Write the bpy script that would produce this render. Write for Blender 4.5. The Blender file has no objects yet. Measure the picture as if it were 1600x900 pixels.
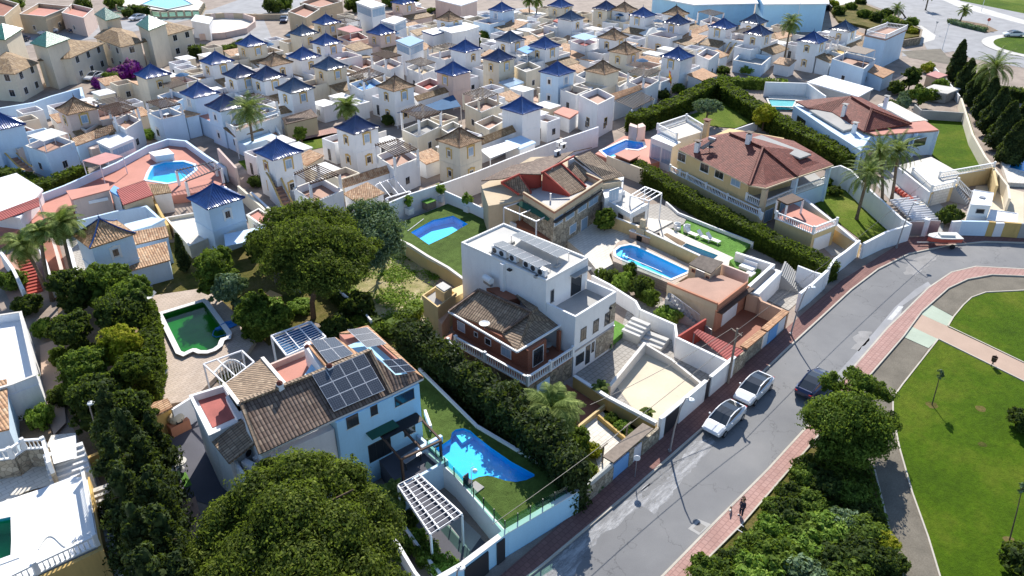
import bpy,math,random
import numpy as np
from mathutils import Vector,Matrix
C=bpy.context.scene.collection
S=bpy.context.scene
# ---------------------------------------------------------------- camera
CAMH=42.0
PITCH=math.radians(30.2);AZ=math.radians(43.2);FPX=1208.0
cd=bpy.data.cameras.new('camera');cam=bpy.data.objects.new('camera',cd);C.objects.link(cam)
cam.location=(0,0,CAMH)
cam.rotation_euler=(math.radians(90)-PITCH,0,AZ-math.radians(90))
cd.sensor_width=36.0;cd.lens=FPX/1600*36.0;cd.clip_start=1.0;cd.clip_end=2500
S.camera=cam
S.render.resolution_x=1024;S.render.resolution_y=576
# ---------------------------------------------------------------- light
SUN_EL=math.radians(37.5);SUN_AZ=math.radians(40)
sd=bpy.data.lights.new('sun','SUN');sun=bpy.data.objects.new('sun',sd);C.objects.link(sun)
sd.energy=4.7;sd.angle=math.radians(0.5);sd.color=(1.0,0.95,0.87)
sv=Vector((math.cos(SUN_EL)*math.cos(SUN_AZ),math.cos(SUN_EL)*math.sin(SUN_AZ),math.sin(SUN_EL)))
sun.rotation_euler=sv.to_track_quat('Z','Y').to_euler();sun.location=(60,60,120)
W=bpy.data.worlds.new('World');S.world=W;W.use_nodes=True
wn=W.node_tree;sky=wn.nodes.new('ShaderNodeTexSky');sky.sky_type='NISHITA';sky.sun_disc=False
sky.sun_elevation=SUN_EL;sky.sun_rotation=math.radians(90)-SUN_AZ;sky.ozone_density=3.5;sky.dust_density=0.4;sky.air_density=1.0
bg=wn.nodes['Background'];wn.links.new(sky.outputs[0],bg.inputs[0]);bg.inputs[1].default_value=0.115
S.view_settings.view_transform='Standard';S.view_settings.look='None';S.view_settings.gamma=1
S.view_settings.exposure=0.66
S.render.engine='CYCLES'
S.cycles.max_bounces=5;S.cycles.diffuse_bounces=3;S.cycles.glossy_bounces=2;S.cycles.transparent_max_bounces=8
S.cycles.transmission_bounces=2;S.cycles.caustics_reflective=False;S.cycles.caustics_refractive=False
# ---------------------------------------------------------------- photo point -> place on a level
_F=Vector((math.cos(AZ)*math.cos(PITCH),math.sin(AZ)*math.cos(PITCH),-math.sin(PITCH)))
_R=Vector((math.sin(AZ),-math.cos(AZ),0));_U=_R.cross(_F)
def ray(px,py):return _F+_R*((px-800)/FPX)+_U*(-(py-450)/FPX)
def g(px,py,z=0.0):
 d=ray(px,py);t=(z-CAMH)/d.z
 return(d.x*t,d.y*t)
def g3(px,py,z=0.0):
 x,y=g(px,py,z);return Vector((x,y,z))
 # ---------------------------------------------------------------- mesh builder
class MB:
 def __init__(s):s.v=[];s.f=[];s.smooth=False
 def face(s,*pts):
  n=len(s.v);s.v+=[tuple(p)for p in pts];s.f.append(tuple(range(n,n+len(pts))));return s
 def box(s,x0,x1,y0,y1,z0,z1):
  if x0>x1:x0,x1=x1,x0
  if y0>y1:y0,y1=y1,y0
  return s.prism([(x0,y0),(x1,y0),(x1,y1),(x0,y1)],z0,z1)
 def prism(s,pts,z0,z1):
  return s.block([(p[0],p[1],z1)for p in pts],z0)
 def block(s,top,zb):
  top=[tuple(p)for p in top]
  a=sum(top[i][0]*top[(i+1)%len(top)][1]-top[(i+1)%len(top)][0]*top[i][1]for i in range(len(top)))
  if a<0:top=top[::-1]
  n=len(top);b=len(s.v)
  bot=[(p[0],p[1],(p[2]+zb[0])if isinstance(zb,tuple)else zb)for p in top]
  s.v+=top+bot
  s.f.append(tuple(range(b,b+n)));s.f.append(tuple(range(b+2*n-1,b+n-1,-1)))
  for i in range(n):
   j=(i+1)%n;s.f.append((b+j,b+i,b+n+i,b+n+j))
  return s
 def wall(s,path,t,z0,z1,closed=False):
  n=len(path);segs=n if closed else n-1
  for i in range(segs):
   a=Vector(path[i][:2]);b=Vector(path[(i+1)%n][:2]);d=(b-a)
   if d.length<1e-4:continue
   d.normalize();q=Vector((-d.y,d.x))*t/2
   e=d*(t/2*0.98)if(closed or i<segs-1)else d*0
   za=z1[i]if isinstance(z1,(list,tuple))else z1;zb=z1[(i+1)%n]if isinstance(z1,(list,tuple))else z1
   a2=a-(d*(t/2*0.98)*-1 if(i>0 or closed)else d*0);b2=b+e
   s.block([(a2.x-q.x,a2.y-q.y,za),(b2.x-q.x,b2.y-q.y,zb),(b2.x+q.x,b2.y+q.y,zb),(a2.x+q.x,a2.y+q.y,za)],z0)
  return s
 def tube(s,p,q,r,r2=None,n=6,cap=True):
  p=Vector(p);q=Vector(q);r2=r if r2 is None else r2
  d=(q-p).normalized();u=d.orthogonal().normalized();w=d.cross(u);b=len(s.v)
  for c,rr in((p,r),(q,r2)):
   for k in range(n):
    t=2*math.pi*k/n;s.v.append(tuple(c+u*math.cos(t)*rr+w*math.sin(t)*rr))
  for k in range(n):
   j=(k+1)%n;s.f.append((b+k,b+j,b+n+j,b+n+k))
  if cap:s.f.append(tuple(range(b+n-1,b-1,-1)));s.f.append(tuple(range(b+n,b+2*n)))
  return s
 def path(s,pts,r,n=6):
  if not isinstance(r,(list,tuple)):r=[r]*len(pts)
  for i in range(len(pts)-1):s.tube(pts[i],pts[i+1],r[i],r[i+1],n)
  return s
 def bar(s,p,q,w,h):
  p=Vector(p);q=Vector(q);d=(q-p).normalized()
  u=d.cross(Vector((0,0,1)));u=u.normalized()if u.length>1e-3 else Vector((1,0,0));v=u.cross(d)
  u*=w/2;v*=h/2;b=len(s.v)
  for c in(p,q):
   s.v+=[tuple(c-u-v),tuple(c+u-v),tuple(c+u+v),tuple(c-u+v)]
  s.f+=[(b+3,b+2,b+1,b),(b+4,b+5,b+6,b+7),(b,b+1,b+5,b+4),(b+1,b+2,b+6,b+5),(b+2,b+3,b+7,b+6),(b+3,b,b+4,b+7)]
  return s
 def lathe(s,c,prof,n=10):
  b=len(s.v)
  for r,z in prof:
   for k in range(n):
    t=2*math.pi*k/n;s.v.append((c[0]+r*math.cos(t),c[1]+r*math.sin(t),c[2]+z))
  for i in range(len(prof)-1):
   for k in range(n):
    j=(k+1)%n;s.f.append((b+i*n+k,b+i*n+j,b+(i+1)*n+j,b+(i+1)*n+k))
  return s
 def blob(s,c,r,seed=0,amp=.15,seg=10,rings=7):
  rng=random.Random(seed);c=Vector(c);rx,ry,rz=r if isinstance(r,(tuple,list))else(r,r,r);b=len(s.v)
  for i in range(rings+1):
   ph=math.pi*i/rings
   for k in range(seg):
    t=2*math.pi*k/seg;m=1+rng.uniform(-amp,amp)
    s.v.append((c.x+rx*m*math.sin(ph)*math.cos(t),c.y+ry*m*math.sin(ph)*math.sin(t),c.z+rz*m*math.cos(ph)))
  for i in range(rings):
   for k in range(seg):
    j=(k+1)%seg;s.f.append((b+i*seg+k,b+(i+1)*seg+k,b+(i+1)*seg+j,b+i*seg+j))
  return s
def mesh(name,mb,mat,off=(0,0,0),uv=True):
 me=bpy.data.meshes.new(name)
 if isinstance(mb,tuple):
  q=mb[0];n=len(q);v=(q.reshape(-1,3)-np.array(off)).astype(np.float32)
  me.vertices.add(n*4);me.vertices.foreach_set('co',v.ravel())
  me.loops.add(n*4);me.loops.foreach_set('vertex_index',np.arange(n*4,dtype=np.int32))
  me.polygons.add(n);me.polygons.foreach_set('loop_start',np.arange(0,n*4,4,dtype=np.int32))
  try:me.polygons.foreach_set('loop_total',np.full(n,4,dtype=np.int32))
  except Exception:pass
  me.update(calc_edges=True);me.materials.append(mat);return me
 ox,oy,oz=off
 me.from_pydata([(x-ox,y-oy,z-oz)for x,y,z in mb.v],[],mb.f);me.update()
 me.materials.append(mat)
 if uv:
  ul=me.uv_layers.new(name='UVMap');data=np.zeros(len(me.loops)*2,dtype=np.float32)
  for p in me.polygons:
   nn=p.normal
   if abs(nn.z)>0.995:u=Vector((1,0,0));v=Vector((0,1,0))
   else:u=Vector((-nn.y,nn.x,0)).normalized();v=nn.cross(u)
   for li in p.loop_indices:
    co=me.vertices[me.loops[li].vertex_index].co
    data[li*2]=co.dot(u)+ox*u.x+oy*u.y;data[li*2+1]=co.dot(v)
  ul.data.foreach_set('uv',data)
 if mb.smooth:me.polygons.foreach_set('use_smooth',[True]*len(me.polygons))
 return me
class TH:
 def __init__(s,name,label,cat,loc=(0,0,0),group=None,rz=0):
  o=bpy.data.objects.new(name,None);o.empty_display_size=.3;C.objects.link(o)
  o.location=loc;o.rotation_euler=(0,0,rz);o['label']=label;o['category']=cat
  if group:o['group']=group
  s.o=o;s.loc=Vector(loc)
 def part(s,name,mb,mat,parent=None,label=None):
  o=bpy.data.objects.new(name,mesh(name,mb,mat,s.loc));C.objects.link(o)
  o.parent=parent or s.o
  if label:o['label']=label
  return o
def thing1(name,mb,mat,label,cat,loc=(0,0,0),group=None,kind=None,rz=0):
 o=bpy.data.objects.new(name,mesh(name,mb,mat,loc));C.objects.link(o);o.location=loc;o.rotation_euler=(0,0,rz)
 if label:o['label']=label
 if cat:o['category']=cat
 if group:o['group']=group
 if kind:o['kind']=kind
 return o
def struct(name,mb,mat):
 o=bpy.data.objects.new(name,mesh(name,mb,mat));C.objects.link(o);o['kind']='structure';return o
def dup(root,loc,rz=0,label=None,group=None,sc=None):
 r=root.copy();C.objects.link(r);r.location=loc;r.rotation_euler=(0,0,rz)
 if sc:r.scale=sc if isinstance(sc,(tuple,list))else(sc,sc,sc)
 if label:r['label']=label
 if group:r['group']=group
 for ch in KIDS.setdefault(root.name,list(root.children)):
  c=ch.copy();C.objects.link(c);c.parent=r
  for gr in KIDS.setdefault(ch.name,list(ch.children)):
   d=gr.copy();C.objects.link(d);d.parent=c
 return r
KIDS={}
# ---------------------------------------------------------------- materials
M={}
def hexc(h):
 h=h.lstrip('#');r=[int(h[i:i+2],16)/255 for i in(0,2,4)]
 return tuple(((c/12.92)if c<=.04045 else((c+.055)/1.055)**2.4)for c in r)
def newmat(name):
 m=bpy.data.materials.new(name);m.use_nodes=True;M[name]=m
 nt=m.node_tree;return m,nt,nt.nodes['Principled BSDF']
def coord(nt,kind='Object'):
 if kind=='World':
  n=nt.nodes.new('ShaderNodeNewGeometry');return n.outputs['Position']
 n=nt.nodes.new('ShaderNodeTexCoord');return n.outputs[kind]
def noise(nt,co,scale,detail=4,rough=.6):
 n=nt.nodes.new('ShaderNodeTexNoise');n.inputs['Scale'].default_value=scale;n.inputs['Detail'].default_value=detail
 n.inputs['Roughness'].default_value=rough;nt.links.new(co,n.inputs['Vector']);return n.outputs['Fac']
def ramp(nt,fac,stops):
 r=nt.nodes.new('ShaderNodeValToRGB');nt.links.new(fac,r.inputs[0]);e=r.color_ramp.elements
 while len(e)<len(stops):e.new(.5)
 for i,(p,c)in enumerate(stops):e[i].position=p;e[i].color=(*c,1)
 return r.outputs[0]
def mixc(nt,f,a,b,mode='MIX'):
 n=nt.nodes.new('ShaderNodeMix');n.data_type='RGBA';n.blend_type=mode
 for k,x in((0,f),(6,a),(7,b)):
  if hasattr(x,'is_output'):nt.links.new(x,n.inputs[k])
  else:n.inputs[k].default_value=x if k==0 else(*x,1)
 return n.outputs[2]
def bump(nt,h,strength,dist,bs):
 b=nt.nodes.new('ShaderNodeBump');b.inputs['Strength'].default_value=strength;b.inputs['Distance'].default_value=dist
 nt.links.new(h,b.inputs['Height']);nt.links.new(b.outputs[0],bs.inputs['Normal'])
def mth(nt,op,a,b=None):
 n=nt.nodes.new('ShaderNodeMath');n.operation=op
 for k,x in((0,a),(1,b)):
  if x is None:continue
  if hasattr(x,'is_output'):nt.links.new(x,n.inputs[k])
  else:n.inputs[k].default_value=x
 return n.outputs[0]
def sc(c,k):return tuple(max(0,min(1,x*k))for x in c)
def plain(name,col,rough=.8,var=.12,scale=.6,spec=.3,metal=0,fine=.06,co='World',dirt=0):
 """mottled surface: broad soft stains plus fine grain; dirt adds weather streaks"""
 c=hexc(col)if isinstance(col,str)else col
 m,nt,bs=newmat(name);p=coord(nt,co)
 col1=ramp(nt,noise(nt,p,scale,5),[(.3,sc(c,1-var)),(.7,sc(c,1+var*.6))])
 if fine:col1=mixc(nt,1.0,col1,ramp(nt,noise(nt,p,9,3),[(.3,(1-fine,)*3),(.7,(1+0*fine,)*3)]),'MULTIPLY')
 if dirt:
  mp=nt.nodes.new('ShaderNodeMapping');mp.inputs['Scale'].default_value=(1,1,.18);nt.links.new(p,mp.inputs[0])
  f=ramp(nt,noise(nt,mp.outputs[0],1.6,6,.7),[(.5,(0,)*3),(.78,(dirt,)*3)])
  col1=mixc(nt,f,col1,sc(c,.45))
 nt.links.new(col1,bs.inputs['Base Color'])
 bs.inputs['Roughness'].default_value=rough;bs.inputs['Specular IOR Level'].default_value=spec;bs.inputs['Metallic'].default_value=metal
 return m
def tilemat(name,cols,pu=.26,pv=.38,rough=.75,spec=.3,amp=.04,dark=.45):
 m,nt,bs=newmat(name)
 uv=nt.nodes.new('ShaderNodeUVMap').outputs[0];sp=nt.nodes.new('ShaderNodeSeparateXYZ');nt.links.new(uv,sp.inputs[0])
 u=mth(nt,'DIVIDE',sp.outputs[0],pu);v=mth(nt,'DIVIDE',sp.outputs[1],pv)
 fu=mth(nt,'FRACT',u);fv=mth(nt,'FRACT',v)
 cu=mth(nt,'FLOOR',u);cv=mth(nt,'FLOOR',v)
 cb=nt.nodes.new('ShaderNodeCombineXYZ');nt.links.new(cu,cb.inputs[0]);nt.links.new(cv,cb.inputs[1])
 wn_=nt.nodes.new('ShaderNodeTexWhiteNoise');nt.links.new(cb.outputs[0],wn_.inputs[0])
 base=ramp(nt,wn_.outputs['Value'],[(i/(len(cols)-1),hexc(c))for i,c in enumerate(cols)])
 w=mth(nt,'SINE',mth(nt,'MULTIPLY',fu,math.pi))
 gap=ramp(nt,w,[(.0,(dark,)*3),(.55,(1,)*3)])
 row=ramp(nt,fv,[(.0,(dark+.1,)*3),(.14,(1,)*3)])
 c1=mixc(nt,1.0,base,gap,'MULTIPLY');c1=mixc(nt,1.0,c1,row,'MULTIPLY')
 st=ramp(nt,noise(nt,coord(nt,'World'),.7,5),[(.3,(.78,)*3),(.65,(1.0,)*3)])
 c1=mixc(nt,1.0,c1,st,'MULTIPLY')
 nt.links.new(c1,bs.inputs['Base Color']);bs.inputs['Roughness'].default_value=rough;bs.inputs['Specular IOR Level'].default_value=spec
 h=mth(nt,'ADD',w,mth(nt,'MULTIPLY',fv,-.35));bump(nt,h,1.0,amp,bs)
 return m
def brickmat(name,c1,c2,mortar,w=.25,h=.08,rough=.85):
 m,nt,bs=newmat(name);uv=nt.nodes.new('ShaderNodeUVMap').outputs[0]
 b=nt.nodes.new('ShaderNodeTexBrick');nt.links.new(uv,b.inputs[0]);b.inputs['Scale'].default_value=1
 b.inputs['Brick Width'].default_value=w;b.inputs['Row Height'].default_value=h;b.inputs['Mortar Size'].default_value=min(w,h)*.08
 b.inputs['Color1'].default_value=(*hexc(c1),1);b.inputs['Color2'].default_value=(*hexc(c2),1);b.inputs['Mortar'].default_value=(*hexc(mortar),1)
 st=ramp(nt,noise(nt,coord(nt,'World'),.5,5),[(.3,(.8,)*3),(.7,(1.0,)*3)])
 nt.links.new(mixc(nt,1.0,b.outputs[0],st,'MULTIPLY'),bs.inputs['Base Color']);bs.inputs['Roughness'].default_value=rough
 bs.inputs['Specular IOR Level'].default_value=.25
 return m
def stonemat(name,cols,scale=2.2):
 m,nt,bs=newmat(name);uv=nt.nodes.new('ShaderNodeUVMap').outputs[0]
 v=nt.nodes.new('ShaderNodeTexVoronoi');v.inputs['Scale'].default_value=scale;nt.links.new(uv,v.inputs[0])
 wn_=nt.nodes.new('ShaderNodeTexWhiteNoise');nt.links.new(v.outputs['Color'],wn_.inputs[0])
 c=ramp(nt,wn_.outputs['Value'],[(i/(len(cols)-1),hexc(k))for i,k in enumerate(cols)])
 v2=nt.nodes.new('ShaderNodeTexVoronoi');v2.feature='DISTANCE_TO_EDGE';v2.inputs['Scale'].default_value=scale;nt.links.new(uv,v2.inputs[0])
 e=ramp(nt,v2.outputs['Distance'],[(.02,(.5,)*3),(.08,(1,)*3)])
 nt.links.new(mixc(nt,1.0,c,e,'MULTIPLY'),bs.inputs['Base Color']);bs.inputs['Roughness'].default_value=.9
 bump(nt,v2.outputs['Distance'],.6,.05,bs);return m
def grassmat(name,cols,scale=1.2,fine=30):
 m,nt,bs=newmat(name);p=coord(nt,'World')
 a=ramp(nt,noise(nt,p,scale*.12,6,.65),[(.3,hexc(cols[0])),(.5,hexc(cols[1])),(.72,hexc(cols[2]))])
 b=ramp(nt,noise(nt,p,fine*.12,4,.8),[(.25,(.55,)*3),(.75,(1.15,)*3)])
 nt.links.new(mixc(nt,1.0,a,b,'MULTIPLY'),bs.inputs['Base Color']);bs.inputs['Roughness'].default_value=.95
 bs.inputs['Specular IOR Level'].default_value=.1
 bump(nt,noise(nt,p,6,4,.8),.8,.12,bs);return m
def leafmat(name,cols,scale=.7,trans=.35,rough=.75):
 m,nt,bs=newmat(name);p=coord(nt,'World');gi=nt.nodes.new('ShaderNodeNewGeometry').outputs['Random Per Island']
 a=mth(nt,'ADD',mth(nt,'MULTIPLY',noise(nt,p,scale,3),.9),mth(nt,'MULTIPLY',gi,.5));a=mth(nt,'SUBTRACT',a,.2)
 c=ramp(nt,a,[(.2,sc(hexc(cols[0]),1.42)),(.5,sc(hexc(cols[1]),1.4)),(.8,sc(hexc(cols[2]),1.36))])
 nt.links.new(c,bs.inputs['Base Color']);bs.inputs['Roughness'].default_value=rough;bs.inputs['Specular IOR Level'].default_value=.12
 tr=nt.nodes.new('ShaderNodeBsdfTranslucent');nt.links.new(mixc(nt,.5,c,(.30,.42,.04),'MIX'),tr.inputs[0])
 mx=nt.nodes.new('ShaderNodeMixShader');mx.inputs[0].default_value=trans
 nt.links.new(bs.outputs[0],mx.inputs[1]);nt.links.new(tr.outputs[0],mx.inputs[2]);nt.links.new(mx.outputs[0],nt.nodes['Material Output'].inputs[0])
 return m
def glassy(name,tint,rough=.03,bumpy=0.0,alpha=.55,refl=1.0):
 """clear surface: tinted see-through mixed with sharp reflection by angle"""
 m,nt,bs=newmat(name);nt.nodes.remove(bs)
 t=nt.nodes.new('ShaderNodeBsdfTransparent');t.inputs[0].default_value=(*tint,1)
 gl=nt.nodes.new('ShaderNodeBsdfGlossy');gl.inputs['Roughness'].default_value=rough;gl.inputs[0].default_value=(refl,refl,refl,1)
 fr=nt.nodes.new('ShaderNodeLayerWeight');fr.inputs[0].default_value=.5
 if bumpy:
  b=nt.nodes.new('ShaderNodeBump');b.inputs['Strength'].default_value=bumpy;b.inputs['Distance'].default_value=.05
  nt.links.new(noise(nt,coord(nt,'World'),2.2,3),b.inputs['Height']);nt.links.new(b.outputs[0],gl.inputs['Normal']);nt.links.new(b.outputs[0],fr.inputs['Normal'])
 ff=mth(nt,'ADD',mth(nt,'MULTIPLY',mth(nt,'POWER',fr.outputs['Facing'],5.0),.9),.025)
 mx=nt.nodes.new('ShaderNodeMixShader');nt.links.new(ff,mx.inputs[0]);nt.links.new(t.outputs[0],mx.inputs[1]);nt.links.new(gl.outputs[0],mx.inputs[2])
 nt.links.new(mx.outputs[0],nt.nodes['Material Output'].inputs[0]);return m
plain('white',(.84,.84,.84),.85,.06,.35,dirt=.22)
plain('white_clean',(.82,.82,.81),.7,.03,.5)
plain('white_flat',(.78,.77,.75),.85,.08,.3,dirt=.0)
plain('pale_blue_shaded_white',(.62,.77,.91),.85,.06,.35,dirt=.15);plain('blue_shaded_white',(.44,.74,.95),.85,.06,.3,dirt=.12)  # blue shade of white walls set in the colour; pale blue roofs share it
plain('sky_blue_wall',(.20,.42,.75),.85,.08,.2)
plain('cream',(.74,.66,.52),.85,.08,.35,dirt=.3)
plain('pinkwall',(.72,.55,.47),.85,.07,.35,dirt=.3)
plain('beige',(.58,.46,.31),.88,.1,.35,dirt=.3)
plain('yellow_wall',(.70,.52,.26),.85,.08,.3,dirt=.3)
plain('ochre',(.62,.42,.15),.85,.1,.4,dirt=.4)
plain('salmon',(.50,.22,.13),.85,.1,.4,dirt=.3)
plain('salmon_light',(.66,.42,.28),.85,.08,.4,dirt=.3)
plain('redwall',(.40,.07,.05),.8,.1,.6)
plain('pink_floor',(.56,.25,.19),.8,.14,.25,fine=.12)
plain('red_floor',(.42,.12,.10),.75,.25,.5,fine=.15)
plain('terracotta',(.34,.13,.075),.7,.15,.5,fine=.15)
plain('terracotta_light',(.44,.26,.19),.75,.15,.35,fine=.12)
plain('concrete',(.42,.41,.39),.9,.16,.3,fine=.12)
plain('concrete_light',(.60,.58,.54),.9,.12,.3,fine=.1)
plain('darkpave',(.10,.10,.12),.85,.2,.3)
plain('sand',(.70,.61,.46),.95,.14,.22,fine=.1)
plain('alley',(.36,.29,.24),.9,.3,.35,fine=.25)
plain('soil',(.27,.19,.12),1,.35,.5,fine=.3)
plain('wood',(.10,.055,.035),.7,.25,3)
plain('wood_light',(.45,.27,.10),.6,.2,3)
plain('wood_grey',(.25,.20,.16),.8,.25,3)
plain('metal_white',(.78,.78,.80),.4,.03,1,spec=.5)
plain('metal_grey',(.35,.35,.37),.4,.1,1,spec=.5,metal=.6)
plain('metal_dark',(.035,.035,.04),.45,.1,1,spec=.5)
plain('black',(.015,.015,.018),.5,.1,1)
plain('green_screen',(.02,.16,.12),.8,.15,1)
plain('dark_green',(.02,.09,.06),.8,.15,1)
plain('blue_cloth',(.02,.10,.22),.85,.2,1)
plain('canvas',(.66,.66,.62),.9,.06,1)
plain('pink_canvas',(.52,.26,.24),.9,.1,1)
plain('red_rubber',(.6,.12,.08),.5,.1,2)
plain('blue_plastic',(.03,.20,.55),.4,.1,2)
plain('bark',(.16,.11,.075),.95,.35,4,fine=.3)
plain('palm_bark',(.22,.16,.11),.95,.4,6,fine=.3)
plain('denim',(.03,.035,.07),.9,.1,6)
plain('jacket',(.03,.035,.065),.8,.1,6)
plain('skin',(.55,.30,.20),.6,.05,8)
plain('hair',(.10,.06,.03),.7,.1,8)
plain('kerb',(.55,.50,.42),.9,.15,.6,fine=.15)
plain('pebble',(.21,.185,.145),.95,.25,.5,fine=.3)
plain('pale_green_tile',(.42,.48,.38),.9,.1,.5)
plain('path_tile',(.47,.34,.26),.9,.08,.5)
plain('yellow_tank',(.7,.6,.05),.5,.05,2)
plain('coping',(.72,.68,.62),.8,.1,.6)
plain('green_algae',(.03,.22,.03),.3,.5,.25,spec=.5)
plain('pool_floor',(.10,.62,.92),.5,.1,.8)
plain('pool_floor_teal',(.04,.42,.50),.5,.1,.8)
plain('pool_deep',(.015,.50,.92),.5,.1,.8)
tilemat('tile_brown',['#7c6557','#8b7465','#6b564a','#96806e'],.24,.40,dark=.25)
tilemat('tile_brown_near',['#7a6558','#877264','#6b574b','#9a8573'],.26,.42,dark=.22)
tilemat('tile_dark',['#968069','#a38b73','#85705c','#b49d83'],.26,.42,dark=.2)
tilemat('tile_red',['#7a4034','#85483b','#6e382e','#925346'],.30,.36,dark=.6)
tilemat('tile_tan',['#c79a72','#d8b08a','#a97b58','#e0bf9b'],.26,.42)
tilemat('tile_ochre',['#b98a63','#c99a73','#a97b58','#cfa57e'],.26,.42,dark=.6)
tilemat('tile_mixed',['#a2835f','#8f7350','#b79b77','#77604a'],.26,.42)
tilemat('tile_green',['#1f6b52','#267a5c','#185843'],.28,.4,rough=.3,spec=.6)
tilemat('tile_pinkred',['#b0635a','#bb6f66','#a6584f'],.35,9,dark=.7)
tilemat('corrugated_red',['#a5504a','#a5504a'],.28,30,dark=.55)
plain('glaze_blue',(.010,.055,.22),.22,.25,2.2,spec=.8)
plain('glaze_navy',(.008,.024,.10),.2,.3,2.2,spec=.9)
plain('glaze_slate',(.03,.06,.12),.22,.3,2.2,spec=.9)
tilemat('pyramid_tan',['#b08b66','#c49f7a','#96714f','#caa987'],.26,.42)
brickmat('brick','#8a4c36','#9a5a42','#94806f')
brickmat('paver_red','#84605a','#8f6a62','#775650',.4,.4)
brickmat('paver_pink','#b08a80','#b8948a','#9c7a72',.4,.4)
brickmat('deck_tile','#bdab9a','#c6b5a5','#a6968a',.6,.3)
brickmat('deck_grey','#a9a39b','#b2aca4','#8f8a83',.5,.5)
brickmat('deck_pale','#e0d9cc','#e6dfd3','#c9c1b4',.8,.4)
stonemat('stone',['#85776a','#9d8c76','#756957','#b3a288'],2.4)
stonemat('stone_pale',['#9a9080','#b3a791','#877b6b','#c4b8a2'],2.6)
grassmat('lawn',['#3c560a','#4b660c','#687420'],fine=16)
grassmat('lawn_small',['#4b6314','#5f7420','#83883e'])
grassmat('turf',['#4c5f2c','#556a32','#5f7539'],fine=10)
grassmat('turf_bright',['#5f8a3c','#6a9645','#76a252'],fine=10)
grassmat('weeds',['#6f7a34','#b0a478','#d6c8a4'],2.5,fine=14)
grassmat('rough_ground',['#3d4a16','#6b6433','#84744e'],3)
leafmat('leaf_pine',['#242e12','#3f4a1c','#6e7832'])
leafmat('leaf_dark',['#1a2410','#2c3a1a','#4a582a'])
leafmat('leaf_cypress',['#182212','#28341c','#444f2a'],trans=.2)
leafmat('leaf_mid',['#2a3812','#465820','#6f8236'])
leafmat('leaf_bright',['#46601a','#627c30','#8a9c48'])
leafmat('leaf_yellow',['#5f6a10','#83831e','#a39a38'])
leafmat('leaf_olive',['#3a4a2c','#55664a','#788a6c'],trans=.2)
leafmat('leaf_hedge',['#1e2a0c','#323f14','#505e22'])
leafmat('leaf_palm',['#34421a','#556430','#8a9454'],trans=.25)
leafmat('leaf_purple',['#4b0a52','#7a1a80','#9c3aa0'])
m,nt,bs=newmat('asphalt');p_=coord(nt,'World')
c_=ramp(nt,noise(nt,p_,.09,7,.62),[(.30,(.17,.17,.175)),(.5,(.215,.215,.217)),(.68,(.27,.265,.26))])
v_=ramp(nt,noise(nt,p_,14,3,.8),[(.2,(.78,)*3),(.8,(1.05,)*3)])
cr=nt.nodes.new('ShaderNodeTexVoronoi');cr.feature='DISTANCE_TO_EDGE';cr.inputs['Scale'].default_value=.13
dn=nt.nodes.new('ShaderNodeTexNoise');dn.inputs['Scale'].default_value=.8;dn.inputs['Detail'].default_value=6;nt.links.new(p_,dn.inputs['Vector'])
vm=nt.nodes.new('ShaderNodeVectorMath');vm.operation='MULTIPLY_ADD';nt.links.new(dn.outputs['Color'],vm.inputs[0]);vm.inputs[1].default_value=(3.5,)*3;nt.links.new(p_,vm.inputs[2]);nt.links.new(vm.outputs[0],cr.inputs['Vector'])
ck=ramp(nt,cr.outputs['Distance'],[(.0,(.62,)*3),(.006,(1,)*3)])
nt.links.new(mixc(nt,1.0,mixc(nt,1.0,c_,v_,'MULTIPLY'),ck,'MULTIPLY'),bs.inputs['Base Color']);bs.inputs['Roughness'].default_value=.85
bs.inputs['Specular IOR Level'].default_value=.3
plain('asphalt_pale',(.33,.33,.34),.85,.2,.3,fine=.12)
plain('asphalt_dust',(.33,.32,.31),.9,.25,.5,fine=.15)
plain('road_paint',(.62,.62,.60),.8,.2,2,fine=.2)
m,nt,bs=newmat('solar');uv_=nt.nodes.new('ShaderNodeUVMap').outputs[0]
b_=nt.nodes.new('ShaderNodeTexBrick');nt.links.new(uv_,b_.inputs[0]);b_.offset=0;b_.inputs['Scale'].default_value=1
b_.inputs['Brick Width'].default_value=.165;b_.inputs['Row Height'].default_value=.165;b_.inputs['Mortar Size'].default_value=.004
b_.inputs['Color1'].default_value=(.035,.045,.065,1);b_.inputs['Color2'].default_value=(.04,.05,.07,1);b_.inputs['Mortar'].default_value=(.26,.29,.33,1)
nt.links.new(b_.outputs[0],bs.inputs['Base Color']);bs.inputs['Roughness'].default_value=.3;bs.inputs['Specular IOR Level'].default_value=.4
m,nt,bs=newmat('window_glass');bs.inputs['Base Color'].default_value=(.025,.03,.035,1);bs.inputs['Roughness'].default_value=.08;bs.inputs['Specular IOR Level'].default_value=.8
m,nt,bs=newmat('window_blue');bs.inputs['Base Color'].default_value=(.30,.42,.55,1);bs.inputs['Roughness'].default_value=.12;bs.inputs['Specular IOR Level'].default_value=.7
m,nt,bs=newmat('car_white');bs.inputs['Base Color'].default_value=(.78,.78,.78,1);bs.inputs['Roughness'].default_value=.25;bs.inputs['Coat Weight'].default_value=1;bs.inputs['Coat Roughness'].default_value=.04
m,nt,bs=newmat('car_blue');bs.inputs['Base Color'].default_value=(.01,.02,.07,1);bs.inputs['Roughness'].default_value=.3;bs.inputs['Metallic'].default_value=.3;bs.inputs['Coat Weight'].default_value=1;bs.inputs['Coat Roughness'].default_value=.04
m,nt,bs=newmat('lamp_head');bs.inputs['Base Color'].default_value=(.7,.72,.72,1);bs.inputs['Roughness'].default_value=.3
m,nt,bs=newmat('tail_light');bs.inputs['Base Color'].default_value=(.35,.01,.01,1);bs.inputs['Roughness'].default_value=.15
glassy('water',(.50,.93,1.0),bumpy=.5)
glassy('water_green',(.50,.85,.45),bumpy=.25)
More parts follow.
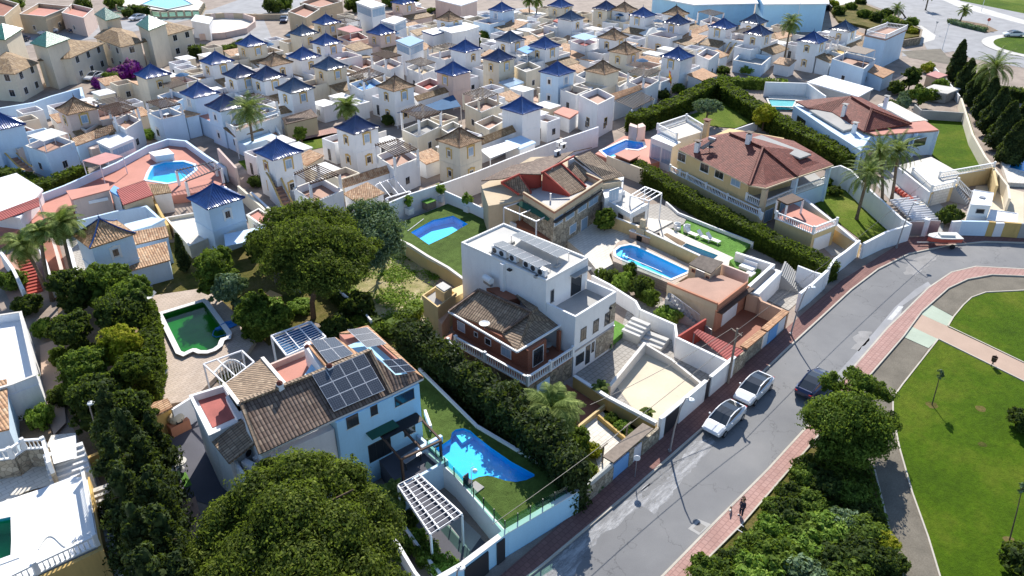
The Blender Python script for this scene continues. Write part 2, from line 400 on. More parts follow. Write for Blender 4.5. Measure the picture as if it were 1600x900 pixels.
glassy('pane_green',(.60,.82,.72))
glassy('pane_clear',(.80,.90,.92))
# pool floor materials, kept without a ripple pattern
for nm_ in('pool_floor','pool_floor_teal','pool_deep'):pass
# ================================================================ setting
def sheet(name,pts,z,mat,kind='structure',label=None,cat=None):
 mb=MB();q=[(*g(x,y,z),z)for x,y in pts]
 a=sum(q[i][0]*q[(i+1)%len(q)][1]-q[(i+1)%len(q)][0]*q[i][1]for i in range(len(q)))
 mb.face(*(q if a>0 else q[::-1]))
 return struct(name,mb,M[mat])
def slab(name,pts,z,zb,mat):
 mb=MB().block([(*g(x,y,z),z)for x,y in pts],zb);return struct(name,mb,M[mat])
mb=MB();mb.face((-300,-300,-.02),(700,-300,-.02),(700,700,-.02),(-300,700,-.02));struct('ground',mb,M['alley'])
# street, one carriageway from the lower edge round the bend to the right
sheet('road',[(560,1100),(700,1000),(850,880),(977,774),(1032,726),(1130,640),(1230,544),(1330,452),(1372,420),(1420,396),(1480,383),(1540,377),(1640,380),(1800,388),(1800,425),(1640,421),(1600,420),(1525,416),(1487,425),(1450,450),(1410,490),(1387,512),(1335,572),(1265,662),(1200,733),(1120,813),(1035,900),(900,1030),(820,1120)],.0,'asphalt')
RED_O=[(820,1120),(900,1030),(1035,900),(1120,813),(1200,733),(1265,662),(1335,572),(1387,512),(1410,490),(1450,450),(1487,425),(1525,416),(1600,420),(1800,425)]
RED_I=[(1800,440),(1600,431),(1550,429),(1512,436),(1482,450),(1440,487),(1412,525),(1360,585),(1310,642),(1262,700),(1160,818),(1078,900),(930,1045),(870,1120)]
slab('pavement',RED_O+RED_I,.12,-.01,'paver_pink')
mb=MB().wall([g(x,y,.12)for x,y in RED_O],.16,-.01,.135);struct('kerb',mb,M['kerb'])
mb=MB().wall([g(x,y,.12)for x,y in RED_I],.12,-.01,.16);struct('kerb',mb,M['kerb'])
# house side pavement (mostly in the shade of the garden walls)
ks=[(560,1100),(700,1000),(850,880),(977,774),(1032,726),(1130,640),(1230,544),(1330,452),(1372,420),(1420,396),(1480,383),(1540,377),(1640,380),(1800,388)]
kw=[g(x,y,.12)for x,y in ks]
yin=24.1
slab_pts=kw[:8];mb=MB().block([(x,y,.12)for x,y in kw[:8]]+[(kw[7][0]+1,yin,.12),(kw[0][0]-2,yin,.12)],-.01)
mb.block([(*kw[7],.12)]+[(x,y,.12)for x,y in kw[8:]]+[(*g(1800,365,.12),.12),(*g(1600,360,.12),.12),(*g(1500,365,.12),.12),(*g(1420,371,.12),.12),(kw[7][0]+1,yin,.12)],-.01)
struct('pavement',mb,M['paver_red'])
mb=MB().wall(kw,.16,-.01,.135);struct('kerb',mb,M['kerb'])
# worn and pale places in the asphalt
sheet('road_patch',[(860,835),(900,842),(960,792),(1010,750),(1060,700),(1090,672),(1102,686),(1085,720),(1050,765),(1022,803),(1005,798),(960,826),(925,860),(905,885),(880,925),(820,925),(790,905)],.004,'asphalt_dust')if False else None
def dust(name,pts,mat_edge,z=.004):
 """stain on the road whose rim fades through noise: irregular outline polygon"""
 rng=random.Random(len(pts)*7+int(pts[0][0]));q=[Vector(g(x,y,z))for x,y in pts];out=[]
 for i in range(len(q)):
  a=q[i];b=q[(i+1)%len(q)];n=max(2,int((b-a).length/.35))
  for k in range(n):
   p=a.lerp(b,k/n);out.append((p.x+rng.uniform(-.13,.13),p.y+rng.uniform(-.13,.13),z))
 s_=sum(out[i][0]*out[(i+1)%len(out)][1]-out[(i+1)%len(out)][0]*out[i][1]for i in range(len(out)))
 return struct(name,MB().face(*(out if s_>0 else out[::-1])),M[mat_edge])
m,nt,bs=newmat('spill');p_=coord(nt,'World')
mp=nt.nodes.new('ShaderNodeMapping');mp.inputs['Scale'].default_value=(.35,1.6,1);mp.inputs['Rotation'].default_value=(0,0,math.radians(6));nt.links.new(p_,mp.inputs[0])
f_=ramp(nt,noise(nt,mp.outputs[0],1.3,7,.72),[(.34,(0,)*3),(.62,(1,)*3)])
nt.links.new(ramp(nt,noise(nt,p_,5,4),[(.3,(.36,.36,.37)),(.7,(.48,.48,.48))]),bs.inputs['Base Color']);bs.inputs['Roughness'].default_value=.9
tr_=nt.nodes.new('ShaderNodeBsdfTransparent');mx=nt.nodes.new('ShaderNodeMixShader');nt.links.new(f_,mx.inputs[0]);nt.links.new(tr_.outputs[0],mx.inputs[1]);nt.links.new(bs.outputs[0],mx.inputs[2]);nt.links.new(mx.outputs[0],nt.nodes['Material Output'].inputs[0])
dust('road_spill',[(1020,803),(1004,792),(1000,780),(1040,752),(1062,720),(1085,690),(1112,684),(1122,692),(1100,712),(1075,742),(1050,772)],'spill')
dust('road_spill',[(870,870),(905,842),(960,795),(1000,770),(1010,785),(975,812),(940,838),(915,865),(880,925),(780,1000),(760,985)],'spill',.005)
dust('road_spill',[(1112,700),(1090,700),(1035,740),(985,780),(1010,765),(1060,722)],'spill',.007)
dust('road_patch',[(1332,528),(1345,516),(1362,518),(1356,532),(1342,548),(1330,545),(1338,536)],'asphalt_dust')
dust('road_patch',[(1422,408),(1462,392),(1470,398),(1430,430),(1412,428)],'asphalt_dust')
sheet('road_patch',[(1411,477),(1405,500),(1350,560),(1318,592),(1306,586),(1365,520),(1398,480),(1430,452),(1450,440),(1455,446)],.004,'asphalt_pale')
sheet('road_marking',[(1404,478),(1412,479),(1394,500),(1386,499)],.008,'road_paint')
sheet('drain_apron',[(1075,826),(1091,811),(1111,819),(1092,836)],.006,'concrete')
mb=MB();a=g(1084,822);b=g(1103,824)
gx,gy=g(1093,824);mb.box(gx-.38,gx+.38,gy-.28,gy+.28,.0,.012)
t=thing1('drain_grate',mb,M['metal_dark'],'square iron drain grate set in the road next to the pink pavement','drain cover',(gx,gy,0))
# park
sheet('lawn',[(1466,531),(1600,597),(1900,730),(2000,1200),(1560,1200),(1468,900),(1450,840),(1425,770),(1405,700),(1395,650),(1395,622),(1410,600)],.03,'lawn')
sheet('lawn',[(1481,511),(1490,495),(1505,478),(1518,466),(1540,458),(1600,455),(1900,465),(2000,720),(1600,567)],.03,'lawn')
sheet('path',[(1437,490),(1481,510),(1600,567),(2000,725),(1900,730),(1600,596),(1466,530),(1424,510)],.02,'path_tile')
sheet('path',[(1455,476),(1490,495),(1481,510),(1437,490)],.024,'pale_green_tile')
sheet('path',[(1424,510),(1466,530),(1451,544),(1411,526)],.024,'pale_green_tile')
sheet('gravel',[(1455,476),(1482,451),(1512,437),(1550,431),(1600,433),(1900,448),(1900,463),(1600,454),(1540,457),(1518,465),(1505,477),(1490,494)],.016,'pebble')
sheet('gravel',[(1411,527),(1450,545),(1410,602),(1395,624),(1395,650),(1405,700),(1425,770),(1450,840),(1468,900),(1530,1120),(1450,1120),(1410,900),(1395,850),(1380,790),(1365,730),(1340,700),(1290,690),(1262,700),(1310,642),(1362,585)],.012,'pebble')
sheet('soil_bed',[(1080,902),(1262,702),(1300,690),(1365,728),(1380,790),(1410,900),(1450,1120),(860,1120)],.02,'rough_ground')
for pts in([(1466,530),(1600,596),(1900,728)],[(1481,510),(1600,567)],[(1466,530),(1410,601),(1395,622),(1395,650),(1405,700),(1425,770),(1450,840),(1468,900),(1530,1120)],[(1481,510),(1490,495),(1505,477),(1518,465),(1540,457),(1600,454),(1900,463)],[(1365,729),(1380,790),(1395,850),(1410,900),(1440,1080)]):
 struct('kerb',MB().wall([g(x,y)for x,y in pts],.12,0,.09),M['kerb'])
for(x,y,r)in((1456,633,.5),(1532,639,.45),(1535,695,.35),(1577,845,.4)):
 cx,cy=g(x,y);n=14;rr=random.Random(x)
 struct('soil_pit',MB().face(*[(cx+r*rr.uniform(.8,1.15)*math.cos(k*2*math.pi/n),cy+r*rr.uniform(.8,1.15)*math.sin(k*2*math.pi/n),.036)for k in range(n)]),M['rough_ground'])
 # far street at the top, roundabout on the right
sheet('road',[(395,20),(412,30),(425,60),(440,90),(410,100),(380,70),(330,40),(300,30),(160,60),(0,75),(-200,90),(-200,70),(0,55),(150,40),(250,22),(330,15),(400,-10),(560,-60),(640,-60),(480,10),(480,40)],.01,'asphalt_pale')
sheet('road',[(560,34),(700,32),(700,20),(800,14),(860,8),(860,22),(700,48),(560,46)],.011,'asphalt_pale')
sheet('road',[(760,0),(860,0),(900,-30),(740,-30)],.012,'asphalt_pale')
sheet('road',[(1290,-40),(1340,0),(1400,22),(1420,40),(1440,62),(1450,80),(1410,78),(1410,88),(1450,86),(1490,80),(1520,92),(1600,106),(1800,130),(1800,20),(1600,-2),(1560,-12),(1470,-60)],.012,'asphalt_pale')
sheet('pavement',[(1290,-40),(1360,20),(1410,42),(1440,60),(1440,70),(1410,68),(1408,55),(1380,35),(1300,5),(1260,-40)],.016,'concrete_light')
sheet('pavement',[(1410,42),(1440,40),(1462,55),(1460,62),(1440,68),(1410,70)],.018,'concrete_light')
sheet('pavement',[(1450,-10),(1500,12),(1600,38),(1800,80),(1800,72),(1600,31),(1500,2),(1470,-10)],.018,'concrete_light')
sheet('lawn',[(1505,-30),(1500,1),(1600,21),(1800,60),(1800,-30)],.014,'lawn')
sheet('lawn',[(1520,-8),(1600,8),(1700,20),(1600,-20)],.015,'lawn_small')
mb=MB();cx,cy=g(1640,75);n=40
struct('roundabout_kerb',MB().face(*[(cx+14*math.cos(k*2*math.pi/n),cy+14*math.sin(k*2*math.pi/n),.1)for k in range(n)]),M['concrete_light'])
struct('lawn',MB().face(*[(cx+11.5*math.cos(k*2*math.pi/n),cy+11.5*math.sin(k*2*math.pi/n),.14)for k in range(n)]),M['lawn'])
sheet('island',[(1480,28),(1500,31),(1540,38),(1560,48),(1540,52),(1500,40)],.03,'soil')
sheet('gravel',[(1408,80),(1470,76),(1480,88),(1520,100),(1480,100),(1420,90)],.015,'pebble')
# ================================================================ vegetation builders
def leafquads(c,nrm,size,rng,aspect=2.0):
 n=len(c);nrm=nrm/np.maximum(np.linalg.norm(nrm,axis=1,keepdims=True),1e-6)
 r=rng.normal(size=(n,3));u=np.cross(nrm,r);u/=np.maximum(np.linalg.norm(u,axis=1,keepdims=True),1e-6);v=np.cross(nrm,u)
 s=size*rng.uniform(.6,1.35,(n,1));u=u*s*aspect*.5;v=v*s*.5
 return np.stack([c-u,c-v,c+u,c+v],axis=1)
def core_quads(c,r,rng,k=.74,seg=12,rings=8):
 ph=np.linspace(0.02,math.pi-.02,rings+1);th=np.linspace(0,2*math.pi,seg,endpoint=False)
 m=k*rng.uniform(.82,1.12,(rings+1,seg,1))
 P=np.stack([np.sin(ph)[:,None]*np.cos(th)[None],np.sin(ph)[:,None]*np.sin(th)[None],np.repeat(np.cos(ph)[:,None],seg,1)],-1)*m*np.array(r)+np.array(c)
 P2=np.roll(P,-1,axis=1)
 return np.stack([P[:-1],P[1:],P2[1:],P2[:-1]],axis=2).reshape(-1,4,3)
def crown(lobes,leaves,size,seed=1,clump=.22,nclump=None,flat=.7,bottom=-.35,core=.72):
 """lobes [(centre, radii)]; leaves gathered in clumps spread over the lobes, with gaps between"""
 rng=np.random.default_rng(seed);out=[]
 vol=np.array([(r[0]*r[1]*r[2])**(2/3)for c,r in lobes]);vol=vol/vol.sum()
 nclump=nclump or max(12,leaves//70)
 for(c,r),f in zip(lobes,vol):
  nc=max(5,int(nclump*f));d=rng.normal(size=(nc*2,3));d/=np.linalg.norm(d,axis=1,keepdims=True)
  d=d[d[:,2]>bottom][:nc];nc=len(d)
  rad=rng.uniform(.78,1.16,(nc,1));cc=d*rad*np.array(r)+np.array(c)
  per=max(6,int(leaves*f/nc));R=clump*min(r)*rng.uniform(.45,1.6,(nc,1))
  idx=np.repeat(np.arange(nc),per);o=rng.normal(size=(len(idx),3));o/=np.linalg.norm(o,axis=1,keepdims=True)
  o=o*rng.uniform(.35,1.0,(len(idx),1))**.5;o[:,2]*=flat
  pos=cc[idx]+o*R[idx]*1.5
  nrm=o+d[idx]*.5+rng.normal(size=o.shape)*.5
  out.append(leafquads(pos,nrm,size,rng))
  if core:out.append(core_quads(c,r,rng,core))
 return(np.concatenate(out),)
def boxleaves(p0,p1,w,h,dens,size,seed,z0=0,top=True,rough=.18):
 rng=np.random.default_rng(seed);a=np.array(p0[:2]);b=np.array(p1[:2]);L=np.linalg.norm(b-a);d=(b-a)/L;q=np.array([-d[1],d[0]])
 def put(n,s,t,z,nx):
  P=a+d*s[:,None]+q*t[:,None];P=np.concatenate([P,z[:,None]],1)
  ph=np.sin(s*2.1+seed)*.5+np.sin(s*.83+seed*2)*.5;P[:,:2]+=q*((ph*rough*.5)*np.sign(t+1e-6))[:,None]
  P[:,2]+=np.where(z>h*.8+z0,ph*rough,0)+rng.normal(size=n)*.05;P+=rng.normal(size=(n,3))*rough*.35
  N=np.tile(np.array(nx,dtype=float),(n,1))+rng.normal(size=(n,3))*.75;return leafquads(P,N,size,rng)
 o=[]
 for sgn in(-1,1):
  n=int(L*h*dens);o.append(put(n,rng.uniform(0,L,n),np.full(n,sgn*w/2),z0+h*rng.uniform(0,1,n),(*(q*sgn),.2)))
 n=int(L*w*dens*1.3);o.append(put(n,rng.uniform(0,L,n),rng.uniform(-w/2,w/2,n),np.full(n,z0+h),(0,0,1)))
 for e in(0,L):
  n=int(w*h*dens)+1;o.append(put(n,np.full(n,e),rng.uniform(-w/2,w/2,n),z0+h*rng.uniform(0,1,n),(*(d*(1 if e else-1)),.2)))
  # inner mass
 k=max(2,int(L/.8));s=np.linspace(0.05,L-.05,k+1);ww=w/2*.86
 for i in range(k):
  A=a+d*s[i];B=a+d*s[i+1];zt=z0+h*.94+.06*math.sin(i*1.7)
  c=[np.array([*(A-q*ww),z0]),np.array([*(B-q*ww),z0]),np.array([*(B+q*ww),z0]),np.array([*(A+q*ww),z0])]
  t=[x+np.array([0,0,zt-z0])for x in c]
  o.append(np.array([[t[0],t[1],t[2],t[3]],[c[0],c[1],t[1],t[0]],[c[2],c[3],t[3],t[2]],[c[1],c[2],t[2],t[1]],[c[3],c[0],t[0],t[3]]]))
 return np.concatenate(o)
def hedge(pts,w,h,label,mat='leaf_hedge',dens=26,size=.26,z0=0,seed=1,rough=.18,name='hedge',cat='hedge'):
 q=[g(*p[:2],z0)if len(p)<3 else p[:2]for p in pts]
 L=[boxleaves(q[i],q[i+1],w,h,dens,size,seed+i,z0,rough=rough)for i in range(len(q)-1)]
 return thing1(name,(np.concatenate(L),),M[mat],label,cat,(q[0][0],q[0][1],z0))
def limbs(mb,base,top,r,n,spread,seed,z=.55):
 rng=random.Random(seed);b=Vector(base);t=Vector(top)
 mids=[b.lerp(t,k/4)+Vector((rng.uniform(-.04,.04)*(t-b).length,rng.uniform(-.04,.04)*(t-b).length,0))for k in range(5)]
 mids[0]=b;mb.path(mids,[r*(1-.14*k)for k in range(5)],8)
 for k in range(n):
  s=b.lerp(t,rng.uniform(z,.95));a=k*2.4+rng.random();e=s+Vector((math.cos(a)*spread,math.sin(a)*spread,spread*rng.uniform(.35,.8)))
  m_=s.lerp(e,.5)+Vector((0,0,spread*.12));mb.path([s,m_,e],[r*.5,r*.3,r*.12],6)
 return mb
def tree(name,xy,label,H,R,lobes=None,leaves=6000,size=.3,mat='leaf_mid',seed=1,trunk_r=.2,z0=0,group=None,cat='tree',clump=.22,bottom=-.35,trunk='bark',th=None,core=.72):
 """lobes in local metres [(dx,dy,z,rx,ry,rz)]"""
 x,y=xy;T=TH(name,label,cat,(x,y,z0),group);rng=random.Random(seed)
 if not lobes:
  lobes=[(0,0,H-R*.8,R*.7,R*.7,R*.7)]+[(R*rng.uniform(.4,.72)*math.cos(k*2.4+seed),R*rng.uniform(.4,.72)*math.sin(k*2.4+seed),H*rng.uniform(.28,.85),R*rng.uniform(.28,.5),R*rng.uniform(.28,.5),R*rng.uniform(.3,.5))for k in range(10)]
 L=[((x+a,y+b,z0+c),(d,e,f))for a,b,c,d,e,f in lobes]
 th=th or(H-R*.9)
 T.part('trunk',limbs(MB(),(x,y,z0-.05),(x,y,z0+th),trunk_r,6,R*.55,seed),M[trunk])
 T.part('crown',crown(L,leaves,size,seed,clump,bottom=bottom,core=core),M[mat]);return T.o
def frond(base,az,L,el,droop,wid,n=14,rng=None):
 """one palm frond: arching rib with leaflet pairs"""
 q=[];p=np.array(base,float);h=np.array([math.cos(az),math.sin(az),0.]);side=np.array([-h[1],h[0],0.]);e=el;st=L/n;pts=[p.copy()]
 for k in range(n):
  p=p+st*(h*math.cos(e)+np.array([0,0,1.])*math.sin(e));e-=droop/n*(1+k/n);pts.append(p.copy())
 for k in range(1,n+1):
  a,b=pts[k-1],pts[k];f=math.sin(math.pi*(.12+.80*k/n))*wid;t=(b-a)/np.linalg.norm(b-a);up=np.cross(side,t)
  for s in(-1,1):
   for j in(0.0,.5):
    o=a+(b-a)*j;tip=o+side*s*f*.85+t*f*.55-up*s*0-np.array([0,0,1.])*f*.30
    q.append([o-t*.02,o+t*.07*max(1,L/3),tip+t*.02,tip-t*.02])
  w=.03*(1-k/n)+.012;q.append([a-side*w,a+side*w,b+side*w,b-side*w])
 return q
def palm(name,xy,H,R,label,nf=34,lean=(0,0),seed=1,z0=0,group=None,trunk_r=.22,skirt=8,wid=.55,cat='palm tree',n=14):
 x,y=xy;rng=random.Random(seed);T=TH(name,label,cat,(x,y,z0),group)
 top=Vector((x+lean[0],y+lean[1],z0+H));pts=[Vector((x,y,z0-.05)).lerp(top,k/7)+Vector((lean[0],lean[1],0))*(-.12*math.sin(math.pi*k/7))for k in range(8)]
 T.part('trunk',MB().path(pts,[trunk_r*1.35]+[trunk_r*(1-.03*k)*(1.06 if k%2 else.97)for k in range(7)],10),M['palm_bark'])
 q=[]
 for k in range(nf):
  f=k/nf;el=math.radians(80-105*f)+rng.uniform(-.1,.1);q+=frond(top,k*2.399+rng.uniform(-.2,.2),R*rng.uniform(.85,1.1),el,.75+.7*rng.random(),wid,n)
 T.part('crown',(np.array(q),),M['leaf_palm'])
 if skirt:
  q=[]
  for k in range(skirt):q+=frond(top-Vector((0,0,.25)),k*2.399+1,R*.55,-.9,.7,wid*.7,7)
  T.part('dry_fronds',(np.array(q),),M['weeds'])
 return T.o
def shrub(name,xy,r,h,label,mat='leaf_mid',seed=1,z0=0,leaves=900,size=.2,cat='shrub',group=None,clump=.3):
 x,y=xy;rng=random.Random(seed)
 L=[((x,y,z0+h*.5),(r*.8,r*.8,h*.5))]+[((x+r*.45*math.cos(k*2.1+seed),y+r*.45*math.sin(k*2.1+seed),z0+h*rng.uniform(.35,.6)),(r*.5,r*.5,h*.4))for k in range(3)]
 return thing1(name,crown(L,leaves,size,seed,clump,bottom=-.6),M[mat],label,cat,(x,y,z0),group)
def cypress(xy,r,h,label,seed=1,z0=0,leaves=3500,size=.26,mat='leaf_cypress',group=None,lean=(0,0)):
 x,y=xy;T=TH('cypress',label,'cypress',(x,y,z0),group);rng=np.random.default_rng(seed)
 T.part('trunk',MB().tube((x,y,z0-.05),(x+lean[0]*.5,y+lean[1]*.5,z0+h*.5),.16,.08,7),M['bark'])
 n=leaves;t=rng.uniform(0.03,1,n)**.9;prof=np.sin(np.pi*np.clip(t,0,1)**.55)**.7*(1-t*.25)+.05;ang=rng.uniform(0,2*math.pi,n)
 lob=1+.16*np.sin(ang*3+t*9+seed)+.12*np.sin(ang*5-t*14);rr=r*prof*lob*rng.uniform(.78,1.08,n)
 P=np.stack([x+lean[0]*t+rr*np.cos(ang),y+lean[1]*t+rr*np.sin(ang),z0+.15+t*h],1);N=np.stack([np.cos(ang),np.sin(ang),np.full(n,.35)],1)+rng.normal(size=(n,3))*.6
 q=[leafquads(P,N,size,rng,1.9)]
 tt=np.linspace(0,1,12)
 for i in range(11):
  for k in range(8):
   c=[]
   for a,b in((i,k),(i,k+1),(i+1,k+1),(i+1,k)):
    f=tt[a];R_=r*(math.sin(math.pi*max(f,.001)**.55)**.7*(1-f*.25)+.04)*.78;an=b*math.pi/4
    c.append([x+lean[0]*f+R_*math.cos(an),y+lean[1]*f+R_*math.sin(an),z0+.15+f*h*.97])
   q.append(np.array([c]))
 T.part('crown',(np.concatenate(q),),M[mat]);return T.o
 # ================================================================ building helpers
def P3(px,py,z):return(*g(px,py,z),z)
def onwall(A,B,px,py):
 """where the line of sight through a photo point meets the upright plane over A-B: (metres along, height)"""
 A=Vector((*A[:2],0));B=Vector((*B[:2],0));d=(B-A).normalized();n=Vector((-d.y,d.x,0));r=ray(px,py);o=Vector((0,0,CAMH))
 t=(A-o).dot(n)/r.dot(n);p=o+r*t;return(p-A).dot(d),p.z
def window(T,A,B,s0,s1,z0,z1,parent=None,name='window',frame='metal_dark',glass='window_glass',mull=1,sill=None,fw=.06,out=.03,side=-1):
 """opening between A and B (xy): frame standing proud, pane set back inside it"""
 A=Vector((*A[:2],0));B=Vector((*B[:2],0));d=(B-A).normalized();n=Vector((d.y,-d.x,0))*(-side)*-1
 def bx(mb,a,b,lo,hi,o0,o1):
  p=A+d*a;q=A+d*b;mb.block([(*(p+n*o0)[:2],hi),(*(q+n*o0)[:2],hi),(*(q+n*o1)[:2],hi),(*(p+n*o1)[:2],hi)],lo)
 f=MB();bx(f,s0,s0+fw,z0,z1,-.04,out);bx(f,s1-fw,s1,z0,z1,-.04,out);bx(f,s0+fw,s1-fw,z1-fw,z1,-.04,out);bx(f,s0+fw,s1-fw,z0,z0+fw,-.04,out)
 for k in range(1,mull+1):
  m_=s0+(s1-s0)*k/(mull+1);bx(f,m_-.02,m_+.02,z0+fw,z1-fw,-.03,out-.008)
 w=T.part(name,f,M[frame],parent)
 p=MB();bx(p,s0+fw,s1-fw,z0+fw,z1-fw,-.03,.008);T.part('pane',p,M[glass],w)if parent is None else None
 if parent is not None:T.part('pane',p,M[glass],parent)
 if sill:
  q=MB();bx(q,s0-.08,s1+.08,z0-.08,z0-.004,-.02,.12);T.part('sill',q,M[sill],w if parent is None else parent)
 return w
def wpx(T,A,B,p0,p1,**k):
 """window from its top-left and bottom-right photo points on the wall A-B"""
 a,za=onwall(A,B,*p0);b,zb=onwall(A,B,*p1)
 if a>b:a,b=b,a
 return window(T,A,B,a,b,min(za,zb),max(za,zb),**k)
def parapet(T,pts,z0,h,t=.18,mat='white',name='parapet',closed=True,cop=None):
 T.part(name,MB().wall(pts,t,z0,z0+h,closed),M[mat])
 if cop:T.part('coping',MB().wall(pts,t+.06,z0+h+.002,z0+h+.06,closed),M[cop])
def balustrade(T,pts,z0,h=.95,mat='white_clean',gap=.28,parent=None,posts=True):
 """row of turned balusters between rails, square posts at the bends; pts xy or xyz"""
 P=[(p[0],p[1],p[2]if len(p)>2 else z0)for p in pts]
 r=MB();b=MB()
 for i in range(len(P)-1):
  a=Vector(P[i]);c=Vector(P[i+1]);L=(c-a).length;n=max(1,int(L/gap))
  r.bar(a+Vector((0,0,h-.06)),c+Vector((0,0,h-.06)),.2,.12);r.bar(a+Vector((0,0,.05)),c+Vector((0,0,.05)),.18,.1)
  for k in range(n):
   q=a.lerp(c,(k+.5)/n);b.lathe((q.x,q.y,q.z+.1),[(.05,0),(.075,.12),(.04,.38),(.035,.55),(.06,h-.22)],6)
 rail=T.part('rail',r,M[mat],parent);T.part('baluster_row',b,M[mat],parent)
 if posts:
  for p in P:T.part('post',MB().box(p[0]-.13,p[0]+.13,p[1]-.13,p[1]+.13,p[2],p[2]+h+.14),M[mat],parent)
 return rail
def garden_wall(pts,z1,label,mat='white',t=.22,z0=0,cop=None,name='garden_wall',px=True,closed=False,cat='wall',group=None):
 """pts: photo points along the TOP of the wall at height z1 (z may vary per point as a third value)"""
 zz=[p[2]if len(p)>2 else z1 for p in pts]
 q=[g(p[0],p[1],z)for p,z in zip(pts,zz)]if px else[p[:2]for p in pts]
 T=TH(name,label,cat,(q[0][0],q[0][1],z0),group)
 T.part('wall',MB().wall(q,t,z0,zz,closed),M[mat])
 if cop:T.part('coping',MB().wall(q,t+.1,min(zz),[z+.07 for z in zz],closed)if len(set(zz))==1 else MB().wall(q,t+.1,min(zz)-.0,[z+.05 for z in zz],closed),M[cop])
 return T
def pergola(T,c,zt,zb,n=9,mat='wood',posts='white',w=.08,parent=None,over=.35,along=0,pr=.14,slat_h=.12):
 """four corners c (xy) of a slatted roof on square posts, slats laid from side 0-1 to side 3-2"""
 c=[Vector((*p[:2],zt))for p in c]
 for p in c:
  T.part('post',MB().box(p.x-pr,p.x+pr,p.y-pr,p.y+pr,zb,zt-.12),M[posts],parent)
 T.part('beam',MB().bar(c[0]-Vector((0,0,.06)),c[3]-Vector((0,0,.06)),.14,.12),M[mat],parent);T.part('beam',MB().bar(c[1]-Vector((0,0,.06)),c[2]-Vector((0,0,.06)),.14,.12),M[mat],parent)
 if not n:return
 m_=MB()
 for k in range(n):
  f=(k+.5)/n;a=c[0].lerp(c[3],f);b=c[1].lerp(c[2],f);d=(b-a).normalized()*over;z=Vector((0,0,slat_h/2+.002));m_.bar(a-d+z,b+d+z,w,slat_h)
 return T.part('slat_panel',m_,M[mat],parent)
def canopy(T,c,zt,zb,mat='canvas',posts='metal_white',name='canopy',parent=None,th=.08,pr=.06):
 """flat sheet roof on four thin posts; c = corners as xy or xyz"""
 q=[(p[0],p[1],p[2]if len(p)>2 else zt)for p in c]
 r=T.part(name,MB().block(q,(0,0,-th))if False else MB().block(q,min(p[2]for p in q)-th)if len(set(p[2]for p in q))==1 else MB().block(q,(None,))if False else slab3(q,th),M[mat],parent)
 for p in q:T.part('post',MB().box(p[0]-pr,p[0]+pr,p[1]-pr,p[1]+pr,zb,p[2]-th-.003),M[posts],parent)
 return r
def slab3(q,th):
 mb=MB();q=[tuple(p)for p in q];a=sum(q[i][0]*q[(i+1)%len(q)][1]-q[(i+1)%len(q)][0]*q[i][1]for i in range(len(q)))
 if a<0:q=q[::-1]
 n=len(q);mb.v+=q+[(x,y,z-th)for x,y,z in q];mb.f.append(tuple(range(n)));mb.f.append(tuple(range(2*n-1,n-1,-1)))
 for i in range(n):
  j=(i+1)%n;mb.f.append((j,i,n+i,n+j))
 return mb
def solar(T,q,nu,nv,parent=None,lift=.12,mat='solar',name='solar_panel',gap=.012):
 """nu x nv modules over the quad q (3-D corners, q0-q1 along the row); each module with its own pale frame"""
 q=[Vector(p)for p in q];nrm=(q[1]-q[0]).cross(q[3]-q[0]).normalized();nrm=nrm if nrm.z>0 else-nrm
 def at(u,v):return q[0]*(1-u)*(1-v)+q[1]*u*(1-v)+q[2]*u*v+q[3]*(1-u)*v+nrm*lift
 for i in range(nu):
  for j in range(nv):
   u0,u1,v0,v1=i/nu,(i+1)/nu,j/nv,(j+1)/nv;eu=gap/max(.5,(q[1]-q[0]).length);ev=gap/max(.5,(q[3]-q[0]).length)
   c=[at(u0+eu,v0+ev),at(u1-eu,v0+ev),at(u1-eu,v1-ev),at(u0+eu,v1-ev)]
   f=MB();f2=slab3(c,.035);pn=T.part(name,f2,M['metal_white'],parent)
   k=.018;cen=sum(c,Vector())/4
   ci=[p+(cen-p)*(k/max(.3,(cen-p).length))*1.5+nrm*.004 for p in c]
   T.part('cell_sheet',slab3(ci,.006),M[mat],pn if parent is None else parent)
def pool(name,label,xy,z,depth,rim,floor='pool_floor',water='water',rimmat='coping',rimw=.35,steps=None,below=.12,z0=None):
 """basin sunk in its deck: walls and floor, water a hand below the rim, coping round it"""
 T=TH(name,label,'swimming pool',(xy[0][0],xy[0][1],z))
 n=len(xy);a=sum(xy[i][0]*xy[(i+1)%n][1]-xy[(i+1)%n][0]*xy[i][1]for i in range(n))
 q=list(xy)if a>0 else list(xy)[::-1]
 mb=MB();mb.face(*[(x,y,z-depth)for x,y in q])
 for i in range(n):
  j=(i+1)%n;mb.face((*q[i],z-depth),(*q[i],z),(*q[j],z),(*q[j],z-depth))
 T.part('basin',mb,M[floor]);T.part('water',MB().face(*[(x,y,z-below)for x,y in q]),M[water])
 if rimw:
  c=Vector((sum(p[0]for p in q)/n,sum(p[1]for p in q)/n));T.part('coping',ringmesh(q,rimw,z+.004,z+.06),M[rimmat])
 if steps:
  for k,(A,B,C_,D)in enumerate(steps):pass
 return T
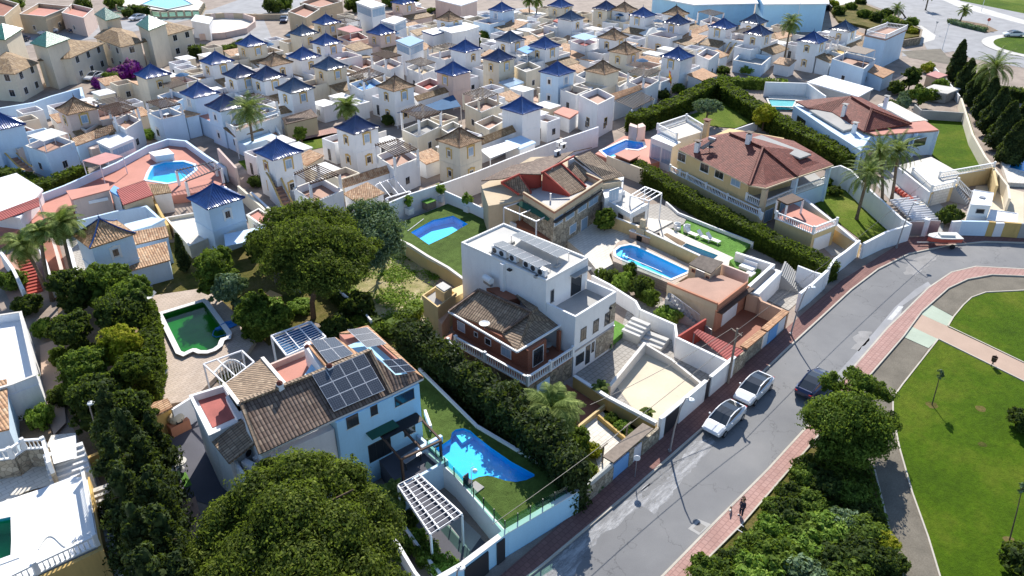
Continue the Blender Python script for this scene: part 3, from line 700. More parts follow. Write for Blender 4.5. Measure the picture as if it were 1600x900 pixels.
def ringmesh(q,w,z0,z1):
 n=len(q);mb=MB();o=[]
 for i in range(n):
  a=Vector(q[i-1]);b=Vector(q[i]);c=Vector(q[(i+1)%n]);d1=(b-a).normalized();d2=(c-b).normalized();n1=Vector((d1.y,-d1.x));n2=Vector((d2.y,-d2.x));m_=(n1+n2)
  m_=m_.normalized()if m_.length>1e-4 else n1;k=w/max(.5,m_.dot(n1));o.append(b+m_*k)
 for i in range(n):
  j=(i+1)%n;b=len(mb.v)
  mb.v+=[(*q[i],z1),(*q[j],z1),(*o[j],z1),(*o[i],z1),(*q[i],z0),(*q[j],z0),(*o[j],z0),(*o[i],z0)]
  mb.f+=[(b+3,b+2,b+1,b),(b,b+1,b+5,b+4),(b+2,b+3,b+7,b+6)]
 return mb
def deck(name,pts,z,zb,mat,holes=()):
 """paved level round a pool: outline and holes given as xy, joined with keyhole cuts"""
 import mathutils.geometry as mg
 pl=[[Vector((*p,z))for p in pts]]+[[Vector((*p,z))for p in h]for h in holes]
 tri=mg.tessellate_polygon(pl);flat=[p for l in pl for p in l];mb=MB();mb.v=[tuple(p)for p in flat]
 for t in tri:
  a,b,c=(flat[i]for i in t);mb.f.append(tuple(t)if(b-a).cross(c-a).z>0 else tuple(t[::-1]))
 n=len(pts)
 a_=sum(pts[i][0]*pts[(i+1)%n][1]-pts[(i+1)%n][0]*pts[i][1]for i in range(n));b0=len(mb.v)
 mb.v+=[(x,y,zb)for x,y in pts]
 for i in range(n):
  j=(i+1)%n;mb.f.append((j,i,b0+i,b0+j)if a_>0 else(i,j,b0+j,b0+i))
 return struct(name,mb,M[mat])
def pxy(pts,z):return[g(x,y,z)for x,y in pts]
def chimney(T,x,y,z0,z1,w=.45,mat='white',cap='tile_red',parent=None):
 c=T.part('chimney',MB().box(x-w/2,x+w/2,y-w/2,y+w/2,z0,z1),M[mat],parent)
 k=MB().box(x-w*.5,x+w*.5,y-w*.12,y+w*.12,z1+.002,z1+.22);k.block([(x-w*.75,y-w*.75,z1+.3),(x+w*.75,y-w*.75,z1+.3),(x+w*.75,y+w*.75,z1+.3),(x-w*.75,y+w*.75,z1+.3)],z1+.22)
 T.part('chimney_cap',k,M[cap],c if parent is None else parent);return c
def ac_unit(loc,label,rz=0,group=None,big=False):
 x,y,z=loc;T=TH('air_conditioner',label,'air conditioner',loc,group,rz);T.loc=Vector((0,0,0));w,d,h=(.95,.38,.75)
 T.part('casing',MB().box(-w/2,w/2,-d/2,d/2,.06,h),M['metal_white']);T.part('fan_grille',MB().tube((-.1,-d/2-.025,h*.53),(-.1,-d/2+.02,h*.53),.27,n=14),M['metal_dark'])
 T.part('foot',MB().box(-w/2,-w/2+.1,-d/2,d/2,0,.06).box(w/2-.1,w/2,-d/2,d/2,0,.06),M['metal_dark']);return T.o
def stairs(T,a,b,w,z0,z1,n,mat='concrete_light',parent=None,name='stairs',zb=None):
 """flight rising from a (xy) to b (xy)"""
 a=Vector(a);b=Vector(b);d=(b-a);L=d.length;d.normalize();q=Vector((-d.y,d.x))*w/2;mb=MB()
 for k in range(n):
  p=a+d*(L*k/n);e=a+d*(L*(k+1)/n);z=z0+(z1-z0)*(k+1)/n
  mb.block([(*(p-q),z),(*(e-q),z),(*(e+q),z),(*(p+q),z)],zb if zb is not None else z0)
 return T.part(name,mb,M[mat],parent)
 # ================================================================ tower houses of the estate
EAVE=6.0;TW=2.1
def pyramid(T,w,z,h,mat,hip,corr=True,over=.28,name='roof',parent=None):
 """swept pyramid roof of barrel tiles running down each side, hip caps and a finial"""
 W_=w+over;mb=MB();pitch=.28;ncol=int(2*W_/pitch)*4;rows=5
 prof=lambda t:h*(t**1.35)
 for side in range(4):
  ca,sa=math.cos(side*math.pi/2),math.sin(side*math.pi/2);grid=[]
  for i in range(ncol+1):
   u=-W_+2*W_*i/ncol;tm=max(0.0,1-abs(u)/W_);col=[]
   for j in range(rows+1):
    t=tm*j/rows;d=W_*(1-t);zz=z+prof(t)+.055*abs(math.sin(math.pi*(u+W_)/pitch));col.append((d*ca-u*sa,d*sa+u*ca,zz))
   grid.append(col)
  b=len(mb.v);mb.v+=[p for c in grid for p in c]
  for i in range(ncol):
   for j in range(rows):a=b+i*(rows+1)+j;mb.f.append((a,a+rows+1,a+rows+2,a+1))
 mb.box(-W_+.02,W_-.02,-W_+.02,W_-.02,z-.10,z-.004)
 r=T.part(name,mb,M[mat],parent)
 hp=MB()
 for sx,sy in((1,1),(1,-1),(-1,1),(-1,-1)):
  pts=[(sx*W_*(1-t),sy*W_*(1-t),z+prof(t)+.07)for t in(0,.25,.5,.75,.97)];hp.path(pts,.085,6)
 T.part('hip_tiles',hp,M[hip],r)
 T.part('finial',MB().lathe((0,0,z+h-.05),[(.12,0),(.05,.15),(.1,.28),(.03,.42),(.01,.75)],8),M[hip],r)
 return r
def niche(T,cx,cy,dx,dy,z,w=.95,h=1.3,mat='ochre',glass='window_blue'):
 """window with a moulded surround on the side (dx,dy) of a box centred cx,cy"""
 A=(cx-dy*w/2*-1,cy+dx*w/2*-1)if False else(cx+dy*5,cy-dx*5);B=(cx-dy*5,cy+dx*5)
 return A,B
def sidewin(T,x0,x1,y0,y1,face,s,z,w,h,frame='metal_white',glass='window_glass',surround=None,sill='coping',mull=1,name='window'):
 """face: 'W' (-x), 'S' (-y), 'E', 'N'; s = centre along the face from its left end seen from outside"""
 if face=='W':A,B=(x0,y1),(x0,y0)
 elif face=='S':A,B=(x0,y0),(x1,y0)
 elif face=='E':A,B=(x1,y0),(x1,y1)
 else:A,B=(x1,y1),(x0,y1)
 wi=window(T,A,B,s-w/2,s+w/2,z,z+h,frame=frame,glass=glass,mull=mull,sill=sill,side=-1,name=name)
 if surround:
  Av=Vector((*A,0));d=(Vector((*B,0))-Av).normalized();n=Vector((d.y,-d.x,0));mb=MB()
  for a,b,lo,hi in((s-w/2-.2,s-w/2-.005,z-.25,z+h+.1),(s+w/2+.005,s+w/2+.2,z-.25,z+h+.1),(s-w/2-.25,s+w/2+.25,z+h+.105,z+h+.3),(s-w*.3,s+w*.3,z+h+.305,z+h+.42)):
   p=Av+d*a;q=Av+d*b;mb.block([(*p[:2],hi),(*q[:2],hi),(*(q+n*.07)[:2],hi),(*(p+n*.07)[:2],hi)],lo)
  T.part('surround',mb,M[surround],wi)
 return wi
ROOFM={'B':('glaze_blue','glaze_blue'),'N':('glaze_navy','glaze_navy'),'G':('glaze_slate','glaze_slate'),'T':('pyramid_tan','wood'),'R':('pyramid_tan','glaze_blue')}
WALLM={'W':'white','C':'cream','P':'pinkwall','L':'pale_blue_shaded_white'}  # L: white walls with pale blue shade mixed into the colour
def swoop(T,x,y0,y1,z0,z1,w,mat,trim,rz=0):
 """outside stair with curved side walls, rising along +y"""
 n=9;T.part('stairs',(lambda mb:[mb.box(x,x+w,y0+(y1-y0)*k/n,y0+(y1-y0)*(k+1)/n,0,z0+(z1-z0)*(k+1)/n)for k in range(n)]and mb)(MB()),M['terracotta_light'])
 for xx in(x-.16,x+w+.002):
  top=[];N=14
  for k in range(N+1):
   f=k/N;s=f*f*(3-2*f);top.append((y0-.3+(y1-y0+.3)*f,z0+.45+(z1-z0+.55)*s))
  mb=MB()
  for k in range(N):
   (a,za),(b,zb)=top[k],top[k+1];mb.block([(xx,a,za),(xx+.16,a,za),(xx+.16,b,zb),(xx,b,zb)],0)
  T.part('stair_wall',mb,M[mat])
  tp=MB()
  for k in range(N):
   (a,za),(b,zb)=top[k],top[k+1];tp.bar((xx+.08,a,za+.04),(xx+.08,b,zb+.04),.24,.08)
  T.part('stair_coping',tp,M[trim])
def build_tower_house(kind,roof,wall):
 T=TH('tower_house','x','house',(0,0,0));wm=WALLM[wall];rm,hm=ROOFM[roof];w=TW;trim='ochre'if wall!='L'else'white_clean'
 T.part('tower_wall',MB().box(-w,w,-w,w,0,EAVE-.05).box(-w-.05,w+.05,-w-.05,w+.05,3.0,3.12),M[wm])
 pyramid(T,w,EAVE,1.75,rm,hm)
 sidewin(T,-w,w,-w,w,'S',w,4.2,1.0,1.2,surround=trim,glass='window_blue')
 sidewin(T,-w,w,-w,w,'W',w,4.1,.7,.9,surround=trim)
 sidewin(T,-w,w,-w,w,'W',w,1.2,.7,.9,surround=trim);sidewin(T,-w,w,-w,w,'S',w,1.1,.8,1.0,surround=trim)
 def body(x0,x1,y0,y1,z,ph,floor='terracotta_light',wins=True):
  T.part('wall',MB().box(x0,x1,y0,y1,0,z),M[wm]);T.part('terrace_floor',MB().box(x0+.2,x1-.2,y0+.2,y1-.2,z+.002,z+.03),M[floor])
  T.part('parapet',MB().wall([(x0+.09,y0+.09),(x1-.09,y0+.09),(x1-.09,y1-.09),(x0+.09,y1-.09)],.18,z+.001,z+ph,True),M[wm])
  T.part('coping',MB().wall([(x0+.09,y0+.09),(x1-.09,y0+.09),(x1-.09,y1-.09),(x0+.09,y1-.09)],.26,z+ph+.001,z+ph+.07,True),M['coping'])
  if wins:
   for f in'WS':
    L=(y1-y0)if f=='W'else(x1-x0)
    if L>2.4:sidewin(T,x0,x1,y0,y1,f,L/2,1.0,.9,1.1,surround=trim)
 def tileroof(x0,x1,y0,y1,zl,zh,d,mat='tile_tan'):
  q=[(x0,y0,zl if d in'SW'and d=='S'else(zl if d=='W'else zh)),(x1,y0,0),(x1,y1,0),(x0,y1,0)]
  zz={'S':(zl,zl,zh,zh),'N':(zh,zh,zl,zl),'W':(zl,zh,zh,zl),'E':(zh,zl,zl,zh)}[d]
  T.part('lean_to_roof',slab3([(x0,y0,zz[0]),(x1,y0,zz[1]),(x1,y1,zz[2]),(x0,y1,zz[3])],.14),M[mat])
  T.part('wall',MB().block([(x0+.25,y0+.25,zz[0]-.15+(zh-zl)*0),(x1-.25,y0+.25,zz[1]-.15),(x1-.25,y1-.25,zz[2]-.15),(x0+.25,y1-.25,zz[3]-.15)],0),M[wm])
 if kind=='a':
  tileroof(-w-.1,w+1.2,-w-2.6,-w-.02,3.1,3.7,'S'if False else'W')
  body(-1.6,3.4,-w-6.4,-w-2.65,3.2,1.0)
  pergola(T,[(-1.4,-w-6.2),(3.2,-w-6.2),(3.2,-w-2.85),(-1.4,-w-2.85)],5.9,3.2,11)
  T.part('wall',MB().box(w+.01,w+4.2,-w,w,0,3.0),M[wm]);T.part('terrace_floor',MB().box(w+.1,w+4.1,-w+.1,w-.1,3.002,3.03),M['pink_floor'])
  swoop(T,-w-1.5,-w-5.0,-w-.2,0,2.6,1.1,wm,trim)
 elif kind=='b':
  tileroof(w+.02,w+5.2,-w-.3,w-.4,2.9,3.8,'S');body(-w-.4,w+1.0,-w-5.2,-w-.01,3.0,.95,'pink_floor')
  T.part('wall',MB().box(w+1.05,w+4.8,-w-3.6,-w-.32,0,2.7),M[wm]);tileroof(w+1.0,w+5.0,-w-3.9,-w-.35,2.75,3.2,'E','tile_mixed')
  T.part('chimney',MB().box(w+1.2,w+1.6,.2,.6,3.2,4.6),M[wm])
 elif kind=='c':
  body(w+.01,w+5.4,-w-.6,w+1.6,3.1,1.0);pergola(T,[(w+1.6,-w-.4),(w+5.2,-w-.4),(w+5.2,w+1.4),(w+1.6,w+1.4)],5.6,3.1,8,'wood_grey')
  tileroof(-w-.1,w+.6,-w-3.4,-w-.02,2.7,3.4,'S','tile_mixed');swoop(T,w+2.0,-w-4.6,-w-.65,0,2.6,1.1,wm,trim)
  T.part('wall',MB().box(-w,w+1.4,-w-6.0,-w-3.45,0,2.0),M[wm])
 elif kind=='e':pass
 else:
  T.part('wall',MB().box(-w-.01-3.6,-w-.01,-w+.3,w,0,2.8),M[wm]);T.part('terrace_floor',MB().box(-w-3.5,-w-.11,-w+.4,w-.1,2.802,2.83),M['terracotta_light'])
  T.part('parapet',MB().wall([(-w-.1,-w+.39),(-w-3.52,-w+.39),(-w-3.52,w-.09),(-w-.1,w-.09)],.18,2.801,3.7),M[wm])
  tileroof(-w-.1,w+3.2,-w-3.0,-w-.02,2.6,3.3,'S','tile_mixed');body(w+.02,w+3.6,-w+.0,w+.8,3.0,.9,wins=False)
 return T.o
PROTO={}
USED=[]
def rrect(o,cx,cy):pass
def tower(px,py,roof,wall,kind,q,label,rot=0,h=0):
 """placed by its roof apex; q quarter turns; rot extra degrees"""
 k=(kind,roof,wall)
 zt=EAVE+1.75+h;x,y=g(px,py,zt);rz=q*math.pi/2+math.radians(rot)
 if k not in PROTO:
  o=build_tower_house(*k);PROTO[k]=o;o.location=(x,y,h);o.rotation_euler=(0,0,rz);o['label']=label;o['group']='tower houses of the estate'
 else:o=dup(PROTO[k],(x,y,h),rz,label,'tower houses of the estate')
 o['category']='house'
 return o
TWS=[(333,287,'B','L','e',1,'tower house with the brightest blue roof, right of the round plaza pool'),(155,342,'R','L','e',1,'tower house with tan tiles and blue hip lines below the plaza kiosk',),(432,217,'B','W','e',0,'white tower house with bright blue roof left of the near pergola terrace'),(556,180,'N','W','e',0,'white tower house with navy roof directly above the big pine tree'),(459,121,'G','W','e',0,'white tower house with slate blue roof between the two palms'),(514,88,'G','C','d',0,'tall cream tower house with glinting slate roof and an upper balcony window'),(617,118,'T','W','e',0,'white tower house with brown pyramid roof beside the dark blue awning'),(350,147,'N','L','c',0,'tower house with navy roof half behind the crown of the tall palm'),(309,128,'B','L','a',3,'tower house with blue roof and curved cream stair, nearest to the plaza wall'),(374,100,'N','W','d',0,'navy roofed tower house, left one of the pair standing eave to eave'),(416,103,'N','W','d',0,'navy roofed tower house, right one of the pair standing eave to eave'),(235,100,'B','C','b',1,'cream tower house with blue roof beside the purple bougainvillea'),(336,80,'B','W','d',0,'tower house with blue roof in front of the round walled plot'),(391,54,'B','C','d',0,'cream tower house with blue roof at the hedge of the round walled plot'),(428,82,'T','W','d',1,'white tower house with small brown pyramid roof left of a bright blue roof'),(473,73,'B','W','d',1,'white tower house with bright blue roof just behind the tall cream tower'),(509,52,'B','W','b',0,'white tower house with blue roof and arched window surround in front of the pink pergola'),(473,38,'G','C','d',1,'low cream tower house with glinting slate roof beside the curved street'),(509,22,'B','C','c',0,'cream tower house with blue roof nearest the curved street end'),(595,37,'B','P','d',0,'tower house with deep blue roof left of the glazed rooftop room'),(702,17,'T','W','d',0,'white tower house with brown roof behind the flat white roofed house'),(784,3,'B','L','b',3,'pale tower house with blue roof beside the two far street palms'),(797,48,'G','W','b',0,'white tower house with slate roof beside the leafy garden'),(727,62,'B','W','c',1,'white tower house with bright blue roof in front of the flat white roofed house'),(708,96,'B','P','e',3,'pinkish tower house with blue roof above the navy awning'),(779,76,'N','C','e',0,'tall cream tower house with navy roof and glass porch'),(851,57,'B','W','d',0,'white tower house with blue roof beside the turquoise sunshade'),(871,96,'B','L','e',0,'white tower house with blue roof and a satellite dish on its wall'),(815,151,'B','W','e',2,'white tower house with a satellite dish on its blue roof'),(718,199,'T','C','e',0,'cream tower house with brown pyramid roof above the white awning'),(876,-3,'B','C','d',0,'cream tower house with blue roof cut by the top edge above the small red roof'),(892,16,'G','W','d',1,'white tower house with slate roof next to the small red roofed box'),(947,1,'N','C','b',0,'cream tower house with dark blue roof and blind window panel at the top edge'),(976,3,'T','W','d',0,'white tower house with brown roof at the top edge behind a cream one'),(1005,11,'B','W','d',3,'white tower house with blue roof and a round window near the top'),(1057,9,'T','W','d',0,'white tower house with brown roof behind the slender navy roofed tower'),(1059,22,'N','W','b',3,'slender white tower house with glinting navy roof beside the pale hexagonal canopy'),(959,44,'T','W','d',0,'white tower house with brown roof left of the pale hexagonal canopy'),(977,65,'T','C','b',0,'low cream tower house with brown roof and a shadow on its wall'),(942,94,'T','C','d',2,'low cream tower house with brown roof beside the green screened terrace'),(1060,73,'B','W','e',3,'white tower house with blue roof and a Spanish flag at its window'),(1131,28,'B','W','c',3,'white tower house with bright blue roof and curved cream stair'),(1187,38,'N','W','d',0,'white tower house with navy roof and barred window left of the tall street palm'),(1180,21,'G','W','d',0,'white tower house with slate roof behind the navy roofed one'),(1272,49,'B','W','c',0,'tall white tower house with bright blue roof beside the palm and antenna mast'),(1321,32,'G','W','d',0,'white tower house with glinting blue roof in front of the planted bank'),(-2,176,'B','L','d',2,'tower house with blue roof cut by the left edge of the picture'),(115,152,'T','P','c',0,'pink tower house with brown roof left of a slatted pergola'),(630,-8,'B','P','d',0,'tower house with blue roof at the top edge beside the parked blue car'),(1130,150,'T','W','d',0,'x'),]
for t in TWS:
 if t[6]=='x':continue
 tower(*t)
 # ================================================================ the front row of villas
def Q(*pts):return[P3(*p)for p in pts]
def wallbox(T,pts,z,zb=0,mat='white',name='wall',parent=None):
 """solid storey: pts are photo points on its top edge at height z"""
 q=[g(x,y,z)for x,y in pts];T.part(name,MB().prism(q,zb,z),M[mat],parent);return q
def roof(T,pts,th=.16,mat='tile_brown',name='roof',parent=None):
 return T.part(name,slab3(Q(*pts),th),M[mat],parent)
def line(T,name,pts,w,h,mat,parent=None):
 q=Q(*pts);mb=MB()
 for i in range(len(q)-1):mb.bar(q[i],q[i+1],w,h)
 return T.part(name,mb,M[mat],parent)
 # ---------------------------------------------------------------- villa with the solar panels
o_=g(560,660,3);T=TH('villa','blue shaded white villa with solar panels on brown tiled roofs beside the bright blue pool','house',(*o_,0))
E2,R2=7.2,9.0
# main body under the long roof
eL,eM,eR=g(407,709,E2),g(527,652,E2),g(612,614,E2);rL,rR=g(376,628,R2),g(578,547,R2)
SA,SB=(22.0,37.35),(28.85,36.55)
T.part('wall',MB().prism([SA,SB,(30.0,44.3),(25.4,44.9),(22.6,43.0)],0,6.95),M['blue_shaded_white'])  # white street facade, its blue sky shade painted into the colour
T.part('wall',MB().prism([(16.9,38.6),(21.98,37.75),(22.58,43.0),(22.4,47.0),(18.6,46.6),(17.6,42.5)],0,6.2),M['white'])
T.part('gable',MB().block([(16.95,38.75,7.0),(17.25,38.72,7.05),(17.9,41.8,8.7),(17.6,41.85,8.7)],6.2),M['white'])
roof(T,[(407,709,E2),(527,652,E2),(612,614,E2),(578,547,R2),(480,588,R2),(376,628,R2)],.2,'tile_brown_near')
roof(T,[(612,614,E2),(661,590,E2),(651,582,7.5),(618,586,7.9),(600,569,8.2),(590,562,8.4)],.15,'tile_brown_near')
line(T,'ridge_tiles',[(376,628,R2+.08),(480,588,R2+.08),(578,547,R2+.08)],.3,.16,'tile_dark')
line(T,'verge_tiles',[(407,709,E2+.08),(376,628,R2+.08)],.28,.14,'tile_dark');line(T,'verge_tiles',[(612,614,E2+.08),(578,547,R2+.08)],.28,.14,'tile_dark')
line(T,'gutter',[(407,711,E2-.14),(527,654,E2-.14),(612,616,E2-.14),(661,592,E2-.14)],.14,.14,'coping')
roof(T,[(350,600,7.0),(410,559,7.0),(433,592,8.6),(445,600,8.9),(376,630,8.9),(370,630,8.7)],.15,'tile_dark')
line(T,'verge_tiles',[(410,559,7.1),(445,600,9.0)],.26,.14,'coping');line(T,'verge_tiles',[(350,600,7.1),(374,632,8.9)],.26,.14,'coping')
roof(T,[(330,688,5.6),(378,655,6.4),(402,688,6.4),(357,723,5.6)],.15,'tile_dark');line(T,'verge_tiles',[(402,688,6.5),(357,723,5.7)],.24,.14,'tile_dark')
T.part('wall',MB().prism([g(334,688,5.4),g(378,660,5.4),g(400,692,5.4),g(359,721,5.4)],0,5.4),M['white'])
# red roof terrace on the left
q=wallbox(T,[(298,618),(350,602),(376,642),(378,655),(330,676),(322,668)],5.6)
T.part('terrace_floor',MB().prism(pxy([(306,619),(350,604),(373,642),(372,650),(332,668)],5.65),5.605,5.65),M['red_floor'])
T.part('parapet',MB().wall(pxy([(376,642),(350,602),(298,618),(328,678),(378,655)],6.2),.24,5.6,6.2),M['white_flat'])
# sunken pink terrace behind the ridge
T.part('terrace_floor',MB().prism(pxy([(420,572),(480,547),(502,585),(442,604)],6.0),5.4,6.0),M['pink_floor'])
T.part('parapet',MB().wall(pxy([(445,602),(420,570),(478,546)],6.5),.2,5.4,6.5),M['pinkwall'])
T.part('wall',MB().prism(pxy([(474,538),(483,532),(516,571),(505,580)],8.0),5.4,8.0),M['white'])
# right-hand low roofs and pink court
roof(T,[(476,534,7.9),(525,527,7.9),(562,553,8.6),(510,574,8.6)],.18,'tile_ochre')
roof(T,[(530,520,7.4),(575,508,7.4),(662,589,7.3),(651,583,7.5),(604,543,7.6),(573,515,7.6),(543,520,7.5)],.15,'tile_ochre')
T.part('terrace_floor',MB().prism(pxy([(530,522),(575,514),(650,580),(592,562),(562,554)],6.9),5.4,6.9),M['pink_floor'])
solar(T,Q((487,588,R2-.02),(568,554,R2-.02),(601,611,7.4),(521,645,7.4)),4,3,lift=.2)
solar(T,Q((485,535,8.0),(524,530,8.0),(553,556,8.55),(513,571,8.55)),2,2,lift=.18)
solar(T,Q((543,519,7.7),(574,515,7.7),(604,541,7.7),(573,547,7.7)),1,3,lift=.25)
solar(T,Q((597,565,8.2),(628,562,8.2),(650,581,7.7),(618,586,7.7)),2,2,lift=.2)
T.part('wall',MB().block(Q((592,566,8.0),(600,569,8.1),(616,588,7.8),(612,600,7.5)),6.9),M['white'])
for(x,y,z,w)in((514.5,573,9.2,.42),(437,600,9.3,.4),(480,543,7.9,.36)):
 cx,cy=g(x,y,z);T.part('chimney',MB().box(cx-w/2,cx+w/2,cy-w/2,cy+w/2,7.5,z),M['white']);T.part('chimney_cap',MB().lathe((cx,cy,z),[(w*.55,0),(w*.6,.1),(w*.3,.25),(0.01,.3)],8),M['tile_red'])
 # street facade windows
wpx(T,SA,SB,(540.4,654),(561,662),sill='coping',mull=1);wpx(T,SA,SB,(578,636.4),(590.6,645.6),sill='coping',mull=0)
wpx(T,SA,SB,(616,620.6),(647.4,622),sill='coping',mull=1);wpx(T,SA,SB,(630.4,666.4),(649,674),sill='coping',mull=0)
wpx(T,SA,SB,(574.4,697),(612,706),name='terrace_door',mull=2);wpx(T,SA,SB,(547,710),(552.6,716),mull=0)
a,za=onwall(SA,SB,572,683);b,zb_=onwall(SA,SB,612,662)
T.part('awning',slab3([(SA[0]+a,SA[1]-.12*a,4.9),(SA[0]+b+.1,SA[1]-.12*b,4.9),(SA[0]+b+.1,SA[1]-.12*b-.7,4.7),(SA[0]+a,SA[1]-.12*a-.7,4.7)],.08),M['dark_green'])
# left lower terrace with terracotta floor and white parapet
zt=4.6
T.part('wall',MB().prism(pxy([(396,722),(517,657),(541,675),(538,688),(455,722),(400,745),(385,752)],zt),0,zt),M['white'])
T.part('terrace_floor',MB().prism(pxy([(398,722),(514,660),(536,676),(452,718),(402,742)],zt+.03),zt+.002,zt+.03),M['terracotta_light'])
T.part('parapet',MB().wall(pxy([(517,652),(541,672),(462,709)],5.3),.2,zt+.004,5.3),M['white'])
T.part('parapet',MB().wall(pxy([(366,718),(384,746)],5.2),.2,0,5.2),M['white'])
T.part('canopy',slab3(Q((503,702,3.6),(541,678,3.6),(551,690,3.2),(510,706,3.2)),.08),M['canvas'])
# dining deck with dark awning frame
T.part('terrace_floor',MB().prism([(24.9,37.0),(28.5,36.6),(28.0,32.9),(24.0,33.3)],0,1.8),M['darkpave'])
T.part('parapet',MB().wall([(28.3,36.5),(27.9,32.85),(23.95,33.25)],.22,0,[2.4,2.4,2.4]),M['pale_blue_shaded_white'])
fr=MB()
for p,q_ in(((25.0,36.9,4.5),(24.7,34.0,3.9)),((28.3,36.5,4.5),(28.0,33.4,3.9)),((24.7,34.0,3.9),(28.0,33.4,3.9)),((26.6,36.7,4.5),(26.4,33.7,3.9))):fr.bar(p,q_,.14,.14)
T.part('awning_frame',fr,M['wood'])
for p in((24.75,34.0),(27.95,33.45)):T.part('post',MB().box(p[0]-.08,p[0]+.08,p[1]-.08,p[1]+.08,1.8,3.82),M['wood'])
T.part('awning',slab3([(25.0,36.9,4.62),(28.3,36.5,4.62),(28.2,35.6,4.42),(24.9,36.0,4.42)],.04),M['black'])
t2=TH('dining_table','dark garden table under the awning frame of the panelled villa','table',(26.3,35.0,1.8))
t2.part('table_top',MB().box(25.5,27.1,34.6,35.4,2.52,2.57),M['metal_grey'])
for sx in(25.6,27.0):
 for sy in(34.7,35.3):t2.part('leg',MB().box(sx-.04,sx+.04,sy-.04,sy+.04,1.8,2.518),M['metal_dark'])
 # driveway pergola
T=TH('car_pergola','white metal pergola with grid roof over the dark driveway below the blue pool','pergola',(*g(690,800,0),0))
c4=[g(*p,3.0)for p in((622,759),(655,742),(722,804),(673,836))]
pergola(T,c4,3.0,0,0,'metal_white','metal_white',pr=.06)
gm=MB();A0,A1,A2,A3=[Vector((*p,3.0))for p in c4]
for f in(0,.27,.73,1):gm.bar(A0.lerp(A1,f)+Vector((0,0,.03)),A3.lerp(A2,f)+Vector((0,0,.03)),.09,.12)
for k in range(13):gm.bar(A0.lerp(A3,k/12)+Vector((0,0,.11)),A1.lerp(A2,k/12)+Vector((0,0,.11)),.035,.04)
T.part('roof_grid',gm,M['metal_white'])
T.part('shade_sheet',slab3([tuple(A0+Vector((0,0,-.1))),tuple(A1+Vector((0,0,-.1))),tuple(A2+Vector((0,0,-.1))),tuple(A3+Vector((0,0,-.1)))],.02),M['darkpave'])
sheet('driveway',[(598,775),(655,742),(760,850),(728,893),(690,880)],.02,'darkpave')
sheet('driveway',[(690,812),(712,800),(752,838),(735,862)],.026,'concrete')
# pool plateau of the villa
ZP=2.0
pv=[(712,671),(706,676),(704,686),(695,692),(673,705),(678,716),(700,733),(722,752),(732,757),(737,750),(748,745),(762,743),(775,746),(790,751),(806,753),(822,750),(835,744),(835,741),(800,722),(768,700),(745,682),(735,673),(724,669)]
pq=pxy(pv,ZP)
deck('garden_terrace',pxy([(663,700),(712,740),(790,829),(905,761),(862,735),(800,700),(745,666),(690,612),(655,575),(645,590),(659,640),(660,672)],ZP),ZP,0,'turf',[pq])
pool('swimming_pool','curved bright blue swimming pool set in artificial turf behind the white street wall',pq,ZP,.6,.1,'pool_deep',rimw=0,rimmat='pool_floor',below=.1)
T=TH('pool_steps','wide blue entry steps inside the curved bright blue pool','steps',(*g(724,682,1.3),.7))
for k in range(4):
 T.part('step',MB().prism(pxy([(708-k*0,674+k*5),(728,670+k*1),(742+k*2,680+k*3),(722+k*2,692+k*4)],1.7-.28*k),.71,1.7-.28*k),M['pool_floor'])
garden_wall([(663,701),(712,742),(789,832)],ZP+.15,'white retaining wall between the turfed pool terrace and the sunken driveway','white',.25)
fr=TH('glass_fence','green tinted glass fence along the turfed pool terrace above the driveway','fence',(*g(700,735,ZP),ZP))
fp=[Vector(P3(668,700,ZP+.15)),Vector(P3(789,828,ZP+.15)),Vector(P3(903,763,ZP+.15))]
for i in range(2):
 a,b=fp[i],fp[i+1];n=8 if i==0 else 6
 for k in range(n):
  p,q_=a.lerp(b,k/n),a.lerp(b,(k+1)/n);fr.part('post',MB().box(p.x-.03,p.x+.03,p.y-.03,p.y+.03,p.z,p.z+.9),M['metal_dark'])
  fr.part('pane',MB().bar(p+(q_-p)*.03+Vector((0,0,.47)),q_-(q_-p)*.03+Vector((0,0,.47)),.015,.8),M['pane_green'])
W1=garden_wall([(640,930),(720,884),(789,832),(903,765)],2.2,'tall white street wall below the turfed pool terrace','blue_shaded_white',.3,cop='white_flat')  # white wall, the blue of its shaded side is in the colour
A_,B_=g(720,884,2.2),g(789,832,2.2)
W1.part('garage_door',MB().prism([(22.3,25.12),(24.3,25.02),(24.3,24.9),(22.3,25.0)],0,1.95),M['metal_dark']);W1.part('door',MB().prism([(25.1,24.97),(25.8,24.95),(25.8,24.85),(25.1,24.87)],0,2.0),M['metal_dark'])
garden_wall([(664,640,2.6),(673,665,2.6)],2.6,'short white wall stub at the corner of the panelled villa','white',.2,ZP)
garden_wall([(650,702,2.6),(690,680,2.6)],2.6,'short white wall at the head of the curved blue pool','pale_blue_shaded_white',.3,ZP)
garden_wall([(655,575),(745,664),(862,733),(905,762)],ZP+.25,'long low white kerb wall at the foot of the tall dark hedge','white',.2,1.9)
garden_wall([(556,770),(590,812),(622,850),(648,893),(665,915)],1.3,'white garden wall at the right edge of the big pine crown','white',.22)
garden_wall([(600,787),(632,822),(660,862),(690,898)],1.1,'white wall along the left side of the dark driveway','white',.2)
T=TH('parasol_base','small white ball float lying at the edge of the curved pool','pool float',(*g(742,736,2),1.9));T.part('float',MB().blob((*g(742,736,2.05),2.05),.2,1,.02,12,8),M['white_clean']);T.o.name='pool_float'
T=TH('garden_chair','small dark cushion chair at the turf edge beside the pool float','chair',(*g(732,757,2),2));x,y=g(732,757,2)
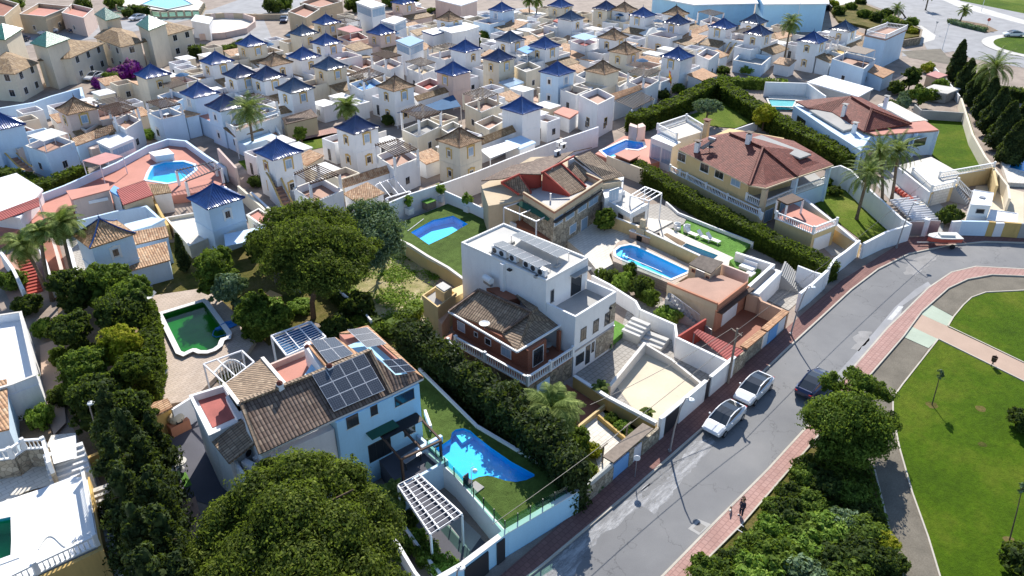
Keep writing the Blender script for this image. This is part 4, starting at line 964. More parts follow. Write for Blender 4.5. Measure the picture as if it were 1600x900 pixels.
T.part('seat',MB().box(x-.25,x+.25,y-.25,y+.25,2.2,2.32),M['darkpave']);T.part('backrest',MB().box(x-.25,x+.25,y+.2,y+.28,2.321,2.8),M['darkpave']);T.part('leg_frame',MB().box(x-.22,x+.22,y-.22,y+.22,2.0,2.199),M['metal_grey'])
T=TH('shower_tray','square grey shower tray with a thin pole on the turf terrace','shower',(*g(742,763,2),2));x,y=g(742,763,2)
T.part('tray',MB().box(x-.5,x+.5,y-.45,y+.45,2.002,2.08),M['concrete']);T.part('pole',MB().path([(x-.3,y,2.08),(x-.3,y,4.1),(x-.1,y-.1,4.2)],.025,6),M['metal_white'])
# ---------------------------------------------------------------- walled garden behind the villa: green pool
ZG=.5
gp=pxy([(254,491),(316,472),(320,475),(354,522),(353,527),(345,529),(342,534),(340,540),(333,545),(324,548),(314,548),(307,545),(301,545),(294,548),(288,551),(283,549)],ZG+.25)
deck('pool_deck',pxy([(222,477),(236,462),(318,450),(338,462),(385,505),(400,530),(380,560),(345,580),(300,625),(258,632),(243,590),(230,520)],ZG),ZG,0,'deck_tile',[gp])
T=pool('swimming_pool','abandoned swimming pool with murky green water and white rim',gp,ZG+.25,.70,.1,'green_algae','water_green','white_flat',.5,below=.3)
# hose of the cleaner
T=TH('pool_cleaner','blue pool cleaner hose hanging into the murky green pool','hose',(*g(343,517,.6),.5))
T.part('hose',MB().path(Q((354,503,.85),(346,507,.82),(341,512,.6),(334,517,.52),(332,524,.52),(338,527,.52),(350,524,.52),(356,522,.6)),.05,6),M['blue_plastic']);T.part('head',MB().box(*(lambda p:(p[0]-.25,p[0]+.25,p[1]-.2,p[1]+.2))(g(341,513,.6)),.45,.65),M['blue_plastic'])
T=TH('pool_cover','crumpled blue plastic cover lying beside the murky green pool','pool cover',(*g(362,505,.5),.5));T.part('sheet',MB().blob((*g(362,505,.6),.55),(1.3,.7,.12),4,.3,14,6),M['blue_plastic'])
for i,(x,y,lb)in enumerate(((231,470,'white plastic lounger at the far left corner of the green pool deck'),(247,594,'small white lounger on the pale deck near the dark hedge'))):
 cx,cy=g(x,y,ZG);T=TH('sun_lounger',lb,'sun lounger',(cx,cy,ZG),'old loungers on the green pool deck')
 T.part('seat',MB().box(cx-.9,cx+.4,cy-.3,cy+.3,ZG+.28,ZG+.34),M['white_clean']);T.part('backrest',slab3([(cx+.4,cy-.3,ZG+.34),(cx+.95,cy-.3,ZG+.75),(cx+.95,cy+.3,ZG+.75),(cx+.4,cy+.3,ZG+.34)],.05),M['white_clean'])
 for dx in(-.8,.3):T.part('leg',MB().box(cx+dx-.03,cx+dx+.03,cy-.28,cy+.28,ZG,ZG+.279),M['white_clean'])
T=TH('entrance_frame','white metal frame with an arched slatted balustrade over the steps from the green pool','pergola',(*g(370,575,0),0))
fm=[g(*p,3.4)for p in((318,569),(378,548),(397,566),(352,600))]
mb=MB()
for i in range(4):mb.bar((*fm[i],3.4),(*fm[(i+1)%4],3.4),.12,.12)
mb.bar((*((Vector(fm[0])*.65+Vector(fm[1])*.35)),3.4),(*((Vector(fm[3])*.65+Vector(fm[2])*.35)),3.4),.1,.1);T.part('frame',mb,M['metal_white'])
for p in fm:T.part('post',MB().box(p[0]-.06,p[0]+.06,p[1]-.06,p[1]+.06,0,3.338),M['metal_white'])
arc=[P3(334+(388-334)*k/12,583-18*math.sin(math.pi*k/12)-k*.4,2.6)for k in range(13)]
T.part('arched_rail',MB().path(arc,.09,6),M['white_clean'])
for k in range(1,12):p=arc[k];T.part('baluster',MB().tube((p[0],p[1],.9),(p[0],p[1],2.55),.05,n=6),M['white_clean'])
sheet('path',[(330,588),(350,575),(385,570),(398,578),(350,605)],.03,'rough_ground')
# white side yard wall and tiled porch left of the villa
garden_wall([(268,640),(300,620)],2.4,'white yard wall between the tiled porch and the red roof terrace','white',.22)
T=TH('porch','small tan tiled porch roof beside the dark cypress row','porch',(*g(250,640,0),0));T.part('roof',slab3(Q((228,632,2.6),(262,622,3.0),(270,636,3.0),(234,654,2.6)),.14),M['tile_tan']);T.part('wall',MB().prism(pxy([(232,634),(262,626),(266,635),(237,650)],2.4),0,2.4),M['ochre'])
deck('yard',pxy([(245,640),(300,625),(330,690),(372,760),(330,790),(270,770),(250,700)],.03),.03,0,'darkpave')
deck('yard',pxy([(285,790),(305,775),(312,800),(306,835),(296,850),(280,840)],.06),.06,0,'terracotta_light')
T=TH('garden_oven','domed outdoor oven and workbench in the shady yard left of the villa','oven',(*g(280,670,0),0));x,y=g(280,672,0)
T.part('dome',MB().blob((x,y,1.3),(.65,.65,.5),3,.03,14,8),M['sand']);T.part('base',MB().box(x-.8,x+.8,y-.6,y+.6,0,1.0),M['salmon']);T.part('mouth',MB().box(x-.25,x+.25,y-.62,y-.5,1.02,1.35),M['black'])
T=TH('garden_table','round stone table in the shady yard left of the villa','table',(*g(280,723,0),0));x,y=g(280,722,.7)
T.part('table_top',MB().tube((x,y,.7),(x,y,.78),.55,n=18),M['concrete_light']);T.part('pedestal',MB().lathe((x,y,0),[(.3,0),(.12,.15),(.1,.5),(.25,.698)],10),M['concrete'])
T=TH('storage_box','slanted white metal box beside the round stone table','box',(*g(268,737,0),0));x,y=g(268,737,.5)
T.part('body',MB().box(x-.4,x+.4,y-.6,y+.6,0,.8),M['metal_grey']);T.part('lid',slab3([(x-.45,y-.65,.9),(x+.45,y-.65,1.1),(x+.45,y+.65,1.1),(x-.45,y+.65,.9)],.06),M['metal_white'])
struct('lawn',slab3(Q((281,741,.09),(290,737,.09),(300,757,.09),(289,762,.09)),.03),M['turf_bright'])
# AC units on the terrace of the villa
for k,(x,y,rz,lb)in enumerate(((388,712,.3,'left larger air conditioner on the terracotta roof terrace of the panelled villa'),(408,722,.3,'right air conditioner on the terracotta roof terrace of the panelled villa'),(391,735,1.8,'small air conditioner at the edge of the terracotta roof terrace'))):
 ac_unit((*g(x,y,zt+.03),zt+.03),lb,rz,'air conditioners on the villa terrace')
 # blue slatted pergola behind the villa
T=TH('lath_pergola','shaded pergola of thin white laths behind the pink sunken terrace','pergola',(*g(455,535,0),0));c4=[g(*p,4.6)for p in((424,525),(485,503),(509,527),(448,556))]
for p in c4:T.part('post',MB().box(p[0]-.07,p[0]+.07,p[1]-.07,p[1]+.07,0,4.5),M['metal_white'])
q4=[Vector((*p,4.6))for p in c4];mb=MB()
for i in range(4):mb.bar(q4[i],q4[(i+1)%4],.14,.14)
T.part('frame',mb,M['metal_white']);mb=MB()
for k in range(1,9):mb.bar(q4[0].lerp(q4[3],k/9),q4[1].lerp(q4[2],k/9),.03,.05)
for k in range(1,3):mb.bar(q4[0].lerp(q4[1],k/3)+Vector((0,0,.08)),q4[3].lerp(q4[2],k/3)+Vector((0,0,.08)),.08,.08)
T.part('lath_grid',mb,M['metal_white'])
T.part('shade_net',slab3([tuple(p+Vector((0,0,-.2)))for p in q4],.02),M['blue_cloth'])
# ---------------------------------------------------------------- garden between: well, table, shed
T=TH('garden_table','honey coloured wooden picnic table on the small lawn below the pine','table',(*g(427,466,0),0));a,b,c,d=[Vector(P3(*p,.75))for p in((414,459),(422,453),(441,461),(432,468))]
T.part('table_top',slab3([tuple(a),tuple(d),tuple(c),tuple(b)],.07),M['wood_light'])
for p in(a,b,c,d):q=p.lerp((a+c)/2,.15);T.part('leg',MB().box(q.x-.07,q.x+.07,q.y-.07,q.y+.07,0,.68),M['wood_light'])
T=TH('wood_crate','weathered grey crate left of the honey coloured picnic table','crate',(*g(383,474,0),0));x,y=g(383,474,.5);T.part('box',MB().box(x-.7,x+.7,y-.35,y+.35,0,.7),M['wood_grey']);T.part('lid',MB().box(x-.75,x+.75,y-.4,y+.4,.702,.76),M['canvas'])
T=TH('barbecue_hut','grey stone barbecue with square open chimney under the pine','barbecue',(*g(462,440,0),0))
T.part('hearth',MB().wall(pxy([(448,424),(460,417),(470,424),(458,432)],2.0),.15,0,2.0,True),M['concrete_light']);T.part('bench',MB().prism(pxy([(452,436),(466,428),(480,436),(468,446)],1.0),0,1.0),M['concrete']);T.part('basin',MB().box(*(lambda p:(p[0]-.5,p[0]+.5,p[1]-.3,p[1]+.3))(g(466,437,1)),1.002,1.35),M['metal_dark'])
T=TH('garden_shed','small grey shed with a pale flat roof left of the stone barbecue','shed',(*g(430,425,0),0));T.part('roof',slab3(Q((422,413,2.2),(438,411,2.2),(436,419,2.0),(427,421,2.0)),.08),M['canvas']);T.part('wall',MB().prism(pxy([(424,415),(437,413),(435,418),(427,420)],2.1),0,1.9),M['wood_grey'])
garden_wall([(474,416),(490,424),(520,445),(560,478),(580,500)],1.5,'thin white wall between the shady garden and the empty weedy plot','white',.18)
# ---------------------------------------------------------------- brick bungalow
o_=g(800,540,3);T=TH('brick_bungalow','brick bungalow with brown tiled roof and a white satellite dish, raised on stone','house',(*o_,0))
ZB=2.3
T.part('base',MB().prism([(39.3,44.6),(44.65,44.6),(44.65,34.6),(38.9,34.6),(38.9,38.0)],0,ZB),M['stone'])
T.part('terrace_floor',MB().prism([(38.6,45.0),(44.65,45.0),(44.65,34.45),(38.6,34.45)],ZB-.05,ZB+.02),M['terracotta'])
T.part('wall',MB().prism([(40.2,45.3),(45.0,45.3),(45.0,38.2),(42.6,38.2),(42.6,35.9),(40.2,35.9)],ZB+.02,4.5),M['brick'])
E3,R3=4.7,6.3
roof(T,[(701,486,E3),(748,452,6.0),(830,487,6.0),(786,519,E3)],.15,'tile_dark')
roof(T,[(784,519,E3-.02),(808,549,E3-.1),(878,505,E3-.1),(846,476,5.3),(812,458,5.75),(806,461,5.8),(829,487,5.75)],.15,'tile_dark')
line(T,'gutter',[(701,487,E3-.1),(808,550,E3-.1),(877,508,E3-.05)],.16,.16,'white_clean');line(T,'ridge_tiles',[(748,452,6.1),(830,487,6.1)],.26,.14,'tile_brown')
line(T,'verge_tiles',[(701,486,E3+.1),(748,452,6.1)],.24,.12,'tile_brown');line(T,'verge_tiles',[(830,487,6.02),(786,519,E3+.1)],.24,.14,'tile_brown')
T.part('wall',MB().prism(pxy([(800,446),(760,450),(790,470),(825,462)],5.6),4.4,5.6),M['terracotta'])
WA,WB=(40.2,45.3),(40.2,35.9)
wpx(T,WA,WB,(714.5,500),(727,521),frame='metal_white',glass='window_blue',mull=0);wpx(T,WA,WB,(740.7,517),(747,528),frame='metal_white',mull=0);wpx(T,WA,WB,(757.8,526),(767.6,541.7),frame='metal_white',mull=1);wpx(T,WA,WB,(783,539),(799,562),frame='metal_white',glass='window_blue',mull=1,name='terrace_door')
window(T,(40.2,35.9),(42.6,35.9),.6,2.0,ZB+.1,ZB+1.9,name='french_window',frame='white_clean',glass='window_glass',mull=2)
window(T,(42.6,38.2),(45.0,38.2),.5,2.1,ZB+.1,ZB+1.9,name='french_window',frame='white_clean',glass='window_blue',mull=1)
T.part('column',MB().box(44.3,44.6,35.9,36.2,ZB+.02,4.4),M['brick'])
T.part('gate_panel',MB().box(39.9,41.6,34.56,34.6,.3,1.7),M['pale_blue_shaded_white'])
B=TH('balustrade','white balustrade round the raised terrace of the brick bungalow','balustrade',(38.6,34.5,ZB));balustrade(B,[(38.7,43.3),(38.7,39.6),(38.7,34.55),(41.6,34.55),(44.6,34.55)],ZB+.02)
B=TH('balustrade','white balustrade descending the side steps of the brick bungalow to the tall hedge','balustrade',(36,44,0));balustrade(B,[(*g(700,535,3),2.4),(*g(712,550,2.9),2.0),(*g(745,592,1.9),1.0)],0)
D=TH('satellite_dish','white satellite dish on the brown roof of the brick bungalow','satellite dish',(*g(757,506,5.2),5.2));dx,dy=g(757,506,5.4);D.part('dish',MB().lathe((dx,dy,5.35),[(.02,0),(.25,.03),(.48,.12)],18),M['white_clean']);D.part('mast',MB().tube((dx,dy,4.9),(dx,dy,5.36),.03),M['metal_grey']);D.part('feed_arm',MB().tube((dx+.4,dy,5.45),(dx,dy,5.85),.015),M['metal_grey'])
D=TH('water_tank','pale blue cylindrical water heater on the roof edge of the brick bungalow','water heater',(*g(765,437,6.3),6));a,b=Vector(P3(757,433,6.5)),Vector(P3(768,440,6.5));D.part('tank',MB().tube(a,b,.32,n=14),M['white_clean']);D.part('stand',MB().bar((a.x,a.y,6.1),(b.x,b.y,6.1),.3,.3),M['metal_grey'])
D=TH('terrace_table','grey table with chairs on the brick bungalow terrace','table',(43.6,36.6,ZB));D.part('table_top',MB().tube((43.6,36.8,3.02),(43.6,36.8,3.07),.55,n=16),M['concrete']);D.part('pedestal',MB().lathe((43.6,36.8,ZB+.02),[(.3,0),(.06,.1),(.06,.699)],8),M['metal_grey'])
# yellow outbuilding
T=TH('outbuilding','yellow outbuilding with stepped flat roofs beside the brick bungalow','outbuilding',(*g(690,470,0),0))
q=wallbox(T,[(661,466),(689,447),(712,462),(684,484)],3.0,0,'yellow_wall');T.part('parapet',MB().wall(q,.16,3.001,3.35,True),M['yellow_wall']);T.part('roof_void',MB().prism([Vector(p).lerp(Vector((sum(a[0]for a in q)/4,sum(a[1]for a in q)/4)),.15)for p in q],3.001,3.03),M['concrete'])
q=wallbox(T,[(680,449),(692,441),(706,449),(694,458)],4.2,3.001,'yellow_wall','chimney_block');wallbox(T,[(677,488),(694,478),(702,490),(690,507)],1.9,0,'salmon_light');wallbox(T,[(706,452),(724,444),(733,452),(712,464)],2.6,0,'yellow_wall');T.part('roof_slab',MB().prism(pxy([(681,446),(692,440),(705,448),(694,455)],4.3),4.202,4.3),M['concrete_light'])
deck('yard',pxy([(625,480),(660,480),(700,530),(720,560),(700,560),(650,520)],.04),.04,0,'sand')
T=garden_wall([(617,372,1.6),(640,382,1.9),(668,400,1.9),(700,418,1.8),(730,440,1.7),(740,450,1.7)],1.8,'long ochre garden wall between the weedy plot and the turfed pool garden','yellow_wall',.22,cop='coping')
sheet('weedy_ground',[(500,425),(560,400),(612,374),(690,430),(660,478),(600,510),(560,480)],.02,'weeds')
# ---------------------------------------------------------------- modern white house
T=TH('modern_house','modern white cube house with flat roof, roof panels and lower front terrace','house',(47.9,42,0))
X0,X1=44.85,50.75
T.part('wall',MB().box(X0,X1,38.0,48.8,0,8.35),M['white']);T.part('roof_floor',MB().box(X0+.2,X1-.2,38.2,48.6,8.36,8.40),M['concrete_light']);T.part('parapet',MB().wall([(X0+.1,38.1),(X1-.1,38.1),(X1-.1,48.7),(X0+.1,48.7)],.2,8.352,8.6,True),M['white_flat'])
T.part('wall',MB().box(X0,X1,34.6,37.99,0,5.3),M['white']);T.part('terrace_floor',MB().box(X0+.2,X1-.2,34.8,37.98,5.302,5.34),M['concrete']);T.part('parapet',MB().wall([(X0+.1,37.9),(X0+.1,34.7),(X1-.1,34.7),(X1-.1,37.9)],.2,5.301,6.3),M['white'])
T.part('string_course',MB().box(X0-.03,X1+.03,34.52,34.598,2.55,2.68),M['metal_grey']);T.part('stone_panel',MB().box(X0+3.2,X1+.02,34.555,34.598,.3,2.5),M['stone_pale']);T.part('stone_panel',MB().box(X1-.9,X1+.02,34.57,34.598,3.2,5.2),M['stone_pale'])
sA,sB=(X0,34.6),(X1,34.6)
for s in(.9,2.7,4.4):window(T,sA,sB,s-.05,s+.75,3.3,4.6,sill='concrete',mull=1,out=.04)
window(T,sA,sB,.35,1.5,.9,1.95,mull=1);window(T,sA,sB,1.75,2.4,.3,2.3,name='door',frame='metal_dark',mull=0);window(T,sA,sB,2.6,3.0,1.2,2.3,mull=0);window(T,sA,sB,3.8,4.9,1.3,2.0,mull=1)
sA,sB=(X0,38.0),(X1,38.0)
window(T,sA,sB,.6,1.1,6.0,7.3,mull=0,frame='metal_grey',sill='concrete');window(T,sA,sB,3.5,5.0,5.45,7.5,name='terrace_door',mull=0,frame='metal_dark');T.part('door_canopy',MB().box(X0+3.3,X1-.1,37.4,37.995,7.65,7.75),M['concrete'])
T.part('chimney_flue',MB().box(X0-.35,X0-.002,42.9,43.3,5.4,8.45),M['white']);T.part('floodlight',MB().box(X0-.4,X0-.1,42.0,42.4,8.1,8.25),M['black'])
T.part('wall_lamp',MB().box(X0+4.9,X0+5.15,34.4,34.597,4.9,5.05),M['black'])
# two rows of panels on the roof
for k,(a,b,c,d,lb)in enumerate((((769,381),(840,418),(860,411),(786,376),'front'),((799,367),(871,402),(889,394),(815,361),'back'))):
 S_=TH('solar_array','tilted %s row of solar panels on the flat roof of the modern white house'%('front left'if k==0 else'rear right'),'solar panels',(*g(*a,8.6),8.42),'solar rows on the modern house')
 z0_,z1_=9.35,9.0;q=[P3(*a,z0_),P3(*b,z0_),P3(*c,z1_),P3(*d,z1_)]
 solar(S_,q,6,1,lift=.0)
 for p in q:S_.part('support',MB().tube((p[0],p[1],8.41),(p[0],p[1],p[2]-.06),.03),M['metal_grey'])
 for p in(q[0],q[1]):S_.part('ballast',MB().box(p[0]-.35,p[0]+.35,p[1]-.15,p[1]+.15,8.401,8.6),M['concrete'])
for k,(x,y)in enumerate(((776,396),(787,401),(803,408),(825,418),(836,424),(847,430))):
 ac_unit((*g(x,y,8.45),8.41),['leftmost air conditioner of the row along the flat roof edge of the modern white house','second air conditioner from the left on the modern white house roof','third air conditioner from the left on the modern white house roof','fourth air conditioner from the left on the modern white house roof','fifth air conditioner from the left on the modern white house roof','rightmost air conditioner of the row along the flat roof edge of the modern white house'][k],math.radians(-90),'air conditioners on the modern house')
 # front yard of the modern house
sheet('yard',[(897,583),(960,545),(985,470),(1040,470),(1110,560),(1135,592),(1040,680),(925,660),(905,600)],.03,'deck_grey')
sheet('sand_court',[(955,592),(1012,541),(1095,597),(1090,606),(1030,655),(1010,668)],.05,'sand')
struct('lawn',slab3(Q((960,500,.7),(982,512,.7),(958,532,.7),(955,540,.7)),.6),M['turf_bright'])
garden_wall([(952,603,1.1),(1008,535,1.2)],1.0,'low pale ramp kerb left of the sand court','coping',.3);garden_wall([(1010,538,1.0),(1050,562,.7),(1095,598,.5)],1.0,'low pale kerb wall right of the sand court','coping',.25)
T=TH('garden_steps','two short flights of pale stone steps climbing beside the modern white house','steps',(*g(1010,530,0),0))
stairs(T,g(1012,545,.3),g(1030,520,1.0),2.2,.05,.8,4,'concrete_light',zb=0);stairs(T,g(985,520,1.0),g(1003,500,1.5),2.0,.8,1.5,4,'concrete_light',zb=0)
T=garden_wall([(897,587,1.2),(950,620,1.4),(1026,660,1.5)],1.4,'long ochre wall with pale railing along the left side of the sand court','ochre',.24,cop='white_flat')
T=garden_wall([(925,430,1.6),(952,444,1.6),(993,470,1.6),(1000,483,1.6),(1055,507,1.8),(1058,528,1.8)],1.7,'stepped white boundary wall right of the modern house yard','white',.24)
T=garden_wall([(1058,527,2.2),(1138,565,2.2)],2.2,'white boundary wall joining the striped pink carport to the street','white',.24)
T=TH('street_wall','white street wall of the modern house, with two gates, behind the first white car','wall',(48,24,0))
T.part('wall',MB().box(42.8,43.4,23.95,24.2,0,2.2),M['white']);T.part('wall',MB().box(45.6,49.6,23.95,24.2,0,2.2),M['white']);T.part('wall',MB().box(50.5,54.4,23.95,24.2,0,2.2),M['white']);T.part('coping',MB().box(42.8,49.7,23.9,24.25,2.202,2.3),M['white_flat']);T.part('coping',MB().box(50.4,54.5,23.9,24.25,2.202,2.3),M['white_flat'])
T.part('garage_door',MB().box(43.41,45.59,24.05,24.15,0,2.19),M['metal_dark']);T.part('gate',MB().box(49.61,50.49,24.05,24.12,0,2.1),M['metal_dark'])
# garden in front of the bungalow: street wall with blue gates, patio, planting
T=TH('street_wall','stone street wall with blue gates and slatted tile top left of the ochre wall','wall',(37,24.1,0))
T.part('wall',MB().box(32.7,36.6,23.95,24.2,0,1.5),M['stone_pale']);T.part('wall',MB().box(40.4,42.7,23.95,24.2,0,1.5),M['stone_pale']);T.part('gate',MB().box(36.61,38.6,24.0,24.1,0,1.6),M['sky_blue_wall']);T.part('gate',MB().box(39.2,40.3,24.0,24.1,0,1.5),M['metal_white']);T.part('pillar',MB().box(38.61,39.19,23.95,24.25,0,1.8),M['stone_pale'])
mb=MB()
for k in range(34):mb.box(32.8+k*.11*1,32.86+k*.11,23.97,24.18,1.502,1.95)
T.part('slat_panel',mb,M['canvas']);T.part('canopy',MB().box(36.4,41.6,23.9,24.9,2.0,2.12),M['wood_grey'])
sheet('patio',[(908,668),(940,640),(985,700),(960,722),(940,745),(925,700)],.05,'deck_pale')
sheet('patio',[(885,600),(940,635),(905,665),(870,640)],.06,'terracotta')
garden_wall([(903,666,.5),(945,632,.5)],.5,'low yellow kerb wall between the terracotta patio and the pale patio','yellow_wall',.2);garden_wall([(935,648,.5),(985,690,.5)],.5,'low ochre kerb along the planting strip beside the pale patio','ochre',.18)
sheet('weedy_ground',[(945,635),(1010,672),(990,690),(940,650)],.03,'rough_ground');sheet('weedy_ground',[(900,670),(925,700),(940,745),(905,770),(890,740)],.03,'weeds')
T=TH('washing_line','weathered wooden posts with a washing line on the pale patio','washing line',(*g(940,712,0),0));mb=MB()
for(x,y)in((941,724),(978,690)):p=g(x,y,0);T.part('post',MB().box(p[0]-.05,p[0]+.05,p[1]-.05,p[1]+.05,0,1.7),M['wood_grey']);T.part('crossbar',MB().box(p[0]-.5,p[0]+.5,p[1]-.04,p[1]+.04,1.702,1.78),M['wood_grey'])
a,b=g(941,724),g(978,690);T.part('line',MB().tube((*a,1.74),(*b,1.74),.012,n=4),M['canvas'])
# turfed garden with the rectangular pool
pq=pxy([(642,363),(676,344),(708,337),(731,350),(700,368),(670,382)],1.0)
deck('garden_terrace',pxy([(617,352),(700,318),(782,352),(765,372),(728,392),(728,440),(702,418),(668,398),(640,382),(617,374)],1.0),1.0,0,'turf',[pq])
pool('swimming_pool','glittering rectangular blue pool set in dark green turf left of the modern white house',pq,1.0,.95,.1,'pool_deep',rimw=.0,below=.08)
T=garden_wall([(604,318,3.2),(640,303,3.2),(700,284,3.2),(745,268,3.2),(800,246,3.2),(870,220,3.2),(935,198,3.2)],3.2,'long tall white boundary wall between the estate and the villa gardens','white',.25)
T=garden_wall([(695,298,2.6),(740,318,2.4),(785,340,2.4),(806,350,2.4)],2.4,'white wall on the right side of the turfed pool garden','white',.22)
for(x,y,lb)in((640,334,'potted leafy plant in a tall white planter at the left end of the turf garden'),(690,314,'potted plant in a tall white planter in the far corner of the turf garden'),(731,330,'potted plant in a tall white planter at the right side of the turf garden')):
 cx,cy=g(x,y,1);T=TH('potted_plant',lb,'potted plant',(cx,cy,1),'white planters in the turf garden');T.part('pot',MB().block([(cx-.42,cy-.42,1.8),(cx+.42,cy-.42,1.8),(cx+.42,cy+.42,1.8),(cx-.42,cy+.42,1.8)],1.0),M['white_clean']);T.part('foliage',crown([((cx,cy,2.5),(.5,.5,.75))],350,.2,x,.4),M['leaf_bright'])
T=TH('storage_box','beige storage box with green lid against the white garden wall','box',(*g(671,325,1),1));x,y=g(671,325,1);T.part('body',MB().box(x-.75,x+.75,y-.5,y+.5,1,1.95),M['wood_grey']);T.part('lid',MB().box(x-.8,x+.8,y-.55,y+.55,1.952,2.02),M['turf_bright'])
# loungers folded at the ochre wall
T=TH('skimmer_pole','white pool skimmer pole lying on the dark turf','pole',(*g(650,350,1),1));T.part('pole',MB().tube(P3(637,361,1.05),P3(662,342,1.05),.05),M['white_clean'])
# ================================================================ right-hand villas
# ---------------------------------------------------------------- stone-faced villa with red and brown roofs
H=TH('stone_villa','stone faced villa with brown and red roofs, sunny roof terrace and brick railing','house',(*g(860,340,3),0))
ZR=5.6
c_tl,c_f,c_r=g(818,304,ZR),g(865,334,ZR),g(940,285,ZR)
body=[g(751,287,5.4),g(763,320,5.4),g(818,304,ZR),g(865,334,ZR),g(940,285,ZR),g(985,275,ZR),g(925,238,ZR),g(830,237,ZR)]
bx0,by0=62.0,52.3
q=pxy([(818,304),(865,334),(941,286),(900,262),(830,282)],ZR);H.part('wall',MB().prism(q,0,5.0),M['stone_pale'])
q2=pxy([(752,284),(763,322),(806,306),(900,262),(975,274),(925,236),(828,238)],5.2);H.part('wall',MB().prism([g(752,286,5.2),g(763,318,5.2),g(800,312,5.2),g(818,306,5.2),g(880,268,5.2),g(940,285,5.2),g(972,280,5.2),g(922,240,5.2),g(830,242,5.2)],0,4.9),M['beige'])
H.part('terrace_floor',MB().prism(pxy([(820,304),(866,332),(940,285),(905,265),(850,290)],5.05),5.002,5.05),M['concrete_light'])
A_,B_,C_,D_=g(818,304,ZR),g(866,334,ZR),g(940,285,ZR),g(916,274,ZR)
H.part('parapet',MB().wall([A_,B_,C_,D_],.2,5.0,5.65),M['beige']);H.part('railing_band',MB().wall([A_,B_,C_,D_],.16,5.652,5.9),M['salmon'])
H.part('coping',MB().wall([A_,B_,C_,D_],.24,5.902,5.96),M['beige'])
H.part('striped_eave',MB().wall([tuple(Vector(B_)+Vector((-.1,-.2))),tuple(Vector(C_)+Vector((-.1,-.2)))],.45,4.55,4.75),M['metal_dark'])
# red gable walls and roofs
roof(H,[(785,286,6.6),(838,248,7.0),(925,230,7.0),(897,236,7.2),(846,272,7.3),(812,271,7.0)],.12,'tile_brown')
roof(H,[(752,282,5.7),(786,279,6.2),(812,272,6.9),(840,250,7.0),(800,258,6.4)],.12,'tile_brown')
roof(H,[(783,284,6.5),(810,274,7.0),(829,300,5.3),(811,304,5.2)],.14,'tile_dark')
roof(H,[(848,270,7.3),(875,256,7.3),(916,294,5.2),(892,304,5.2)],.14,'tile_dark')
roof(H,[(885,262,6.6),(898,252,6.9),(925,272,5.6),(912,284,5.3)],.14,'tile_dark')
roof(H,[(897,247,7.2),(922,236,7.2),(976,274,5.4),(942,282,5.2)],.14,'tile_dark')
for a in([(783,285,6.6),(811,304,5.4)],[(848,268,7.4),(890,305,5.4)],[(875,254,7.4),(916,292,5.3)],[(897,245,7.3),(942,281,5.3)],[(783,285,6.7),(812,272,7.1)],[(846,270,7.4),(897,244,7.4)]):
 line(H,'verge',a,.18,.22,'redwall'if a[0][0]<890 else'metal_dark')
H.part('wall',MB().wall([g(811,273,7.0),g(830,301,5.2)],.2,4.9,[7.0,5.3]),M['redwall']);H.part('wall',MB().wall([g(811,273,6.9),g(846,270,6.9)],.2,4.9,[6.9,6.9]),M['redwall']);H.part('wall',MB().wall([g(848,271,7.2),g(890,305,5.2)],.2,4.9,[7.2,5.2]),M['redwall'])
H.part('wall',MB().wall([g(888,250,7.0),g(897,247,7.1),g(940,281,5.3)],.2,4.9,[7.0,7.1,5.4]),M['white'])
cx,cy=g(861,290,5.05);H.part('chimney',MB().box(cx-.4,cx+.4,cy-.4,cy+.4,5.05,6.5),M['redwall']);H.part('chimney_pipe',MB().tube((cx,cy,6.5),(cx,cy,7.4),.13,n=8),M['metal_white'])
cx,cy=g(860,314,5.05);H.part('flue',MB().tube((cx,cy,5.05),(cx,cy,6.0),.1,n=8),M['metal_white'])
sA,sB=A_,B_=g(866,340,4.5),g(940,292,4.5)
fa,fb=g(865,334,ZR),g(941,286,ZR)
for(p0,p1)in(((866,341),(879,346)),((884,332),(897,337)),((903,322),(916,325)),((920,313),(934,315))):
 wpx(H,fa,fb,p0,p1,frame='white_clean',glass='window_blue',mull=1,sill='concrete')
wpx(H,fa,fb,(890,354),(900,360),frame='white_clean',glass='window_blue',mull=0);wpx(H,fa,fb,(908,344),(917,359),frame='white_clean',glass='window_blue',mull=0,name='door')
# terrace of that villa with white pergola
H.part('terrace',MB().prism(pxy([(800,330),(808,352),(840,365),(856,376),(864,370),(862,350),(818,318)],2.2),0,2.2),M['terracotta'])
PG=TH('pergola','open white metal pergola over the terrace of the stone faced villa','pergola',(*g(820,345,2.2),2.2));c4=[g(*p,4.6)for p in((787,324),(838,346),(858,336),(812,316))]
for p in c4:PG.part('post',MB().box(p[0]-.06,p[0]+.06,p[1]-.06,p[1]+.06,2.2,4.53),M['metal_white'])
mb=MB();v=[Vector((*p,4.6))for p in c4]
for i in range(4):mb.bar(v[i],v[(i+1)%4],.12,.12)
mb.bar(v[0].lerp(v[1],.5),v[3].lerp(v[2],.5),.1,.1);PG.part('frame',mb,M['metal_white'])
AW=TH('awning','dark green awning along the side of the stone faced villa','awning',(*g(830,325,4.5),4.5));AW.part('cloth',slab3(Q((815,314,4.9),(862,339,4.9),(856,345,4.5),(806,319,4.5)),.05),M['dark_green'])
ac_unit((*g(806,313,4.2),4.0),'air conditioner on the brick railing corner of the stone faced villa',-1.57)
for k,(x,y)in enumerate(((871,243),(880,232),(874,229))):ac_unit((*g(x,y,7.0),6.95),['front air conditioner on the brown ridge of the stone faced villa','right rear air conditioner on the brown ridge of the stone faced villa','left rear air conditioner on the brown ridge of the stone faced villa'][k],0,'air conditioners on the stone villa ridge')
